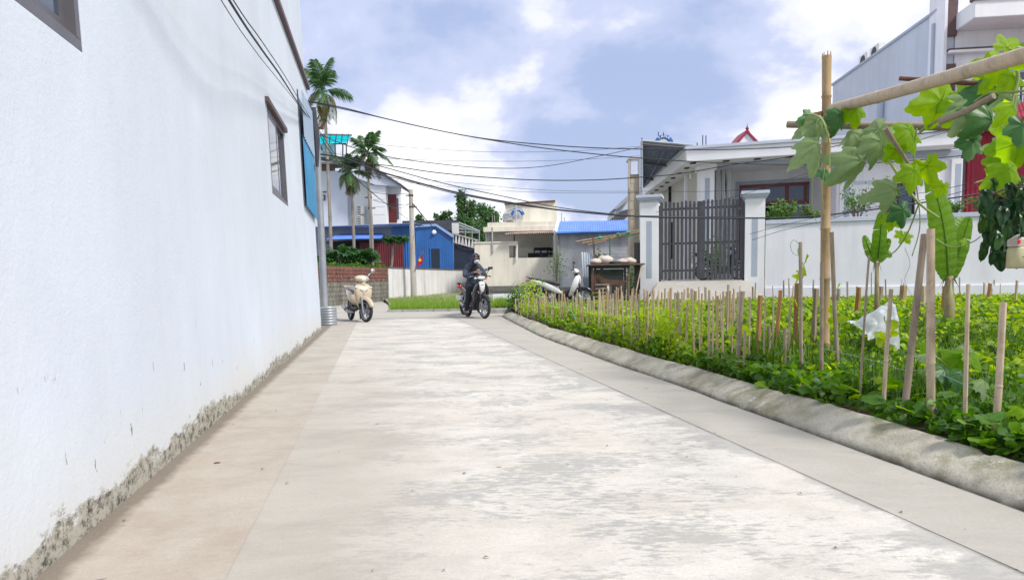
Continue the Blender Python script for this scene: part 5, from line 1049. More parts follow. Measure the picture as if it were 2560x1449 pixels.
# ---- underbone motorbike, colours by argument
def underbone(loc, rz, steer, label, front, strip, side, tail, head, seat=None, lean=0, fendc=None, long_seat=False):
    t = E('motorbike', loc, rz, label, 'motorbike'); t.rotation_euler.x = lean; r = .285; fx = .64; rx = -.60; Rm = RX(steer, .50); fendc = fendc or front; seat = seat or M['seatblack']
    wheel(t, fx, r, .058, steer, .50); wheel(t, rx, r, .062)
    for s in (-1, 1):
        b = MB(); b.tube([(fx, .075*s, r), (fx-.035, .075*s, .42)], .026, 10); b.build('fork', M['alloy'], t, smooth='angle', xf=Rm)
        b = MB(); b.tube([(fx-.03, .075*s, .40), (fx-.13, .07*s, .80)], .022, 10); b.build('fork_tube', M['darkplastic'], t, smooth='angle', xf=Rm)
        # leg shield wing
        rg = []
        for (x, z, yo, w_, h_) in ((.50, .93, .07, .05, .02), (.50, .86, .12, .07, .04), (.47, .74, .165, .10, .05), (.42, .60, .175, .09, .045), (.35, .46, .16, .07, .03), (.28, .34, .13, .04, .02)):
            rg.append(ring((x, yo*s, z), w_, h_, 'z', 12))
        b = MB(); b.loft(rg); b.build('leg_shield', front, t, smooth=True, sub=1)
    loftp('front_cover', [ring((.50, 0, .95), .03, .06, 'z'), ring((.555, 0, .90), .035, .085, 'z'), ring((.565, 0, .80), .04, .075, 'z'), ring((.545, 0, .70), .035, .05, 'z'), ring((.52, 0, .64), .02, .03, 'z')], strip, t)
    b = MB(); b.tube([(.60, -.04, .865), (.606, 0, .855), (.60, .04, .865)], .006, 6); b.build('badge', M['darkplastic'], t)
    loftp('frame_tunnel', [ring((.44, 0, .60), .06, .10), ring((.25, 0, .42), .07, .10), ring((.05, 0, .40), .09, .10), ring((-.15, 0, .52), .10, .13)], M['darkplastic'], t)
    rg = []
    for k in range(10):
        a = R(25 + 150*k/9); w_ = .065*(1 - .3*abs(k-4)/4); rr = r+.03
        c = Vector((fx + math.cos(a)*rr, 0, r + math.sin(a)*rr)); d = Vector((math.cos(a), 0, math.sin(a)))
        rg.append([c + Vector((0, y*w_, 0)) + d*z for y, z in ((-1, -.025), (-.9, .015), (-.45, .032), (0, .038), (.45, .032), (.9, .015), (1, -.025), (0, .0))])
    b = MB(); b.loft(rg); b.build('front_fender', fendc, t, smooth=True, sub=1, xf=Rm)
    b = MB(); rg = []
    for k in range(11):
        y = -.17 + .34*k/10; s = 1 - (abs(y)/.2)**2
        rg.append([Vector((.44 + math.cos(a)*(.03+.07*s), y, 1.03 + .015*s + math.sin(a)*(.025+.05*s))) for a in [2*math.pi*j/14 for j in range(14)]])
    b.loft(rg); b.build('handlebar_cowl', M['gloss_black'] if head is None else head, t, smooth=True, sub=1, xf=Rm)
    b = MB(); b.tube([(.48, 0, .86), (.45, 0, 1.0)], [.07, .06], 14); b.build('steering_neck', M['gloss_black'], t, smooth=True)
    b = MB(); b.ell((.505, 0, 1.03), (.05, .12, .045), 18, 10); b.build('headlight', M['lens'], t, smooth=True, xf=Rm)
    for s in (-1, 1):
        b = MB(); b.ell((.47, .15*s, 1.02), (.045, .04, .028), 10, 8); b.build('indicator', M['amber'] if s > 0 else M['lens'], t, smooth=True, xf=Rm)
        b = MB(); b.tube([(.42, .10*s, 1.06), (.40, .20*s, 1.08), (.34, .36*s, 1.07)], .017, 10); b.build('handgrip', M['darkplastic'], t, smooth=True, xf=Rm)
        b = MB(); b.tube([(.44, .20*s, 1.07), (.42, .34*s, 1.05)], .007, 6); b.build('brake_lever', M['alloy'], t, smooth=True, xf=Rm)
        mirror(t, (.40, .20*s, 1.08), s, M['darkplastic'], Rm, 'rect', 1.1)
        # side panel
        rg = [ring((.02 if not long_seat else .10, .10*s, .44 if long_seat else .50), .03, .03), ring((-.10, .125*s, .52 if long_seat else .56), .035, .09), ring((-.32, .135*s, .64), .04, .09), ring((-.60, .12*s, .74), .035, .06), ring((-.86, .07*s, .83), .03, .03)]
        b = MB(); b.loft(rg); b.build('side_panel', side, t, smooth=True, sub=1)
    loftp('tail_cover', [ring((-.45, 0, .70), .10, .06), ring((-.70, 0, .78), .09, .055), ring((-.92, 0, .85), .05, .035)], tail, t)
    loftp('seat', [ring((.0, 0, .66), .05, .02), ring((-.06, 0, .71), .11, .055), ring((-.25, 0, .74), .13, .06), ring((-.45, 0, .785), .135, .05), ring((-.75, 0, .85), .10, .035), ring((-.92, 0, .89), .05, .015)], seat, t)
    b = MB(); b.tube([(-.60, .11, .83), (-.90, .10, .90), (-.98, 0, .905), (-.90, -.10, .90), (-.60, -.11, .83)], .014, 8); b.build('grab_rail', M['gloss_black'], t, smooth=True)
    b = MB(); b.ell((-.93, 0, .80), (.05, .08, .04), 12, 8); b.build('tail_light', M['redlens'], t, smooth=True)
    rg = [ring((-.68, 0, .62), .05, .05), ring((-.85, 0, .56), .06, .02), ring((-.98, 0, .42), .06, .015)]
    loftp('rear_fender', rg, M['darkplastic'], t); b = MB(); b.box((-.985, 0, .50), (.01, .17, .13)); b.build('plate', M['plastic'], t)
    b = MB(); b.box((.02, 0, .30), (.30, .20, .20)); b.tube([(.05, 0, .32), (.32, 0, .33)], [.08, .065], 12); T(b.build('engine', M['darkplastic'], t), kind='stuff')
    exhaust(t, M['gloss_black'], -.15)
    for s in (-1, 1):
        b = MB(); b.tube([(rx, .09*s, r), (rx+.12, .10*s, .62)], .028, 10); b.build('shock_absorber', M['bikered'] if tail is M['bikered'] else M['steel'], t, smooth=True)
        b = MB(); b.tube([(.0, .10*s, .25), (.02, .26*s, .25)], .016, 8); b.build('footpeg', M['darkplastic'], t)
        b = MB(); b.tube([(rx, .07*s, r), (-.1, .07*s, .30)], .022, 6); b.build('swing_arm', M['alloy'], t)
    b = MB(); b.tube([(-.1, .1, .25), (-.14, .22, .02)], .012, 6); b.build('side_stand', M['black'], t)
    return t
f_ = gz(911, 805); ang = R(-62); fd = Vector((math.cos(ang), math.sin(ang), 0)); beige_scooter(Vector((f_.x, f_.y, 0)) - fd*.60, ang, R(16), 'beige motor scooter with a round headlight parked in front of the old brick wall').rotation_euler.x = R(-2)
f_ = gz(1209, 796); ang = R(-68); fd = Vector((math.cos(ang), math.sin(ang), 0)); bl = Vector((f_.x, f_.y, 0)) - fd*.62
BKB = underbone(bl, ang, R(10), 'black motorbike with a pale front cover, ridden by the hooded person', M['gloss_black'], M['bikewhite'], M['gloss_black'], M['gloss_black'], M['gloss_black'])
f_ = gz(1161, 787); ang = R(72); fd = Vector((math.cos(ang), math.sin(ang), 0)); underbone(Vector((f_.x, f_.y, 0)) + fd*.60, ang, 0, 'red and white motorbike half hidden behind the hooded rider', M['bikewhite'], M['bikered'], M['bikewhite'], M['bikered'], M['bikewhite'])
c = at(1400, 705, 19.2); underbone(Vector((c.x, c.y, .13)), R(-14), R(6), 'white motorbike with a long black seat parked behind the bean stakes', M['bikewhite'], M['bikewhite'], M['bikewhite'], M['bikewhite'], M['bikewhite'], fendc=M['gloss_black'], long_seat=True)

# ---- rider (bike frame: x forward, y left)
pz = E('person', bl, R(-68), 'person in dark hooded jacket, sunglasses and white mask astride the black motorbike holding a phone', 'person')
M['skin'] = mat('skin', (.42, .24, .17), (.36, .20, .14), 9, .55, bst=.05)
M['jacket'] = mat('jacket_cloth', (.045, .06, .10), (.06, .075, .12), 14, .9, bst=.3); M['jacketdark'] = mat('jacket_dark', (.012, .014, .02), (.018, .02, .028), 14, .9, bst=.2)
M['jeans'] = mat('dark_trousers', (.016, .02, .032), (.024, .028, .04), 14, .9, bst=.3); M['mask'] = mat('white_mask', (.78, .78, .77), (.7, .7, .7), 9, .9, bst=.1); M['shoe'] = mat('shoe', (.02, .02, .022), (.03, .03, .03), 9, .7)
P_ = []; Ed = []; Rd = []
# 0 pelvis, 1 belly, 2 chest, 3 neck base, 4 neck, 5 head
chain([(-.22, 0, .86), (-.17, 0, 1.02), (-.10, 0, 1.22), (-.05, 0, 1.36), (-.01, 0, 1.42), (.05, 0, 1.50), (.06, 0, 1.60)], [.09, .07, .08, .05, .045, .05, .04])
arms = {}
for s in (-1, 1):
    i = chain([(-.08, .17*s, 1.32), (.02, .27*s, 1.10), (.20, .16*s, 1.14), (.27, .075*s, 1.18), (.30, .055*s, 1.185)], [.035, .032, .028, .026, .030], 2); arms[s] = i+4
    chain([(-.14, .12*s, .84), (.14, .20*s, .80), (.06, .23*s, .42), (.00, .24*s, .12 if s < 0 else .30), (.10, .24*s, .07 if s < 0 else .26)], [.06, .045, .03, .022, .02], 0)
    h = arms[s]
    for k in range(4):       # fingers curl round the phone
        z = 1.215 - k*.021; L_ = (.9, 1.0, .95, .8)[k]
        chain([(.325, .052*s, z-.006), (.350, .038*s, z), (.350, (.038-.022*L_)*s, z), (.338, (.030-.026*L_)*s, z)], [.0095, .009, .0085, .0075], h)
    chain([(.295, .045*s, 1.215), (.300, .030*s, 1.235), (.305, .012*s, 1.24)], [.011, .0095, .008], h)
skin('body', P_, Ed, Rd, M['skin'], pz, 2, 0)
HT = Matrix.Translation((.0, 0, 1.44)) @ Matrix.Rotation(R(20), 4, 'Y') @ Matrix.Translation((0, 0, -1.445))
# head with a face under the hood
b = MB(); b.ell((.085, 0, 1.555), (.095, .075, .12), 20, 14); b.build('head', M['skin'], pz, smooth=True, xf=HT)
b = MB(); b.loft([ring((.16, 0, 1.565), .009, .015, 'x', 8), ring((.180, 0, 1.55), .014, .016, 'x', 8)]); b.build('nose', M['skin'], pz, smooth=True, xf=HT)
for s in (-1, 1):
    b = MB(); b.ell((.01, .115*0+.078*s, 1.55), (.02, .008, .03), 10, 6); b.build('ear', M['skin'], pz, smooth=True, xf=HT)
    b = MB(); b.ell((.170, .036*s, 1.585), (.014, .036, .026), 12, 8); b.build('sunglass_lens', M['glass'], pz, smooth=True, xf=HT)
b = MB(); b.tube([(.06, -.082, 1.60), (.175, -.03, 1.592), (.182, 0, 1.592), (.175, .03, 1.592), (.06, .082, 1.60)], .005, 6); b.build('glasses_frame', M['black'], pz, xf=HT)
b = MB(); rg = []
for z, w_, x in ((1.565, .045, .19), (1.535, .062, .195), (1.50, .055, .185), (1.465, .035, .15)):
    rg.append([Vector((x - (abs(y)*1.35)**1.6*.10/.06*.6, y*w_/.06*1.1, z)) for y in (-.06, -.04, -.02, 0, .02, .04, .06)] + [Vector((x-.02 - (abs(y)*1.35)**1.6*.1, y*w_/.06, z)) for y in (.06, .03, 0, -.03, -.06)])
b.loft(rg); b.build('face_mask', M['mask'], pz, smooth=True, xf=HT)
# hood: shell round the head, open at the face
b = MB(); vs = []; n = 24; m_ = 14
for i in range(n+1):
    for j in range(m_+1):
        th = R(-140 + 280*i/n); ph = R(-66 + 156*j/m_)
        d_ = Vector((-math.cos(th)*math.cos(ph), math.sin(th)*math.cos(ph), math.sin(ph))); nz = 1 + .05*noise.noise(d_*3)
        v = Vector((.065, 0, 1.565)) + Vector((d_.x*.125*nz, d_.y*.108*nz, d_.z*.145*nz))
        if d_.z < -.3: v.x -= .03; v.y *= 1.12
        vs.append(v)
b.add(vs, [(i*(m_+1)+j, i*(m_+1)+j+1, (i+1)*(m_+1)+j+1, (i+1)*(m_+1)+j) for i in range(n) for j in range(m_)]); o = b.build('hood', M['jacket'], pz, smooth=True, xf=HT, fix=False); md = o.modifiers.new('s', 'SOLIDIFY'); md.thickness = .012
b = MB(); b.tube([(.10, -.085, 1.66), (.17, -.05, 1.665), (.20, 0, 1.665), (.17, .05, 1.665), (.10, .085, 1.66)], [.012, .016, .018, .016, .012], 8); b.build('cap_brim', M['jacketdark'], pz, smooth=True, xf=HT)
P_ = []; Ed = []; Rd = []
chain([(-.22, 0, .80), (-.20, 0, .94), (-.15, 0, 1.12), (-.11, 0, 1.26), (-.05, 0, 1.37), (-.0, 0, 1.43)], [.175, .17, .17, .17, .11, .10])
for s in (-1, 1): chain([(-.10, .15*s, 1.33), (-.05, .23*s, 1.22), (.02, .285*s, 1.08), (.12, .22*s, 1.10), (.22, .13*s, 1.15), (.262, .088*s, 1.172)], [.09, .075, .068, .06, .05, .043], 3)
skin('jacket', P_, Ed, Rd, M['jacket'], pz, 2, 0)
b = MB(); b.ell((.02, 0, 1.22), (.075, .13, .16), 16, 10, Matrix.Rotation(.25, 3, 'Y')); b.build('jacket_front', M['jacketdark'], pz, smooth=True)
P_ = []; Ed = []; Rd = []
chain([(-.22, 0, .84), (-.20, 0, .93)], [.16, .13])
for s in (-1, 1): chain([(-.12, .11*s, .83), (.02, .17*s, .83), (.15, .205*s, .80), (.11, .22*s, .62), (.05, .235*s, .40), (.0, .24*s, .17 if s < 0 else .34)], [.13, .115, .10, .082, .07, .06], 0)
skin('trousers', P_, Ed, Rd, M['jeans'], pz, 2, 0)
for s in (-1, 1):
    z = .05 if s < 0 else .28
    b = MB(); b.loft([ring((-.06, .24*s, z+.03), .035, .035), ring((.0, .24*s, z+.045), .045, .055), ring((.10, .24*s, z+.02), .045, .035), ring((.19, .24*s, z+.005), .03, .02)]); b.build('shoe', M['shoe'], pz, smooth=True, sub=1)
ph_ = E('phone', bl, R(-68), 'black phone held upright in both hands of the seated rider', 'phone'); b = MB(); b.box((.335, 0, 1.20), (.01, .07, .14), Matrix.Rotation(-.5, 3, 'Y')); b.build('case', M['black'], ph_, bevel=.004)
# ================================================================== BAMBOO STAKES
GH = .10
def bam(mb, a, b_, r, nodes=2, n=10):
    a = Vector(a); b_ = Vector(b_); L_ = (b_-a).length; pts = []; rad = []
    nk = nodes*4+1; bend = Vector((random.uniform(-1, 1), random.uniform(-1, 1), 0))*L_*.006
    ns = sorted(random.uniform(.12, .92) for _ in range(nodes)); ks = [0.0]
    for q in ns: ks += [q-.006/L_*1.5, q, q+.006/L_*1.5]
    ks.append(1.0); ks = sorted(max(0, min(1, k)) for k in ks)
    for k in ks:
        isn = any(abs(k-q) < 1e-6 for q in ns)
        pts.append(a.lerp(b_, k) + bend*math.sin(k*math.pi)); rad.append(r*(1.14 if isn else 1.0)*(1 - .10*k))
    mb.tube(pts, rad, n, jit=.03); return mb
def splits(mb, a, b_, w, th, tw=0.0, node=True):
    """split bamboo lath: curved flat section with a thickened node and torn top"""
    a = Vector(a); b_ = Vector(b_); rg = []; K_ = 7; ax = Vector((math.cos(tw), math.sin(tw), 0)); ay = Vector((-math.sin(tw), math.cos(tw), 0)); nd = random.uniform(.35, .75); ns_ = int(nd*K_)
    for k in range(K_+1):
        c = a.lerp(b_, k/K_) + ay*(.35*th*math.sin(k*1.7)); ww = w*(1 - .12*k/K_); t_ = th
        if k == ns_ and node: t_ = th*2.2
        rg.append([c + ax*(-ww/2) + ay*(t_*.25), c + ax*0 + ay*(-t_*.5), c + ax*(ww/2) + ay*(t_*.25), c + ax*(ww/2)*.92 + ay*t_*.6, c + ay*(t_*.15), c - ax*(ww/2)*.92 + ay*t_*.6])
    if random.random() < .4: rg[-1][1] = rg[-1][1] + Vector((0, 0, -.012)); rg[-1][0] = rg[-1][0] + Vector((0, 0, .012))
    mb.loft(rg); return mb
BIG = [  # x_top, y_top, x_bot, y_bot, width px, kind, material, label
 (2001, 605, 2005, 969, 9.5, 'b', 'bamboo_old', 'slender grey stake with a curling tendril at its top left of the tall trellis pole'),
 (2055, 655, 2053, 982, 10, 'b', 'bamboo_old', 'short dark stake tied against the foot of the tall trellis pole'),
 (2079, 580, 2098, 962, 11, 'b', 'bamboo_old', 'stake wound with vines leaning against the right side of the tall trellis pole'),
 (2173, 637, 2149, 1025, 6, 'b', 'bamboo_old', 'thin dark leaning stick between the trellis pole and the plastic bag'),
 (2228, 722, 2208, 1042, 11, 'b', 'bamboo_pale', 'vine-wrapped stake standing just in front of the plastic bag'),
 (2311, 585, 2258, 1057, 18, 'b', 'bamboo_old', 'thick dark leaning stake of the crossed pair'),
 (2327, 572, 2328, 1078, 21, 'b', 'bamboo_pale', 'thickest upright stake of the crossed pair'),
 (2421, 710, 2412, 1102, 11, 'b', 'bamboo_pale', 'pale stake with a hollow grey split top near the kerb'),
 (2508, 755, 2484, 1124, 18, 'b', 'bamboo_pale', 'wide pale stake nearest to the viewer beside the kerb'),
 (1857, 728, 1842, 946, 12, 'b', 'bamboo_old', 'thick grey stake at the kerb, widest in the middle of the row'),
 (1862, 825, 1858, 950, 8, 'b', 'bamboo_old', 'short stub tied beside the thick grey stake at the kerb'),
 (1922, 815, 1922, 936, 9, 'b', 'bamboo_old', 'short grey stub standing left of the tall orange lath'),
 (1962, 819, 1961, 962, 10, 'b', 'bamboo_old', 'short grey stub with a curling tendril right of the orange lath'),
 (1952, 725, 1940, 914, 13, 's', 'bamboo_orange', 'tall orange split lath between two short grey stubs'),
 (1901, 738, 1891, 928, 13, 's', 'bamboo_orange', 'wide tan split lath with a torn node beside the grey stub'),
 (1992, 708, 1987, 920, 12, 'b', 'bamboo_orange', 'reddish brown stake close behind the tendril-topped stake'),
 (2040, 721, 2032, 915, 13, 's', 'bamboo_old', 'grey and orange split lath just left of the tall trellis pole'),
 (2147, 717, 2141, 852, 14, 's', 'bamboo_orange', 'orange split lath rising from the leaves left of the plastic bag'),
 (2202, 715, 2196, 790, 15, 's', 'bamboo_old', 'split lath directly behind the plastic bag'),
 (2259, 713, 2255, 800, 18, 's', 'bamboo', 'broad hollow split lath rising behind the right end of the bag'),
 (2309, 713, 2309, 826, 14, 's', 'bamboo_pale', 'pale split lath seen between the crossed stakes'),
 (2362, 715, 2358, 843, 13, 's', 'bamboo_orange', 'orange lath at the foot of the larger banana plant'),
 (2476, 708, 2467, 805, 12, 's', 'bamboo_orange', 'orange lath between the split-topped stake and the widest pale stake'),
 (2516, 717, 2512, 760, 12, 's', 'bamboo_orange', 'short orange lath behind the top of the wide pale stake'),
 (2461, 706, 2459, 790, 5, 's', 'bamboo_pale', 'very thin pale lath left of an orange one near the banana plant'),
 (2543, 700, 2536, 805, 7, 's', 'bamboo_pale', 'tall thin pale lath under the hanging jug'),
 (2097, 721, 2093, 800, 10, 's', 'bamboo_old', 'grey lath behind the vine-wound stake beside the trellis pole'),
 (1773, 725, 1772, 929, 7, 's', 'bamboo_pale', 'tall clean split lath at the kerb in line with the gate centre'),
 (1794, 739, 1792, 932, 7.5, 's', 'bamboo', 'yellow lath with a torn node in line with the right half of the gate'),
 (1695, 731, 1700, 908, 8, 's', 'bamboo_old', 'weathered lath with a ragged frayed top in front of the gate'),
]
def stake(x0, y0, x1, y1, w_, kind, m_, label, group=None, gh=GH, reach=.12):
    bse = gz(x1, y1, gh); tp = at(x0, y0, bse.y); d = (tp-bse).normalized(); g0 = bse - d*reach; r = w_/F*bse.y/2
    o_ = bse
    b = MB(); Z = Vector((bse.x, bse.y, 0))
    if kind == 'b': bam(b, g0-Z, tp-Z, r, nodes=3 if (tp-bse).length > .6 else 2)
    else: splits(b, g0-Z, tp-Z, 2*r, r*.7, random.uniform(-.5, .5))
    o = b.build('bamboo_stake', M[m_], smooth='angle'); o.location = Z; T(o, label, 'stake', group or 'bamboo stakes in the bean plot'); return o
for s in BIG: stake(*s)
def back_y(px):
    for a, c in zip(TOP, TOP[1:]):
        if a[0] <= px <= c[0]: return a[1] + (c[1]-a[1])*(px-a[0])/(c[0]-a[0])
    return TOP[0][1]
rr = random.Random(3)
px = 1290
FARS = 'thin split lath in the dense kerb row near the far end of the plot'
while px < 1640:
    yb = back_y(px) + rr.uniform(-2, 3); yt = 745 - 22*(px-1290)/350 + rr.uniform(-13, 13)
    stake(px + rr.uniform(-6, 6), yt, px, yb, rr.uniform(2.6, 4.6), 's', rr.choice(['bamboo_pale', 'bamboo_pale', 'bamboo', 'bamboo_old']), FARS, 'split laths along the kerb'); px += rr.uniform(3.6, 7)
for x0, y0, x1, y1, w_ in ((1655,730,1651,876,4.5),(1671,728,1668,884,4.5),(1705,735,1701,898,5),(1755,733,1753,915,5),(1783,742,1782,930,5),(1808,728,1806,935,6),(1832,735,1829,930,5),(1875,742,1871,938,6),(1914,748,1909,950,6),(1934,742,1930,945,5),(1975,752,1972,955,6),(1635,726,1631,885,5),(1647,725,1643,888,4.5),(1663,721,1659,868,6),(1678,719,1674,900,6.5),(1688,731,1687,903,6),(1720,719,1716,911,7),(1732,723,1737,917,6.5),(1747,717,1750,920,4),(1821,711,1815,900,6.5),(1712,723,1710,800,8),(1739,727,1738,790,8),(1764,717,1764,800,7)):
    stake(x0, y0, x1, y1, w_, 's', rr.choice(['bamboo_pale', 'bamboo', 'bamboo_pale']), 'split bamboo lath standing at the kerb in front of the slatted gate', 'split laths in front of the gate')
for k in range(46):          # inner rows, half sunk in the leaves
    px = rr.uniform(1300, 1880); yb = back_y(px) - rr.uniform(10, 60)*(px-1200)/500; yb = max(yb, 770); stake(px + rr.uniform(-3, 3), rr.uniform(712, 742) + (18 if px < 1500 else 0), px, yb, rr.uniform(3, 6), 's', rr.choice(['bamboo_pale', 'bamboo', 'bamboo_old']), 'lath standing among the bean leaves behind the dense kerb row', 'laths among the bean leaves')
for k in range(52):          # far row near the garden wall
    px = 1865 + k*13 + rr.uniform(-6, 6); stake(px + rr.uniform(-4, 4), rr.uniform(692, 724) - (12 if rr.random() < .2 else 0), px, rr.uniform(752, 775) - .0175*(px-1865), rr.uniform(1.8, 5), rr.choice('bs'), rr.choice(['bamboo_old', 'bamboo_old', 'bamboo_pale']), 'thin stick in the far row against the white garden wall', 'sticks against the garden wall', gh=.15)
# ---- trellis
tb_ = gz(2061, 925, GH); TY = tb_.y
b = MB(); tpz = at(2067, 140, TY); Z = Vector((tb_.x, tb_.y, 0)); rP = 12/F*TY
pts = [tb_ - Vector((0, 0, .15))]; L_ = (tpz - tb_).length; rad = [rP]
for k in (.09, .30, .46, .60, .73, .875):
    c = tb_.lerp(tpz, k); 
    for q, e_ in ((-.006, .98), (-.002, 1.10), (.002, 1.10), (.006, .98)): pts.append(c + (tpz-tb_)*q/1); rad.append(rP*e_*(1-.12*k))
pts.append(tpz); rad.append(rP*.9); b.tube([p-Z for p in pts], rad, 16)
tr_ = E('trellis_pole', Z, 0, 'tall upright bamboo pole with a jagged cut top carrying the vine trellis', 'pole'); b.build('pole', M['bamboo'], tr_, smooth='angle')
b = MB()
for k in range(7): a = 2*math.pi*k/7; c = tpz + Vector((math.cos(a)*rP*.8, math.sin(a)*rP*.8, 0)); b.tube([c - Z - Vector((0, 0, .02)), c - Z + Vector((0, 0, .02 + .02*rr.random()))], [.008, .003], 4)
T(b.build('splinters', M['bamboo'], tr_), kind='stuff')
b = MB(); c = at(2066, 306, TY-.03)
for k in range(9):
    rg = []; 
    for j in range(11): a = 2*math.pi*j/10; rg.append(c + Vector((math.cos(a)*(rP+.012), math.sin(a)*(rP+.012), (k-4)*.009 + .02*math.sin(a+k))))
    b.tube([p-Z for p in rg], .004, 4)
T(b.build('lashing', M['bamboo_old'], tr_), kind='stuff')
def rail(p0, Y0, p1, Y1, r0, r1, m_, label, nodes=3, name='trellis_rail'):
    a = at(*p0, Y0); c = at(*p1, Y1); b = MB(); pts = []; rad = []; ks = [0]; 
    for q in range(nodes): k0 = (q+.7)/(nodes+.4); ks += [k0-.004, k0, k0+.004]
    ks.append(1)
    for i, k in enumerate(ks): pts.append(a.lerp(c, k) + Vector((0, 0, -.01*math.sin(k*math.pi)))); rad.append((r0+(r1-r0)*k)*(1.1 if i % 3 == 2 and 0 < i < len(ks)-1 else 1))
    b.tube([p-a for p in pts], rad, 14, jit=.02); o = b.build(name, M[m_], smooth='angle'); o.location = a; T(o, label, 'pole'); return o
rail((1968, 311), TY-.08, (3050, 318), 4.5, .030, .034, 'bamboo_old', 'horizontal grey wooden rail lashed across the tall trellis pole')
rail((2083, 272), TY-.12, (2960, 18), 2.15, .045, .031, 'bamboo_pale', 'thick pale bamboo rail slanting up towards the viewer from the trellis pole', 2)
e_ = at(2990, 316, 4.5); b = MB(); bam(b, (0, 0, -.1), (.02, 0, e_.z + .3), .038, 4); o = b.build('trellis_pole', M['bamboo'], smooth='angle'); o.location = (e_.x, e_.y + .06, .1); T(o, 'second upright bamboo pole holding the outer end of the horizontal rail', 'pole')
rail((2248, 196), 4.6, (2600, 212), 4.2, .014, .017, 'rust', 'thin dark stick crossing under the slanting rail', 1)
rail((2350, 305), 4.2, (2485, 240), 3.9, .018, .018, 'bamboo_old', 'split bamboo stick slanting between the two rails', 1)
rail((2213, 322), 5.0, (2276, 415), 5.05, .020, .008, 'bamboo_old', 'broken grey stick hanging down from the horizontal rail', 0)
rail((2010, 295), TY+.05, (2130, 272), TY-.05, .03, .03, 'rust', 'short dark stub behind the lashing of the trellis pole', 0)

# ================================================================== LEAVES
leaf_pat = [(0, 0, 0), (-.40, .22, .05), (-.36, .60, .03), (0, 1.0, -.12), (.36, .60, .03), (.40, .22, .05), (0, .5, -.05)]
leaf_f = [(0, 6, 2, 1), (6, 3, 2), (0, 5, 4, 6), (6, 4, 3)]
def leafcloud(name, P, size, m, upmin=.2, upmax=1.0, parent=None, pat=leaf_pat, fcs=leaf_f, wid=1.0, droop=.35):
    n = len(P); pat = np.array(pat, dtype=float); pat[:, 0] *= wid; k = len(pat)
    th = np.random.uniform(0, 2*np.pi, n); up = np.random.uniform(upmin, upmax, n)         # normal's z
    nx = np.sqrt(np.maximum(0, 1-up**2)); Nn = np.stack([nx*np.cos(th), nx*np.sin(th), up], 1)
    ph = np.random.uniform(0, 2*np.pi, n); ref = np.stack([np.cos(ph), np.sin(ph), -droop*np.ones(n)], 1)
    Yv = ref - Nn*np.sum(ref*Nn, 1, keepdims=True); Yv /= np.linalg.norm(Yv, axis=1, keepdims=True); Xv = np.cross(Yv, Nn)
    sz = np.asarray(size).reshape(-1, 1) if np.ndim(size) else np.full((n, 1), size)
    V = P[:, None, :] + sz[:, None]*(pat[None, :, 0:1]*Xv[:, None] + (pat[None, :, 1:2]-.3)*Yv[:, None] + pat[None, :, 2:3]*Nn[:, None])
    V = V.reshape(-1, 3)
    loops = []; starts = []; tot = []; 
    fl = np.concatenate([np.array(f) for f in fcs]); ln = np.array([len(f) for f in fcs])
    allf = (np.arange(n)[:, None]*k + fl[None, :]).ravel(); lens = np.tile(ln, n); st = np.concatenate([[0], np.cumsum(lens)[:-1]])
    me = bpy.data.meshes.new(name); me.vertices.add(len(V)); me.vertices.foreach_set('co', V.ravel()); me.loops.add(len(allf)); me.loops.foreach_set('vertex_index', allf.astype(np.int32))
    me.polygons.add(len(lens)); me.polygons.foreach_set('loop_start', st.astype(np.int32)); me.polygons.foreach_set('loop_total', lens.astype(np.int32)); me.update(calc_edges=True); me.materials.append(m)
    o = bpy.data.objects.new(name, me); COL.objects.link(o)
    if parent is not None: o.parent = parent
    return o
M['bean'] = leafmat('bean_leaf', [(.05, .12, .015), (.11, .23, .022), (.18, .33, .03), (.27, .42, .045)], .45, .42)
M['bean_y'] = leafmat('young_leaf', [(.20, .34, .02), (.30, .44, .03), (.38, .50, .05)], .45, .42)
M['bean_d'] = leafmat('weed_leaf', [(.035, .10, .015), (.08, .20, .025), (.14, .29, .04)], .4, .45)
M['grass'] = leafmat('grass_blade', [(.03, .08, .012), (.07, .16, .02), (.14, .24, .03)], .4, .5)
M['grass_l'] = leafmat('verge_grass', [(.10, .20, .03), (.17, .30, .04), (.26, .38, .06)], .4, .5)
def vn(x, y, s, k=0): return np.array([noise.noise(Vector((a*s, c*s, k))) for a, c in zip(x, y)])
def scatter(n, ymin, ymax, xoff=.30, bias=1.15, seed=1):
    r_ = np.random.RandomState(seed); Y = ymin + (ymax-ymin)*r_.rand(n)**bias
    kx = np.array([KX(min(y, 18.2)) for y in Y]) + xoff; xm = .80*Y + .6; X = kx + (xm-kx)*r_.rand(n)
    # keep area density even
    keep = r_.rand(n) < (xm-kx)/np.max(xm-kx); return X[keep], Y[keep]
def topz(X, Y):
    g = .10 + np.clip((Y-12)/6, 0, 1)*.14
    h = .33 + .13*vn(X, Y, .9, 1) + .09*vn(X, Y, 2.6, 5)
    k = np.clip((Y-4.2)/3.0, 0.45, 1); edge = np.clip((X - np.array([KX(min(y, 18.2)) for y in Y]) - .26)/.32, 0.5, 1)
    return g, g + h*k*edge*np.where(Y > 12, np.clip(.8 - (Y-13)*.10, .35, .8), 1.05)
X, Y = scatter(125000, 4.6, 18.3, seed=4); g, tz = topz(X, Y); dep_ = np.random.rand(len(X))**1.6; Z = tz - dep_*(tz-g)*.85
so_ = leafcloud('bean_leaves', np.stack([X, Y, Z], 1), np.random.uniform(.042, .088, len(X)), M['bean'], .35, 1.0); T(so_, kind='stuff', label='dense bright green bean foliage filling the plot behind the stakes')
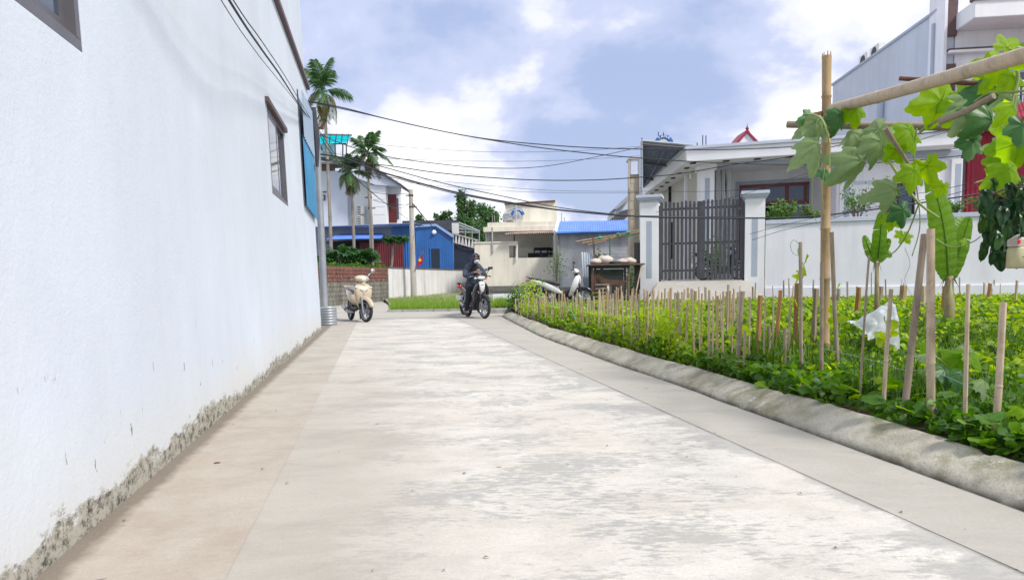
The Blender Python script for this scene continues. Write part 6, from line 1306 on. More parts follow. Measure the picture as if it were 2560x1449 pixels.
X, Y = scatter(15000, 4.6, 18.3, seed=9); g, tz = topz(X, Y); so_ = leafcloud('young_bean_leaves', np.stack([X, Y, tz + np.random.uniform(-.02, .05, len(X))], 1), np.random.uniform(.035, .065, len(X)), M['bean_y'], .35, 1.0); T(so_, kind='stuff')
X, Y = scatter(2600, 4.6, 17, seed=31); g, tz = topz(X, Y); M['strawleaf'] = leafmat('dry_leaf', [(.35, .27, .12), (.28, .17, .07)], .3, .7); T(leafcloud('dry_leaves', np.stack([X, Y, tz - .02], 1), np.random.uniform(.03, .06, len(X)), M['strawleaf'], .2, 1.0), kind='stuff')
# climbing shoots on the dense kerb row
r_ = np.random.RandomState(12); n = 7600; px_ = r_.uniform(1285, 1700, n); yb_ = np.array([back_y(p) for p in px_]); base = np.array([list(gz(p, q, .14)) for p, q in zip(px_, yb_)]); hh = r_.rand(n)**1.5*np.where(px_ < 1330, .80, .50)*(.75+.5*np.array([noise.noise(Vector((p*.03, 0, 0))) for p in px_])+.2)
P = base + np.stack([r_.uniform(.04, .35, n), r_.uniform(.0, .5, n), hh], 1); P[:, 2] = np.clip(P[:, 2], .13, np.where((px_ > 1335) & (px_ < 1560), .46, 9))
T(leafcloud('climbing_leaves', P, r_.uniform(.028, .058, n), M['bean_y'], .1, 1.0), kind='stuff')
# weeds between kerb and stakes, near part
r_ = np.random.RandomState(15); n = 8000; Y = r_.uniform(2.2, 7.5, n); X = np.array([KX(y) for y in Y]) + .27 + r_.rand(n)**1.2*np.clip(.9+.5*(Y-3), .8, 2.5); Z = .12 + r_.rand(n)*.16*(1 + .8*vn(X, Y, 2.0, 3)); 
keep = vn(X, Y, 1.6, 11) > -.35; T(leafcloud('weed_leaves', np.stack([X, Y, Z], 1)[keep], r_.uniform(.03, .075, n)[keep], M['bean_d'], .3, 1.0), kind='stuff')
gp = [(-.03, 0, 0), (.03, 0, 0), (.022, .5, .03), (-.022, .5, .03), (0, 1.0, -.06)]; gf = [(0, 1, 2, 3), (3, 2, 4)]
def blades(name, X, Y, Z, L_, m, spread=.35):
    n = len(X); b = MB(); th = np.random.uniform(0, 6.283, n); r1 = np.random.uniform(.15, 1, n)*spread
    vs = np.zeros((n, 7, 3)); w_ = np.random.uniform(.0022, .005, n)
    for q, (k, s) in enumerate(((0, 1), (0, -1), (.45, 1), (.45, -1), (.8, 1), (.8, -1), (1, 0))):
        f = k*k; vs[:, q, 0] = X + np.cos(th)*r1*L_*f - np.sin(th)*w_*s*(1-k*.5); vs[:, q, 1] = Y + np.sin(th)*r1*L_*f + np.cos(th)*w_*s*(1-k*.5); vs[:, q, 2] = Z + L_*(k - .35*r1*k*k*k)
    fl = [(0, 1, 3, 2), (2, 3, 5, 4), (4, 5, 6)]; me = bpy.data.meshes.new(name); V = vs.reshape(-1, 3)
    me.vertices.add(len(V)); me.vertices.foreach_set('co', V.ravel()); fl_ = np.concatenate([np.array(f) for f in fl]); allf = (np.arange(n)[:, None]*7 + fl_[None]).ravel(); lens = np.tile(np.array([4, 4, 3]), n); st = np.concatenate([[0], np.cumsum(lens)[:-1]])
    me.loops.add(len(allf)); me.loops.foreach_set('vertex_index', allf.astype(np.int32)); me.polygons.add(len(lens)); me.polygons.foreach_set('loop_start', st.astype(np.int32)); me.polygons.foreach_set('loop_total', lens.astype(np.int32)); me.update(calc_edges=True); me.materials.append(m)
    o = bpy.data.objects.new(name, me); COL.objects.link(o); T(o, kind='stuff'); return o
r_ = np.random.RandomState(21); n = 26000; Y = r_.uniform(2.6, 8.2, n); X = np.array([KX(y) for y in Y]) + .5 + r_.rand(n)*4.2; keep = (X > .38*Y - .1*(8-Y)) & (vn(X, Y, .7, 7) > -.15) & (X < .85*Y+.5) & (X > .42*Y-.6); X, Y = X[keep], Y[keep]
blades('tall_grass', X, Y, .10 + 0*X, r_.uniform(.12, .40, len(X))*(1+.5*vn(X, Y, 1.2, 2)), M['grass'], .6)
# verge grass
r_ = np.random.RandomState(22)
def inpoly(X, Y, pl):
    c = np.zeros(len(X), bool); j = len(pl)-1
    for i in range(len(pl)):
        xi, yi = pl[i]; xj, yj = pl[j]; m_ = ((yi > Y) != (yj > Y)) & (X < (xj-xi)*(Y-yi)/(yj-yi+1e-12)+xi); c ^= m_; j = i
    return c
vp = [(-4.0, 22.25), (.5, 22.15), (.5, 25.5), (-3.6, 48), (-4.9, 40), (-6.6, 36.4), (-5.2, 29), (-4.3, 24.5)]
n = 60000; X = r_.uniform(-7, 1, n); Y = 22.1 + 26*r_.rand(n)**1.7; keep = inpoly(X, Y, vp) & (vn(X, Y, .8, 4) > -.45); X, Y = X[keep], Y[keep]
blades('verge_grass', X, Y, .05 + .0*X, r_.uniform(.06, .26, len(X))*(1+.6*vn(X, Y, .9, 1)), M['grass_l'], .8)
b = MB(); b.add([(x, y, .056) for x, y in vp], [tuple(range(len(vp)))]); T(b.build('grass_soil', mat('grass_soil', (.14, .21, .05), (.20, .26, .08), 3, .95, bst=.6)), kind='structure')
n = 9000; X = r_.uniform(-.6, 1.0, n); Y = r_.uniform(22.2, 27.5, n); blades('verge_grass', X, Y, .05 + 0*X, r_.uniform(.10, .32, n)*(1+.6*vn(X, Y, 1.4, 1)), M['grass_l'], .7)
# yard-edge weeds round cage and scooter
n = 1600; X = r_.uniform(0.2, 4.2, n); Y = r_.uniform(18.2, 24.5, n); leafcloud('yard_weeds', np.stack([X, Y, .18 + r_.rand(n)*.35*np.abs(vn(X, Y, 1.1, 3))*2], 1), r_.uniform(.05, .10, n), M['bean'], .2, 1.0)['kind'] = 'stuff'
# ================================================================== PALMS, PAPAYAS, TREES, SHRUBS
M['frond'] = leafmat('palm_frond', [(.03, .08, .03), (.05, .13, .04), (.10, .19, .06)], .3, .45); M['frond_dry'] = leafmat('dry_frond', [(.10, .10, .04), (.16, .14, .06), (.08, .10, .035)], .25, .6)
M['palmtrunk'] = mat('palm_trunk', (.30, .27, .24), (.20, .18, .16), 3, .9, bst=.4)
def frond_mesh(name, L_, droop, ll, m, seed, n=26):
    r_ = random.Random(seed); b = MB(); pts = []
    for k in range(13):
        s = k/12; pts.append(Vector((L_*(s - .12*s*s*droop), 0, L_*(.55*s - droop*s*s))))
    b.tube(pts, [.028*(1-.8*k/12) for k in range(13)], 5)
    for i in range(n):
        s = .18 + .82*i/n; k = s*12; a = int(min(k, 11)); p = pts[a].lerp(pts[a+1], k-a); t = (pts[a+1]-pts[a]).normalized()
        for sd in (-1, 1):
            l_ = ll*(.5 + .9*math.sin(math.pi*min(1, s*.9+.08)))*r_.uniform(.8, 1.1); d = (t*.75 + Vector((0, sd, -.25 - .35*r_.random()))).normalized(); w_ = t*.034
            q = p + d*l_*.55; e = p + d*l_ + Vector((0, 0, -l_*.38)); b.add([p - w_*.5, p + w_*.5, q + w_, q - w_, e], [(0, 1, 2, 3), (3, 2, 4)])
    o = b.build(name, m, fix=False); me = o.data; bpy.data.objects.remove(o); return me
def palm(px0, py0, pts_px, Y, crown, scale, n, label, seed, r0=.10, r1=.065):
    g0 = at(px0, py0, Y); g0 = Vector((g0.x, g0.y, 0)); t = E('palm_tree', g0, 0, label, 'palm tree', 'palm trees behind the brick wall')
    c = at(*crown, Y) - g0; pts = [Vector((0, 0, -.1))] + [at(*p, Y)-g0 for p in pts_px] + [c]
    b = MB(); sp_ = smoothpath(pts, 10); b.tube(sp_, [(r0+(r1-r0)*i/len(sp_))*(1.06 if i % 3 == 0 else 1) for i in range(len(sp_))], 10); b.build('trunk', M['palmtrunk'], t, smooth='angle')
    b = MB(); b.tube([c - Vector((0, 0, .3*scale)), c - Vector((0, 0, .0)), c + Vector((0, 0, .5*scale))], [r1*1.2, r1*1.3, .03], 8); b.build('crown_shaft', M['frond'], t, smooth=True)
    r_ = random.Random(seed); ms = [frond_mesh('frond', 1.6*scale, d, .46*scale, M['frond'], seed+i) for i, d in enumerate((.45, .8, 1.15))] + [frond_mesh('frond', 1.35*scale, 1.5, .36*scale, M['frond_dry'], seed+9)]
    for i in range(7):
        a = i*.9 + r_.uniform(-.2, .2); part('frond', ms[3], t, c - Vector((0, 0, .1*scale)), (r_.uniform(-.2, .2), R(r_.uniform(38, 62)), a), (r_.uniform(.7, .95),)*3)
    for i in range(n):
        lay = i/n; a = i*2.4 + r_.uniform(-.3, .3); k = 0 if lay < .35 else (1 if lay < .6 else (2 if lay < .8 else 3)); tilt = R(-62 + 84*lay + r_.uniform(-8, 8)); part('frond', ms[k], t, c + Vector((0, 0, .35*scale*(1-lay))), (r_.uniform(-.3, .3), tilt, a), (r_.uniform(.85, 1.1),)*3)
palm(829, 672, [(824, 520), (815, 330)], 37.5, (808, 240), 1.0, 15, 'tallest areca palm rising highest above the brick wall', 5)
palm(932, 672, [(929, 560), (922, 470)], 37.8, (921, 392), .80, 13, 'middle-height palm with dark arching fronds above the second concrete pole', 11, .09, .05)
palm(887, 672, [(883, 560), (880, 500)], 38.2, (874, 440), .72, 15, 'shortest palm with yellowish hanging fronds left of the dark one', 23, .09, .055)
M['papaya'] = leafmat('papaya_leaf', [(.02, .075, .02), (.035, .11, .03), (.06, .16, .04)], .3, .45, island=False)
def papaya_mesh(seed):
    r_ = random.Random(seed); b = MB()
    for k in range(7):
        a = R(-150 + 300*k/6 + r_.uniform(-6, 6)); d = Vector((math.sin(a), math.cos(a), 0)); p = Vector((-d.y, d.x, 0)); l_ = .34*(1 - .28*abs(k-3)/3)
        v = [Vector((0, 0, 0)), d*l_*.4 + p*.05 + Vector((0, 0, .02)), d*l_*.62 + p*.13 - Vector((0, 0, .03)), d*l_*.66 + p*.04, d*l_ - Vector((0, 0, .10)), d*l_*.66 - p*.04, d*l_*.62 - p*.13 - Vector((0, 0, .03)), d*l_*.4 - p*.05 + Vector((0, 0, .02))]
        b.add(v, [(0, 1, 3), (1, 2, 3), (3, 4, 5), (5, 6, 7), (0, 5, 7), (0, 3, 5)])
    o = b.build('papaya_leaf', M['papaya'], fix=False); me = o.data; bpy.data.objects.remove(o); return me
pm = [papaya_mesh(i) for i in range(4)]
def papaya(base_px, top_px, Y, rad, n, label, seed, sc=1.0, flat=.6):
    g0 = at(*base_px, Y); g0.z = 0; t = E('papaya_tree', g0, 0, label, 'papaya tree', 'papaya trees behind the brick wall'); c = at(*top_px, Y)-g0; r_ = random.Random(seed)
    b = MB(); b.tube([Vector((0, 0, 0)), c*.6 + Vector((.05, 0, 0)), c], [.10, .07, .04], 8); b.build('trunk', M['palmtrunk'], t, smooth=True)
    for i in range(n):
        a = r_.uniform(0, 6.283); rr_ = rad*math.sqrt(r_.random()); h = rad*flat*(1 - .7*(rr_/rad)**2)*r_.uniform(-1.5, 1); p = c + Vector((math.cos(a)*rr_, math.sin(a)*rr_*.7, h)); part('leaf', pm[i % 4], t, p, (r_.uniform(-.5, .5) - .3*math.sin(a), r_.uniform(-.5, .5) + .3*math.cos(a), r_.uniform(0, 6.28)), (sc*r_.uniform(.8, 1.2),)*3)
papaya((842, 700), (848, 636), 36.6, .95, 80, 'broad bushy papaya with drooping leaves near the steel pole', 1, 1.05, .55)
papaya((905, 700), (900, 640), 36.6, .95, 84, 'broad bushy papaya spreading over the wall behind the beige scooter', 2, 1.05, .5)
papaya((965, 690), (985, 596), 38.5, .75, 40, 'small umbrella-shaped papaya with a slim leaning trunk left of the pole', 3, .95, .22)
papaya((818, 700), (812, 640), 38, .6, 36, 'dark papaya clump right behind the steel pole', 7, 1, .6)
M['treeleaf'] = leafmat('tree_leaf', [(.04, .10, .045), (.07, .16, .055), (.13, .23, .08)], .4, .5)
M['bark'] = mat('bark', (.18, .14, .10), (.12, .09, .07), 4, .9, bst=.5)
def tree(px, py, rx, rz, Y, label, seed, ls=.21, n=3200, yb=None):
    c = at(px, py, Y); g0 = Vector((c.x, c.y, 0)); t = E('tree', g0, 0, label, 'tree', 'far trees behind the houses'); r_ = np.random.RandomState(seed); k = Y/F; RX_, RZ_ = rx*k, rz*k
    b = MB(); b.tube([(0, 0, 0), (.2, 0, c.z*.5), (0, 0, c.z)], [.28, .2, .08], 8)
    for q in range(5): a = q*1.3; b.tube([(0.1, 0, c.z*.6), (math.cos(a)*RX_*.5, math.sin(a)*RX_*.4, c.z*.85), (math.cos(a)*RX_*.8, math.sin(a)*RX_*.6, c.z+RZ_*.3)], [.10, .06, .02], 6)
    b.build('trunk', M['bark'], t, smooth=True)
    nc = 16; cc = r_.normal(0, .42, (nc, 3)); cc = np.clip(cc, -.85, .85); idx = r_.randint(0, nc, n); P = cc[idx] + r_.normal(0, .16, (n, 3)); P *= np.array([RX_, RX_*.8, RZ_]); P[:, 2] += c.z
    o = leafcloud('crown', P, r_.uniform(.7, 1.3, n)*ls, M['treeleaf'], .0, 1.0, parent=t); T(o, kind='stuff')
tree(1162, 522, 26, 40, 72, 'tall narrow tree standing highest behind the blue shed', 1); tree(1222, 556, 50, 42, 76, 'wide dark green tree just left of the cream rooftop room', 2, n=5500)
tree(1172, 566, 40, 34, 70, 'low leafy tree between the dark hall roof and the cream house', 3, n=3800); tree(1108, 546, 20, 18, 74, 'small light green treetop peeping over the dark hall roof', 4, n=1500); tree(1048, 556, 14, 16, 70, 'tiny treetop right beside the concrete pole over the hall roof', 5, n=800)
tree(1185, 600, 40, 30, 66, 'shady tree seen through the open steel frame', 8, n=3000)
M['shrub'] = leafmat('shrub_leaf', [(.05, .13, .03), (.10, .21, .05), (.18, .30, .08)], .35, .45)
def shrub(px, ybase, ytop, wpx, Y, label, seed, n=500, ls=.09, thin=False, group=None):
    c = at(px, ybase, Y); k = Y/F; W_ = wpx*k/2; H_ = (ybase-ytop)*k; t = E('shrub', c, 0, label, 'shrub', group); r_ = np.random.RandomState(seed); b = MB(); P = []
    for q in range(9):
        a = r_.uniform(0, 6.28); e = Vector((math.cos(a)*W_*r_.uniform(.3, 1), math.sin(a)*W_*.6, H_*r_.uniform(.55, 1))); b.tube([(0, 0, -.35), e*.5 + Vector((0, 0, H_*.1)), e], [.014, .01, .005], 5)
        for j in range(n//9): s = r_.uniform(.25 if not thin else .5, 1.05); p = e*s + Vector(r_.normal(0, .07 if not thin else .05, 3)) * (H_/.5); P.append(tuple(p))
    T(b.build('stems', M['bark'], t), kind='stuff'); o = leafcloud('foliage', np.array(P), r_.uniform(.7, 1.3, len(P))*ls, M['shrub'], .1, 1.0, parent=t, wid=.6); T(o, kind='stuff')
shrub(1958, 560, 508, 95, 19.9, 'bright leafy shrub showing above the garden wall next to the gate pillar', 1, 700, .10); shrub(2140, 553, 470, 110, 19.2, 'thin-branched shrub with sparse leaves over the garden wall behind the vine', 2, 420, .08, True); shrub(2215, 548, 450, 70, 19.2, 'wispy fine-leaved shrub in front of the dark wing window', 12, 260, .07, True)
shrub(2030, 556, 520, 60, 19.7, 'low leafy shrub over the wall just left of the tall bamboo pole', 5, 350, .09); shrub(2388, 533, 500, 55, 18.6, 'dark clipped shrub over the wall beside the crimson shed', 3, 380, .07); shrub(2450, 530, 495, 70, 18.3, 'dry straggly shrub over the wall in front of the crimson shed', 6, 300, .07, True)
shrub(1778, 690, 598, 46, 22.6, 'potted leafy plant in the yard seen through the gate slats', 4, 380, .10); shrub(1391, 706, 618, 22, 28, 'tall slender weed shrub at the corner of the grey shed', 9, 300, .08); shrub(1575, 745, 655, 26, 21.5, 'green weeds growing between the cage and the black board', 10, 260, .09); shrub(1505, 660, 628, 50, 21.6, 'light green seedling leaves behind the cage roof', 14, 120, .09)
c = at(1800, 690, 22.8); underbone(Vector((c.x, c.y, zr)), R(8), 0, 'dark motorbike parked inside the yard behind the gate slats', M['gloss_black'], M['gloss_black'], M['gloss_black'], M['gloss_black'], M['gloss_black'])
shrub(1292, 790, 718, 32, 18.2, 'bushy climbing bean clump at the far corner of the bean plot', 15, 900, .07)

n_ = 1500; r_ = np.random.RandomState(41); u_ = r_.uniform(-1, lenB, n_); P = np.array([list(WB.P(u, zT2, .1)) for u in u_]); P[:, 2] += np.abs(r_.normal(0, .07, n_)) - .05*r_.rand(n_) + .08*vn(P[:, 0], P[:, 1], 2, 1); P[:, 1] += r_.normal(0, .07, n_)
T(leafcloud('wall_top_weeds', P, r_.uniform(.05, .10, n_), M['bean_d'], .1, 1.0), 'dark green weeds spilling along the top of the old brick wall', 'weeds', kind='stuff')
# ---- banana plants
M['banana'] = leafmat('banana_leaf', [(.10, .22, .03), (.17, .31, .04)], .5, .38, island=False); M['bananastem'] = mat('banana_stem', (.28, .26, .12), (.20, .15, .08), 5, .6, bst=.2)
def banleaf(t, g0, pts, Y, wpx, seed, dY=0.0, fold=.35):
    r_ = random.Random(seed); sp_ = smoothpath([at(x, y, Y + dY*i) for i, (x, y) in enumerate(pts)], 14); n = len(sp_); k = Y/F; b = MB(); W_ = wpx*k/2; vs = []; tears = [r_.random() < .16 for _ in range(n)]
    b.tube([p-g0 for p in sp_], [.014*(1-.8*i/n) for i in range(n)], 6); rows = []
    for i, p in enumerate(sp_):
        s = i/(n-1); tn = (sp_[min(i+1, n-1)] - sp_[max(i-1, 0)]).normalized(); side = tn.cross(Vector((0, -1, .15))).normalized(); nr_ = side.cross(tn); w_ = W_*max(.03, math.sin(math.pi*min(1, .06+.92*s)))**.55*(1 + .05*r_.uniform(-1, 1)); rows.append((p-g0, side, nr_, w_))
    for sd in (-1, 1):
        for i in range(n-1):
            if tears[i] and sd*(1 if i % 2 else -1) > 0: gap = .35
            else: gap = 0
            (p, s1_, n1_, w1_), (q, s2_, n2_, w2_) = rows[i], rows[i+1]; vv = []
            for f in (0, .35, .7, 1.0):
                z = -fold*f*f*.5; qq = p.lerp(q, 1) if True else q; g_ = gap*f
                vv.append(p + s1_*sd*w1_*f + n1_*w1_*(z + .03*math.sin(i*1.9))); vv.append(p.lerp(q, 1-g_) + (s1_.lerp(s2_, 1-g_))*sd*(w1_+(w2_-w1_)*(1-g_))*f + n2_*w2_*(z + .03*math.sin((i+1)*1.9)))
            b.add(vv, [(0, 1, 3, 2), (2, 3, 5, 4), (4, 5, 7, 6)])
    b.build('leaf', M['banana'], t, smooth=False, fix=False)
def banana(px, yb, yt, Y, rpx, leaves, label, seed):
    g0 = at(px, yb, Y); g0.z = .12; t = E('banana_plant', g0, 0, label, 'banana plant', 'banana plants in front of the garden wall'); tp = at(px+2, yt, Y)-g0; r = rpx*Y/F; b = MB(); b.tube([(0, 0, -.05), tp*.5 + Vector((.01, 0, 0)), tp], [r*1.2, r, r*.7], 12, jit=.06); b.build('stem', M['bananastem'], t, smooth=True)
    b = MB()
    for k in range(7): a = k*.9; b.add([tp + Vector((math.cos(a)*r, math.sin(a)*r, -.02)), tp + Vector((math.cos(a+.5)*r, math.sin(a+.5)*r, -.02)), tp + Vector((math.cos(a)*r*2.2, math.sin(a)*r*2, -.14 - .05*k/7)), ], [(0, 1, 2)])
    T(b.build('dry_sheath', M['wood'], t, fix=False), kind='stuff')
    for i, (pts, w_) in enumerate(leaves): banleaf(t, g0, pts, Y + .08*i, w_, seed+i, .06*(1 if i % 2 else -1))
banana(2372, 770, 690, 7.6, 12, [([(2371, 700), (2366, 620), (2352, 530), (2324, 430)], 68), ([(2370, 700), (2352, 640), (2346, 562)], 42), ([(2374, 700), (2394, 640), (2424, 543)], 50), ([(2368, 610), (2398, 570), (2416, 545)], 44), ([(2369, 690), (2362, 640), (2364, 600)], 50)], 'larger banana plant with a tall torn leaf behind the crossed stakes', 31)
banana(2190, 780, 652, 8.6, 6, [([(2194, 655), (2200, 600), (2205, 528)], 38), ([(2192, 655), (2176, 630), (2161, 588)], 26), ([(2194, 655), (2198, 628), (2186, 600)], 44), ([(2196, 655), (2214, 634), (2230, 640)], 22), ([(2194, 655), (2210, 620), (2222, 596)], 28)], 'smaller banana plant on a thin brown stem above the plastic bag', 51)

# ================================================================== GOURD VINE ON THE TRELLIS
M['gY'] = leafmat('gourd_leaf_bright', [(.17, .33, .012), (.24, .40, .02)], .62, .5, island=False, veins=0); M['gP'] = leafmat('gourd_leaf_limp', [(.20, .29, .13), (.27, .37, .18)], .35, .6, island=False); M['gD'] = leafmat('gourd_leaf_dark', [(.045, .14, .045), (.07, .18, .055)], .32, .4, island=False)
M['vinestem'] = mat('vine_stem', (.26, .34, .10), (.20, .26, .08), 8, .5, bst=.1)
def gleaf(seed, fold, droop, m):
    r_ = random.Random(seed); n = 60; rings_ = [.0, .3, .55, .78, 1.0]; vs = [(0, 0, 0)]; lob = [0, 62, -62, 122, -122]; ll = [1.0, .88, .88, .68, .68]
    for q in rings_[1:]:
        for j in range(n):
            th = -180 + 360*j/n; rad = .52
            for a, l_ in zip(lob, ll): d = (th-a+180) % 360-180; rad = max(rad, l_*(.70 + .30*max(0, 1-abs(d)/30)**1.2)*math.exp(-(d/50)**4))
            if abs(th) > 160: rad *= .35 + .65*(180-abs(th))/20*.4
            rad *= 1 + .035*math.sin(j*2.1+seed)*(q == 1.0) ; rr_ = rad*q
            x = math.sin(R(th))*rr_*.5; y = math.cos(R(th))*rr_*.5
            ridge = .018*math.cos(R(th)*6)*q
            z = -fold*abs(x)**1.3 - droop*(max(0, y)**2)*.9 - .25*droop*rr_**2 + ridge + .05*noise.noise(Vector((x*4, y*4, seed)))*q
            vs.append((x, y, z))
    fs = [(0, 1+j, 1+(j+1) % n) for j in range(n)]
    for k in range(len(rings_)-2):
        for j in range(n): a = 1+k*n+j; b_ = 1+k*n+(j+1) % n; fs.append((a, a+n, b_+n, b_))
    b = MB(); b.add(vs, fs); 
    for a, l_ in zip(lob, ll): 
        e = Vector((math.sin(R(a))*l_*.42, math.cos(R(a))*l_*.42, 0)); pts = []
        for s in (0, .5, 1): x, y = e.x*s, e.y*s; pts.append(Vector((x, y, -fold*abs(x)**1.3 - droop*(max(0, y)**2)*.9 - .25*droop*(math.hypot(x, y)*1)**2*4*.25 + .012)))
        b.tube(pts, [.007, .005, .002], 4)
    o = b.build('leaf', m, smooth=True, fix=False); me = o.data; bpy.data.objects.remove(o); return me
GM = {k: [gleaf(i*7+ord(k), f, d, M['g'+k]) for i, (f, d) in enumerate(((.5, .4), (1.0, .8), (.25, .25)) if k != 'P' else ((1.3, 1.1), (1.0, .8), (1.6, .6)))] for k in 'YPD'}
GO = at(2200, 330, 5.0); gv = E('gourd_vine', GO, 0, 'climbing gourd vine with big lobed leaves hanging over the bamboo trellis rails', 'vine')
def put(me, px, py, spx, Y, ang, yaw, pitch, parent, origin, name='leaf'):
    s = spx*Y/F; tip = (CR*math.cos(R(ang)) + CU*math.sin(R(ang))).normalized(); nrm = -_f
    nrm = (Matrix.Rotation(R(yaw), 3, Vector((0, 0, 1))) @ nrm); nrm = Matrix.Rotation(R(pitch), 3, CR) @ nrm
    yv = (tip - nrm*tip.dot(nrm)).normalized(); xv = yv.cross(nrm); c = at(px, py, Y) - yv*s*.25
    o = bpy.data.objects.new(name, me); COL.objects.link(o); o.parent = parent; Mx = Matrix((( xv.x*s, yv.x*s, nrm.x*s, 0), (xv.y*s, yv.y*s, nrm.y*s, 0), (xv.z*s, yv.z*s, nrm.z*s, 0), (0, 0, 0, 1))); Mx.translation = c-origin; o.matrix_local = Mx; return o
GL = [('P', 2040, 330, 110, 5.5, 265), ('P', 2058, 385, 130, 5.4, 280), ('D', 2030, 318, 95, 5.6, 255), ('D', 2100, 312, 95, 5.5, 265), ('Y', 2146, 296, 85, 5.5, 285), ('P', 2165, 352, 150, 5.35, 215), ('P', 2132, 425, 145, 5.3, 225), ('P', 2208, 385, 120, 5.3, 275),
 ('Y', 2288, 350, 125, 5.1, 280), ('Y', 2252, 392, 90, 5.2, 300), ('Y', 2288, 455, 115, 5.0, 265), ('Y', 2325, 440, 105, 5.05, 290), ('P', 2240, 505, 125, 4.9, 270), ('D', 2262, 548, 95, 5.0, 285), ('Y', 2230, 560, 70, 5.1, 255), ('Y', 2310, 262, 160, 4.8, 190), ('Y', 2375, 250, 130, 4.7, 170),
 ('D', 2440, 262, 130, 4.3, 225), ('P', 2425, 296, 120, 4.35, 235), ('D', 2462, 322, 135, 4.2, 215), ('D', 2430, 375, 110, 4.3, 260), ('P', 2405, 262, 95, 4.5, 205), ('Y', 2495, 175, 120, 4.0, 190), ('Y', 2535, 105, 100, 3.9, 40), ('Y', 2478, 205, 120, 4.1, 215), ('Y', 2540, 215, 90, 3.9, 280),
 ('Y', 2510, 345, 110, 3.9, 250), ('Y', 2540, 400, 165, 3.8, 262), ('P', 2492, 388, 85, 4.0, 240), ('Y', 2495, 430, 110, 3.95, 235), ('Y', 2530, 450, 130, 3.7, 275), ('Y', 2548, 290, 110, 3.7, 300), ('D', 2555, 340, 110, 3.6, 265), ('Y', 2450, 160, 90, 4.2, 160), ('Y', 2268, 598, 48, 5.3, 300), ('Y', 2245, 588, 40, 5.3, 200), ('D', 2062, 440, 50, 5.4, 275), ('P', 2120, 350, 90, 5.45, 240), ('Y', 2350, 480, 60, 5.2, 250), ('Y', 2415, 600, 34, 5.4, 80), ('Y', 2398, 240, 100, 4.6, 200), ('Y', 2560, 150, 120, 3.6, 200), ('P', 2512, 268, 90, 4.0, 240), ('Y', 2455, 285, 90, 4.5, 310)]
rg_ = random.Random(8)
for k, px, py, sp_, Y, an in GL:
    put(rg_.choice(GM[k]), px, py, sp_*1.0, Y, an, rg_.uniform(-35, 35), rg_.uniform(-25, 25), gv, GO)
def vine(pts, Y0, Y1, r, m='vinestem', parent=gv, o_=GO, name='stem'):
    n = len(pts); P = smoothpath([at(x, y, Y0 + (Y1-Y0)*i/(n-1)) for i, (x, y) in enumerate(pts)], 8); b = MB(); b.tube([p-o_ for p in P], [r*(1-.4*i/len(P)) for i in range(len(P))], 6); return b.build(name, M[m], parent, smooth=True)
for v in (([(2030, 285), (2055, 300), (2070, 345), (2075, 420)], 5.5, 5.4, .008), ([(2010, 284), (2050, 292), (2068, 320)], 5.55, 5.5, .006), ([(2222, 400), (2262, 462), (2300, 510), (2348, 545)], 5.2, 4.9, .012), ([(2292, 322), (2284, 380), (2288, 440), (2300, 560), (2280, 640)], 5.1, 5.3, .006),
          ([(2300, 500), (2270, 580), (2235, 630), (2190, 650)], 5.1, 5.4, .006), ([(2340, 598), (2380, 618), (2430, 605), (2452, 590)], 5.2, 5.0, .006), ([(2300, 330), (2345, 300), (2420, 265), (2490, 215)], 5.0, 4.1, .010), ([(2540, 235), (2530, 300), (2525, 380), (2505, 430), (2436, 458)], 4.0, 4.0, .009),
          ([(2520, 120), (2545, 190), (2530, 260), (2540, 330)], 3.9, 3.9, .010), ([(2470, 232), (2530, 230), (2575, 225)], 4.1, 3.7, .010), ([(2545, 120), (2560, 127), (2600, 150)], 3.6, 3.4, .012), ([(2062, 420), (2055, 480), (2062, 540)], 5.4, 5.4, .003), ([(2034, 420), (2030, 500), (2042, 560)], 5.4, 5.45, .003),
          ([(2001, 612), (1985, 600), (1976, 612), (1982, 632), (1998, 640)], 5.9, 5.9, .003), ([(2262, 620), (2275, 660), (2262, 700), (2280, 740)], 5.6, 5.8, .002)): vine(*v)
# twining shoots round stakes
for (x0, y0, x1, y1, Y) in ((2090, 700, 2098, 950, None), (2003, 620, 2005, 960, None), (2222, 790, 2209, 1030, None), (1850, 780, 1842, 940, None)):
    bs2 = gz(x1, y1, GH); tp2 = at(x0, y0, bs2.y); o2 = Vector((bs2.x, bs2.y, 0)); t = E('bean_vine', o2, 0, 'thin bean vine twining up ' + {2098: 'the stake right of the tall pole', 2005: 'the slender stake left of the tall pole', 2209: 'the stake before the plastic bag', 1842: 'the thick grey kerb stake'}[x1], 'vine')
    P = []; n = 50; rr_ = .024
    for i in range(n): s = i/(n-1); c = bs2.lerp(tp2, s)-o2; a = s*22; P.append(c + Vector((math.cos(a)*rr_, math.sin(a)*rr_, 0)))
    b = MB(); b.tube(P, .0035, 5); b.build('stem', M['vinestem'], t, smooth=True)
    me = None; lf = leafcloud('tmp', np.zeros((1, 3)), 1.0, M['bean_y'], .3, .5); 
    for i in range(9): s = rg_.uniform(.05, .98); c = bs2.lerp(tp2, s)-o2; a = rg_.uniform(0, 6.28); part('leaf', lf.data, t, c + Vector((math.cos(a)*.05, math.sin(a)*.05, 0)), (rg_.uniform(-.6, .6), rg_.uniform(-.6, .6), a), (rg_.uniform(.06, .10),)*3)
    bpy.data.objects.remove(lf)
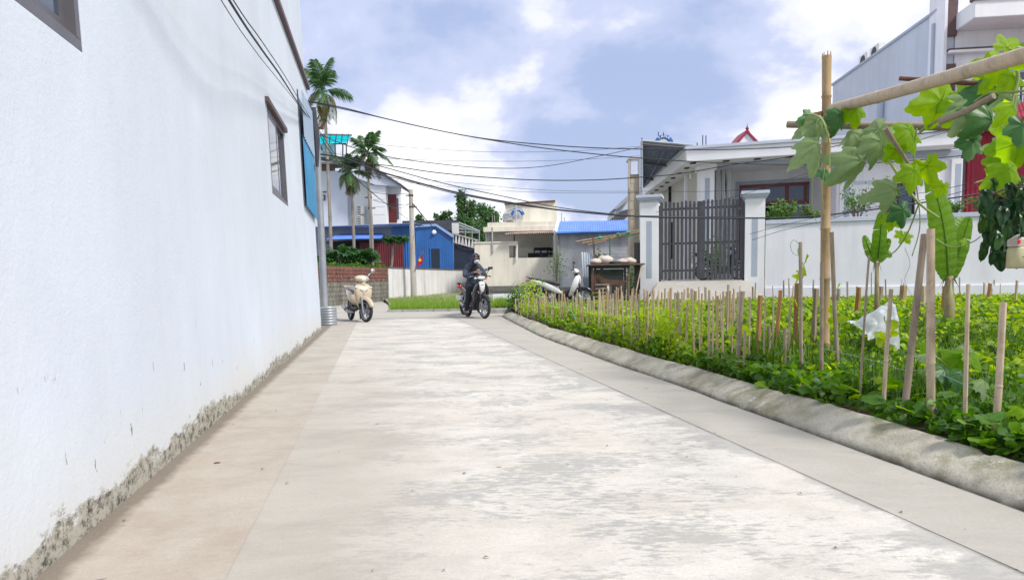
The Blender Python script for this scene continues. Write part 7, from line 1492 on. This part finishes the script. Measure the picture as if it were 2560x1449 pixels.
# ---- big floppy squash leaves on the ground near the crossed stakes
sq = E('squash_plant', gz(2390, 900, .2), 0, 'ground squash plant with large floppy leaves right of the crossed stakes', 'squash plant'); SO = gz(2390, 900, .2)
for k, px, py, sp_, Y, an in (('Y', 2390, 870, 130, 4.3, 100), ('P', 2330, 880, 120, 4.4, 160), ('Y', 2440, 880, 120, 4.2, 20), ('D', 2370, 940, 130, 4.0, 250), ('P', 2420, 850, 110, 4.5, 60), ('Y', 2310, 850, 80, 4.6, 140), ('D', 2430, 945, 110, 3.9, 300), ('P', 2480, 960, 90, 3.7, 330), ('Y', 2530, 1060, 90, 3.2, 60), ('Y', 2545, 1010, 80, 3.2, 100)):
    put(rg_.choice(GM[k]), px, py, sp_*.9, Y, an, rg_.uniform(-30, 30), rg_.uniform(-60, -35), sq, SO)
for pts in ([(2390, 980), (2400, 930), (2440, 880)], [(2385, 980), (2370, 920), (2330, 885)], [(2388, 980), (2392, 930), (2392, 880)]): vine(pts, 4.2, 4.3, .007, parent=sq, o_=SO)
# heart leaves on the ground by the kerb
hm = []
for i in range(3):
    b = MB(); n = 16; vs = [(0, .1, 0)]
    for q in (.55, 1.0):
        for j in range(n):
            a = 2*math.pi*j/n; x = .45*math.sin(a)**1 * (1 - .12*math.cos(a)); y = .42 - .42*math.cos(a) + (.10*abs(math.sin(a))*(-1 if math.cos(a) > .4 else 0)); y = y*(1.12 if y > .6 else 1); vs.append((x*q, .38 + (y-.38)*q, -.10*abs(x*q)**1.2*-1 - .14*(y*q)**2 + .03*math.sin(a*5+i)))
    vs = [(x*(1 if y < .55 else max(.0, 1-(y-.55)/.75)), y*(1 if y < .75 else 1.12), z) for x, y, z in vs]
    b.add(vs, [(0, 1+j, 1+(j+1) % n) for j in range(n)] + [(1+j, 1+n+j, 1+n+(j+1) % n, 1+(j+1) % n) for j in range(n)]); o = b.build('heart_leaf', M['bean_d'] if i else M['bean'], smooth=True, fix=False); hm.append(o.data); bpy.data.objects.remove(o)
hp = E('creeper', gz(2200, 1000, .15), 0, 'heart-leaved creeper spreading over the soil just behind the kerb', 'creeper'); HO = gz(2200, 1000, .15)
r_ = random.Random(77)
for i in range(210):
    Y = r_.uniform(2.75, 6.5)**1; x = KX(Y) + .25 + r_.random()**1.6*.75; z = .14 + r_.random()*.16; part('leaf', hm[i % 3], hp, Vector((x, Y, z))-HO, (r_.uniform(-.2, .7), r_.uniform(-.5, .5), r_.uniform(0, 6.28)), (r_.uniform(.07, .125),)*3)
# ---- dark heart-leaved plant hanging at the right, with twigs
M['darkheart'] = leafmat('dark_heart_leaf', [(.012, .04, .015), (.02, .07, .02), (.05, .12, .02)], .22, .3, island=False)
dm = []
for i in range(3): d = hm[i].copy(); d.transform(Matrix.Diagonal((.78, 1.12, 1.6, 1))); d.materials.clear(); d.materials.append(M['darkheart']); dm.append(d)
DO = at(2520, 500, 3.6); dp = E('hanging_plant', DO, 0, 'dark heart-leaved plant hanging in a dense clump at the right edge', 'plant')
for i in range(120):
    px = r_.gauss(2538, 40); py = r_.uniform(470, 640) if r_.random() < .7 else r_.uniform(450, 560)
    if px < 2452 + max(0, py-560)*.55: px = 2460 + max(0, py-560)*.55 + r_.uniform(0, 60)
    put(dm[i % 3], px, py, r_.uniform(30, 48), r_.uniform(3.4, 3.9), r_.uniform(240, 300), r_.uniform(-60, 60), r_.uniform(-30, 30), dp, DO)
for px, py in ((2460, 615), (2485, 625), (2458, 545), (2497, 600)): put(dm[0], px, py, 42, 3.6, 265, 10, 0, dp, DO)
for pts in ([(2600, 490), (2530, 500), (2470, 480), (2430, 520)], [(2600, 500), (2540, 520), (2500, 580)], [(2590, 470), (2520, 470), (2450, 500), (2405, 512)], [(2570, 450), (2530, 470), (2500, 490)]): vine(pts, 3.5, 3.7, .007, 'bark', dp, DO)
# hanging plastic jug
jo = at(2552, 630, 3.45); jg = E('plastic_jug', jo, 0, 'dirty yellowish plastic jug hanging at the right edge below the dark plant', 'jug'); M['jug'] = mat('dirty_jug', (.62, .60, .36), (.50, .46, .26), 5, .5, streak=(.15, .12, .05), samt=.6)
b = MB(); s = 3.45/F
b.loft([ring((0, 0, -40*s), 24*s, 20*s, 'z', 20, 4), ring((0, 0, -36*s), 27*s, 23*s, 'z', 20, 4), ring((0, 0, 8*s), 26*s, 22*s, 'z', 20, 4), ring((0, 0, 14*s), 22*s, 19*s, 'z', 20, 4)]); b.build('body', M['jug'], jg, smooth=True)
b = MB(); b.loft([ring((0, 0, 14*s), 26*s, 20*s, 'z', 20, 5), ring((0, 0, 30*s), 26*s, 20*s, 'z', 20, 5), ring((0, 0, 44*s), 8*s, 7*s, 'z', 20, 3)]); b.build('shoulder', M['sack'], jg, smooth='angle')
b = MB(); b.box((-21*s, -21*s, 25*s), (6*s, 2*s, 10*s)); b.build('red_tab', M['flagred'], jg); b = MB(); b.tube([(0, 0, 44*s), (0, 0, 120*s)], .003, 5); b.build('string', M['wire'], jg)
b = MB(); b.tube([(-12*s, -22.5*s, -12*s), (14*s, -22.5*s, -14*s)], .0015, 4); b.tube([(-4*s, -22.5*s, 0), (-4*s, -22.5*s, -18*s)], .001, 4); T(b.build('mark', M['wire'], jg), kind='stuff')
# plastic bag lying on the plants
M['bag'] = leafmat('thin_plastic', [(.46, .50, .54), (.55, .58, .61)], .30, .42, island=False); c = at(2205, 812, 6.3); vs = []; n = 60
for j in range(n+1):
    for i in range(n+1):
        u, v = i/n*2-1, j/n*2-1; rr_ = math.sqrt(u*u+v*v); q = Vector((u*1.7, v*1.7, 3)); fo = abs(noise.noise(q*1.3)); h = max(0, 1-rr_**1.6)*(.20 + .10*noise.noise(q)) + .07*fo + .022*abs(noise.noise(q*2.3))
        vs.append((u*.22*(1+.15*noise.noise(q*.9)), v*.20, h - .10*rr_ - .16*max(0, u)**2*.8 + .05*u*-1))
b = MB(); b.add(vs, [(j*(n+1)+i, j*(n+1)+i+1, (j+1)*(n+1)+i+1, (j+1)*(n+1)+i) for j in range(n) for i in range(n)]); o = b.build('plastic_bag', M['bag'], smooth=True, fix=False); o.location = c; o.rotation_euler = (R(22), .12, .15); T(o, 'crumpled translucent white plastic bag lying on the bean plants', 'plastic bag')
b = MB(); b.tube(smoothpath([at(1370, 757, 12), at(1400, 766, 11.5), at(1425, 775, 11), at(1440, 800, 10.5)], 8), .006, 5); T(b.build('green_string', M['greennet']), 'green plastic string tied along the dense lath row', 'string')
b = MB(); b.tube(smoothpath([at(2053, 870, 4.9), at(2180, 900, 4.3), at(2262, 925, 3.95), at(2330, 928, 3.7), at(2420, 965, 3.5), at(2500, 1005, 3.2)], 8), .0015, 4); T(b.build('wire_line', M['steel']), 'thin wire strung between the nearest stakes', 'wire')

# ================================================================== OVERHEAD CABLES
def cable(pts, Y0, Y1, r, label, group=None):
    n = len(pts); L_ = [0]
    for a, c in zip(pts, pts[1:]): L_.append(L_[-1] + math.dist(a, c))
    P = [at(x, y, 1/((1-l/L_[-1])/Y0 + (l/L_[-1])/Y1)) for (x, y), l in zip(pts, L_)]
    if Y0 < 6: P = [Vector((WX(-6)+.12, -6, 5.2)), Vector((WX(-1)+.12, -1, 3.5)), Vector((WX(2.2)+.09, 2.2, 3.02))] + P
    o_ = P[0]; b = MB(); b.tube([p-o_ for p in smoothpath(P, 8)], r, 6); o = b.build('overhead_cable', M['wire'], smooth=True); o.location = o_; T(o, label, 'cable', group or 'overhead cables')
yp = pb.y
cable([(545, -12), (640, 130), (700, 205), (745, 262), (790, 322)], 4.9, yp, .004, 'thinnest cable in front of the long white wall')
cable([(566, -10), (650, 118), (700, 188), (745, 258), (791, 324)], 4.7, yp-.1, .010, 'thickest cable sagging across the long white wall to the steel pole')
cable([(575, -12), (652, 100), (712, 190), (760, 270), (792, 322)], 4.8, yp-.2, .005, 'cable just right of the thickest one across the long white wall')
cable([(768, 252), (860, 270), (1000, 305), (1200, 345), (1420, 366), (1610, 373), (1800, 374), (2020, 364), (2300, 335), (2680, 270)], yp, 17, .012, 'highest cable crossing the open sky from the left')
cable([(772, 254), (900, 282), (1100, 327), (1300, 362), (1460, 382), (1600, 395), (1800, 407), (2060, 411), (2350, 395), (2680, 350)], yp, 16.5, .012, 'second highest cable across the sky, just under the topmost')
cable([(796, 335), (880, 368), (975, 393), (1100, 410), (1200, 419), (1310, 420), (1400, 410), (1500, 390), (1600, 368)], yp, 21.8, .010, 'cable dipping at mid sky and rising to the metal canopy corner')
cable([(800, 400), (960, 413), (1080, 430), (1200, 442), (1340, 450), (1480, 450), (1600, 443), (1700, 434), (1830, 412), (2000, 386), (2300, 310), (2680, 200)], yp+1, 16, .012, 'long sagging cable passing in front of the metal canopy')
cable([(785, 383), (860, 396), (960, 432), (1100, 471), (1200, 493), (1330, 515), (1420, 527), (1600, 541), (1850, 545), (2060, 538), (2400, 492), (2680, 440)], yp, 16, .020, 'thick black bundle running low across the view to the gate')
cable([(860, 392), (960, 418), (1100, 456), (1250, 489), (1400, 519), (1560, 537), (1700, 542), (1860, 541)], yp+1, 18.5, .012, 'thinner cable merging with the thick black bundle near the cream house')
cable([(790, 390), (900, 425), (1000, 448), (1130, 482), (1300, 513), (1500, 535), (1650, 540)], yp, 18.8, .010, 'cable woven just above the thick black bundle')
for i, (p, lb_) in enumerate((([(800, 340), (960, 363), (1200, 379), (1420, 378), (1600, 366)], 'hair-thin cable under the two highest ones'), ([(800, 380), (960, 396), (1200, 403), (1400, 401), (1600, 390)], 'hair-thin cable level with the metal canopy'), ([(800, 400), (980, 438), (1200, 462), (1380, 476), (1600, 478), (1850, 474), (2060, 430), (2300, 350), (2680, 200)], 'hair-thin cable passing over the gate pillar cap'), ([(800, 405), (980, 450), (1200, 473), (1400, 482), (1600, 482)], 'lowest hair-thin cable right above the thick bundle'))): cable(p, 16.5, 19 if len(p) < 7 else 16, .0045, lb_)
cable([(792, 322), (822, 375), (870, 430), (925, 476), (960, 505), (1020, 548)], yp, 36.2, .012, 'cable dropping from the steel pole to the concrete pole')
cable([(800, 330), (850, 400), (930, 482), (990, 520), (1027, 508)], yp, 36.3, .009, 'cable joining the steel pole and the clamp of the concrete pole')
cable([(930, 480), (975, 486), (1027, 483)], 39, 36.4, .014, 'short level cable between the tops of the two concrete poles')
cable([(932, 500), (980, 511), (1027, 510)], 39, 36.4, .014, 'short lower cable between the two concrete poles')
cable([(1034, 510), (1068, 552), (1092, 575), (1139, 611), (1160, 622), (1186, 624)], 36.4, 40, .020, 'cable falling from the concrete pole past the blue shed')
cable([(1030, 508), (1060, 548), (1048, 566), (1040, 580), (1038, 612)], 36.4, 36.2, .016, 'looped service cable beside the concrete pole')
cable([(1880, 600), (1960, 575), (2085, 545), (2200, 500), (2330, 478), (2440, 455), (2680, 400)], 19, 12, .006, 'upper thin cable crossing the wing of the white house')
cable([(1875, 585), (1960, 562), (2085, 535), (2250, 508), (2350, 492), (2470, 462), (2680, 410)], 19, 12, .006, 'lower thin cable crossing the wing of the white house')
cable([(1640, 530), (1760, 508), (1860, 485), (2060, 420), (2300, 350), (2680, 240)], 19.5, 16, .006, 'thin pale cable rising over the gate slats')
# road litter
r_ = np.random.RandomState(5); b = MB()
for i in range(90):
    y = 1.9 + 12*r_.rand()**1.8; x = WX(y) + r_.rand()*(KX(y)-WX(y)); a = r_.rand()*6.28; s = r_.uniform(.004, .014); z = .004
    b.add([(x-math.cos(a)*s, y-math.sin(a)*s, z), (x+math.sin(a)*s*.4, y-math.cos(a)*s*.4, z+s*.4), (x+math.cos(a)*s, y+math.sin(a)*s, z), (x-math.sin(a)*s*.4, y+math.cos(a)*s*.4, z+s*.5)], [(0, 1, 2, 3)])
T(b.build('road_litter', M['wood'], fix=False), kind='stuff')
b = MB(); c = gz(543, 1158); b.ell(c + Vector((0, 0, .004)), (.018, .007, .006), 10, 6, Matrix.Rotation(.3, 3, 'Z')); T(b.build('fallen_leaf', M['rust'], smooth=True), 'curled brown fallen leaf on the stained concrete near the white wall', 'leaf')
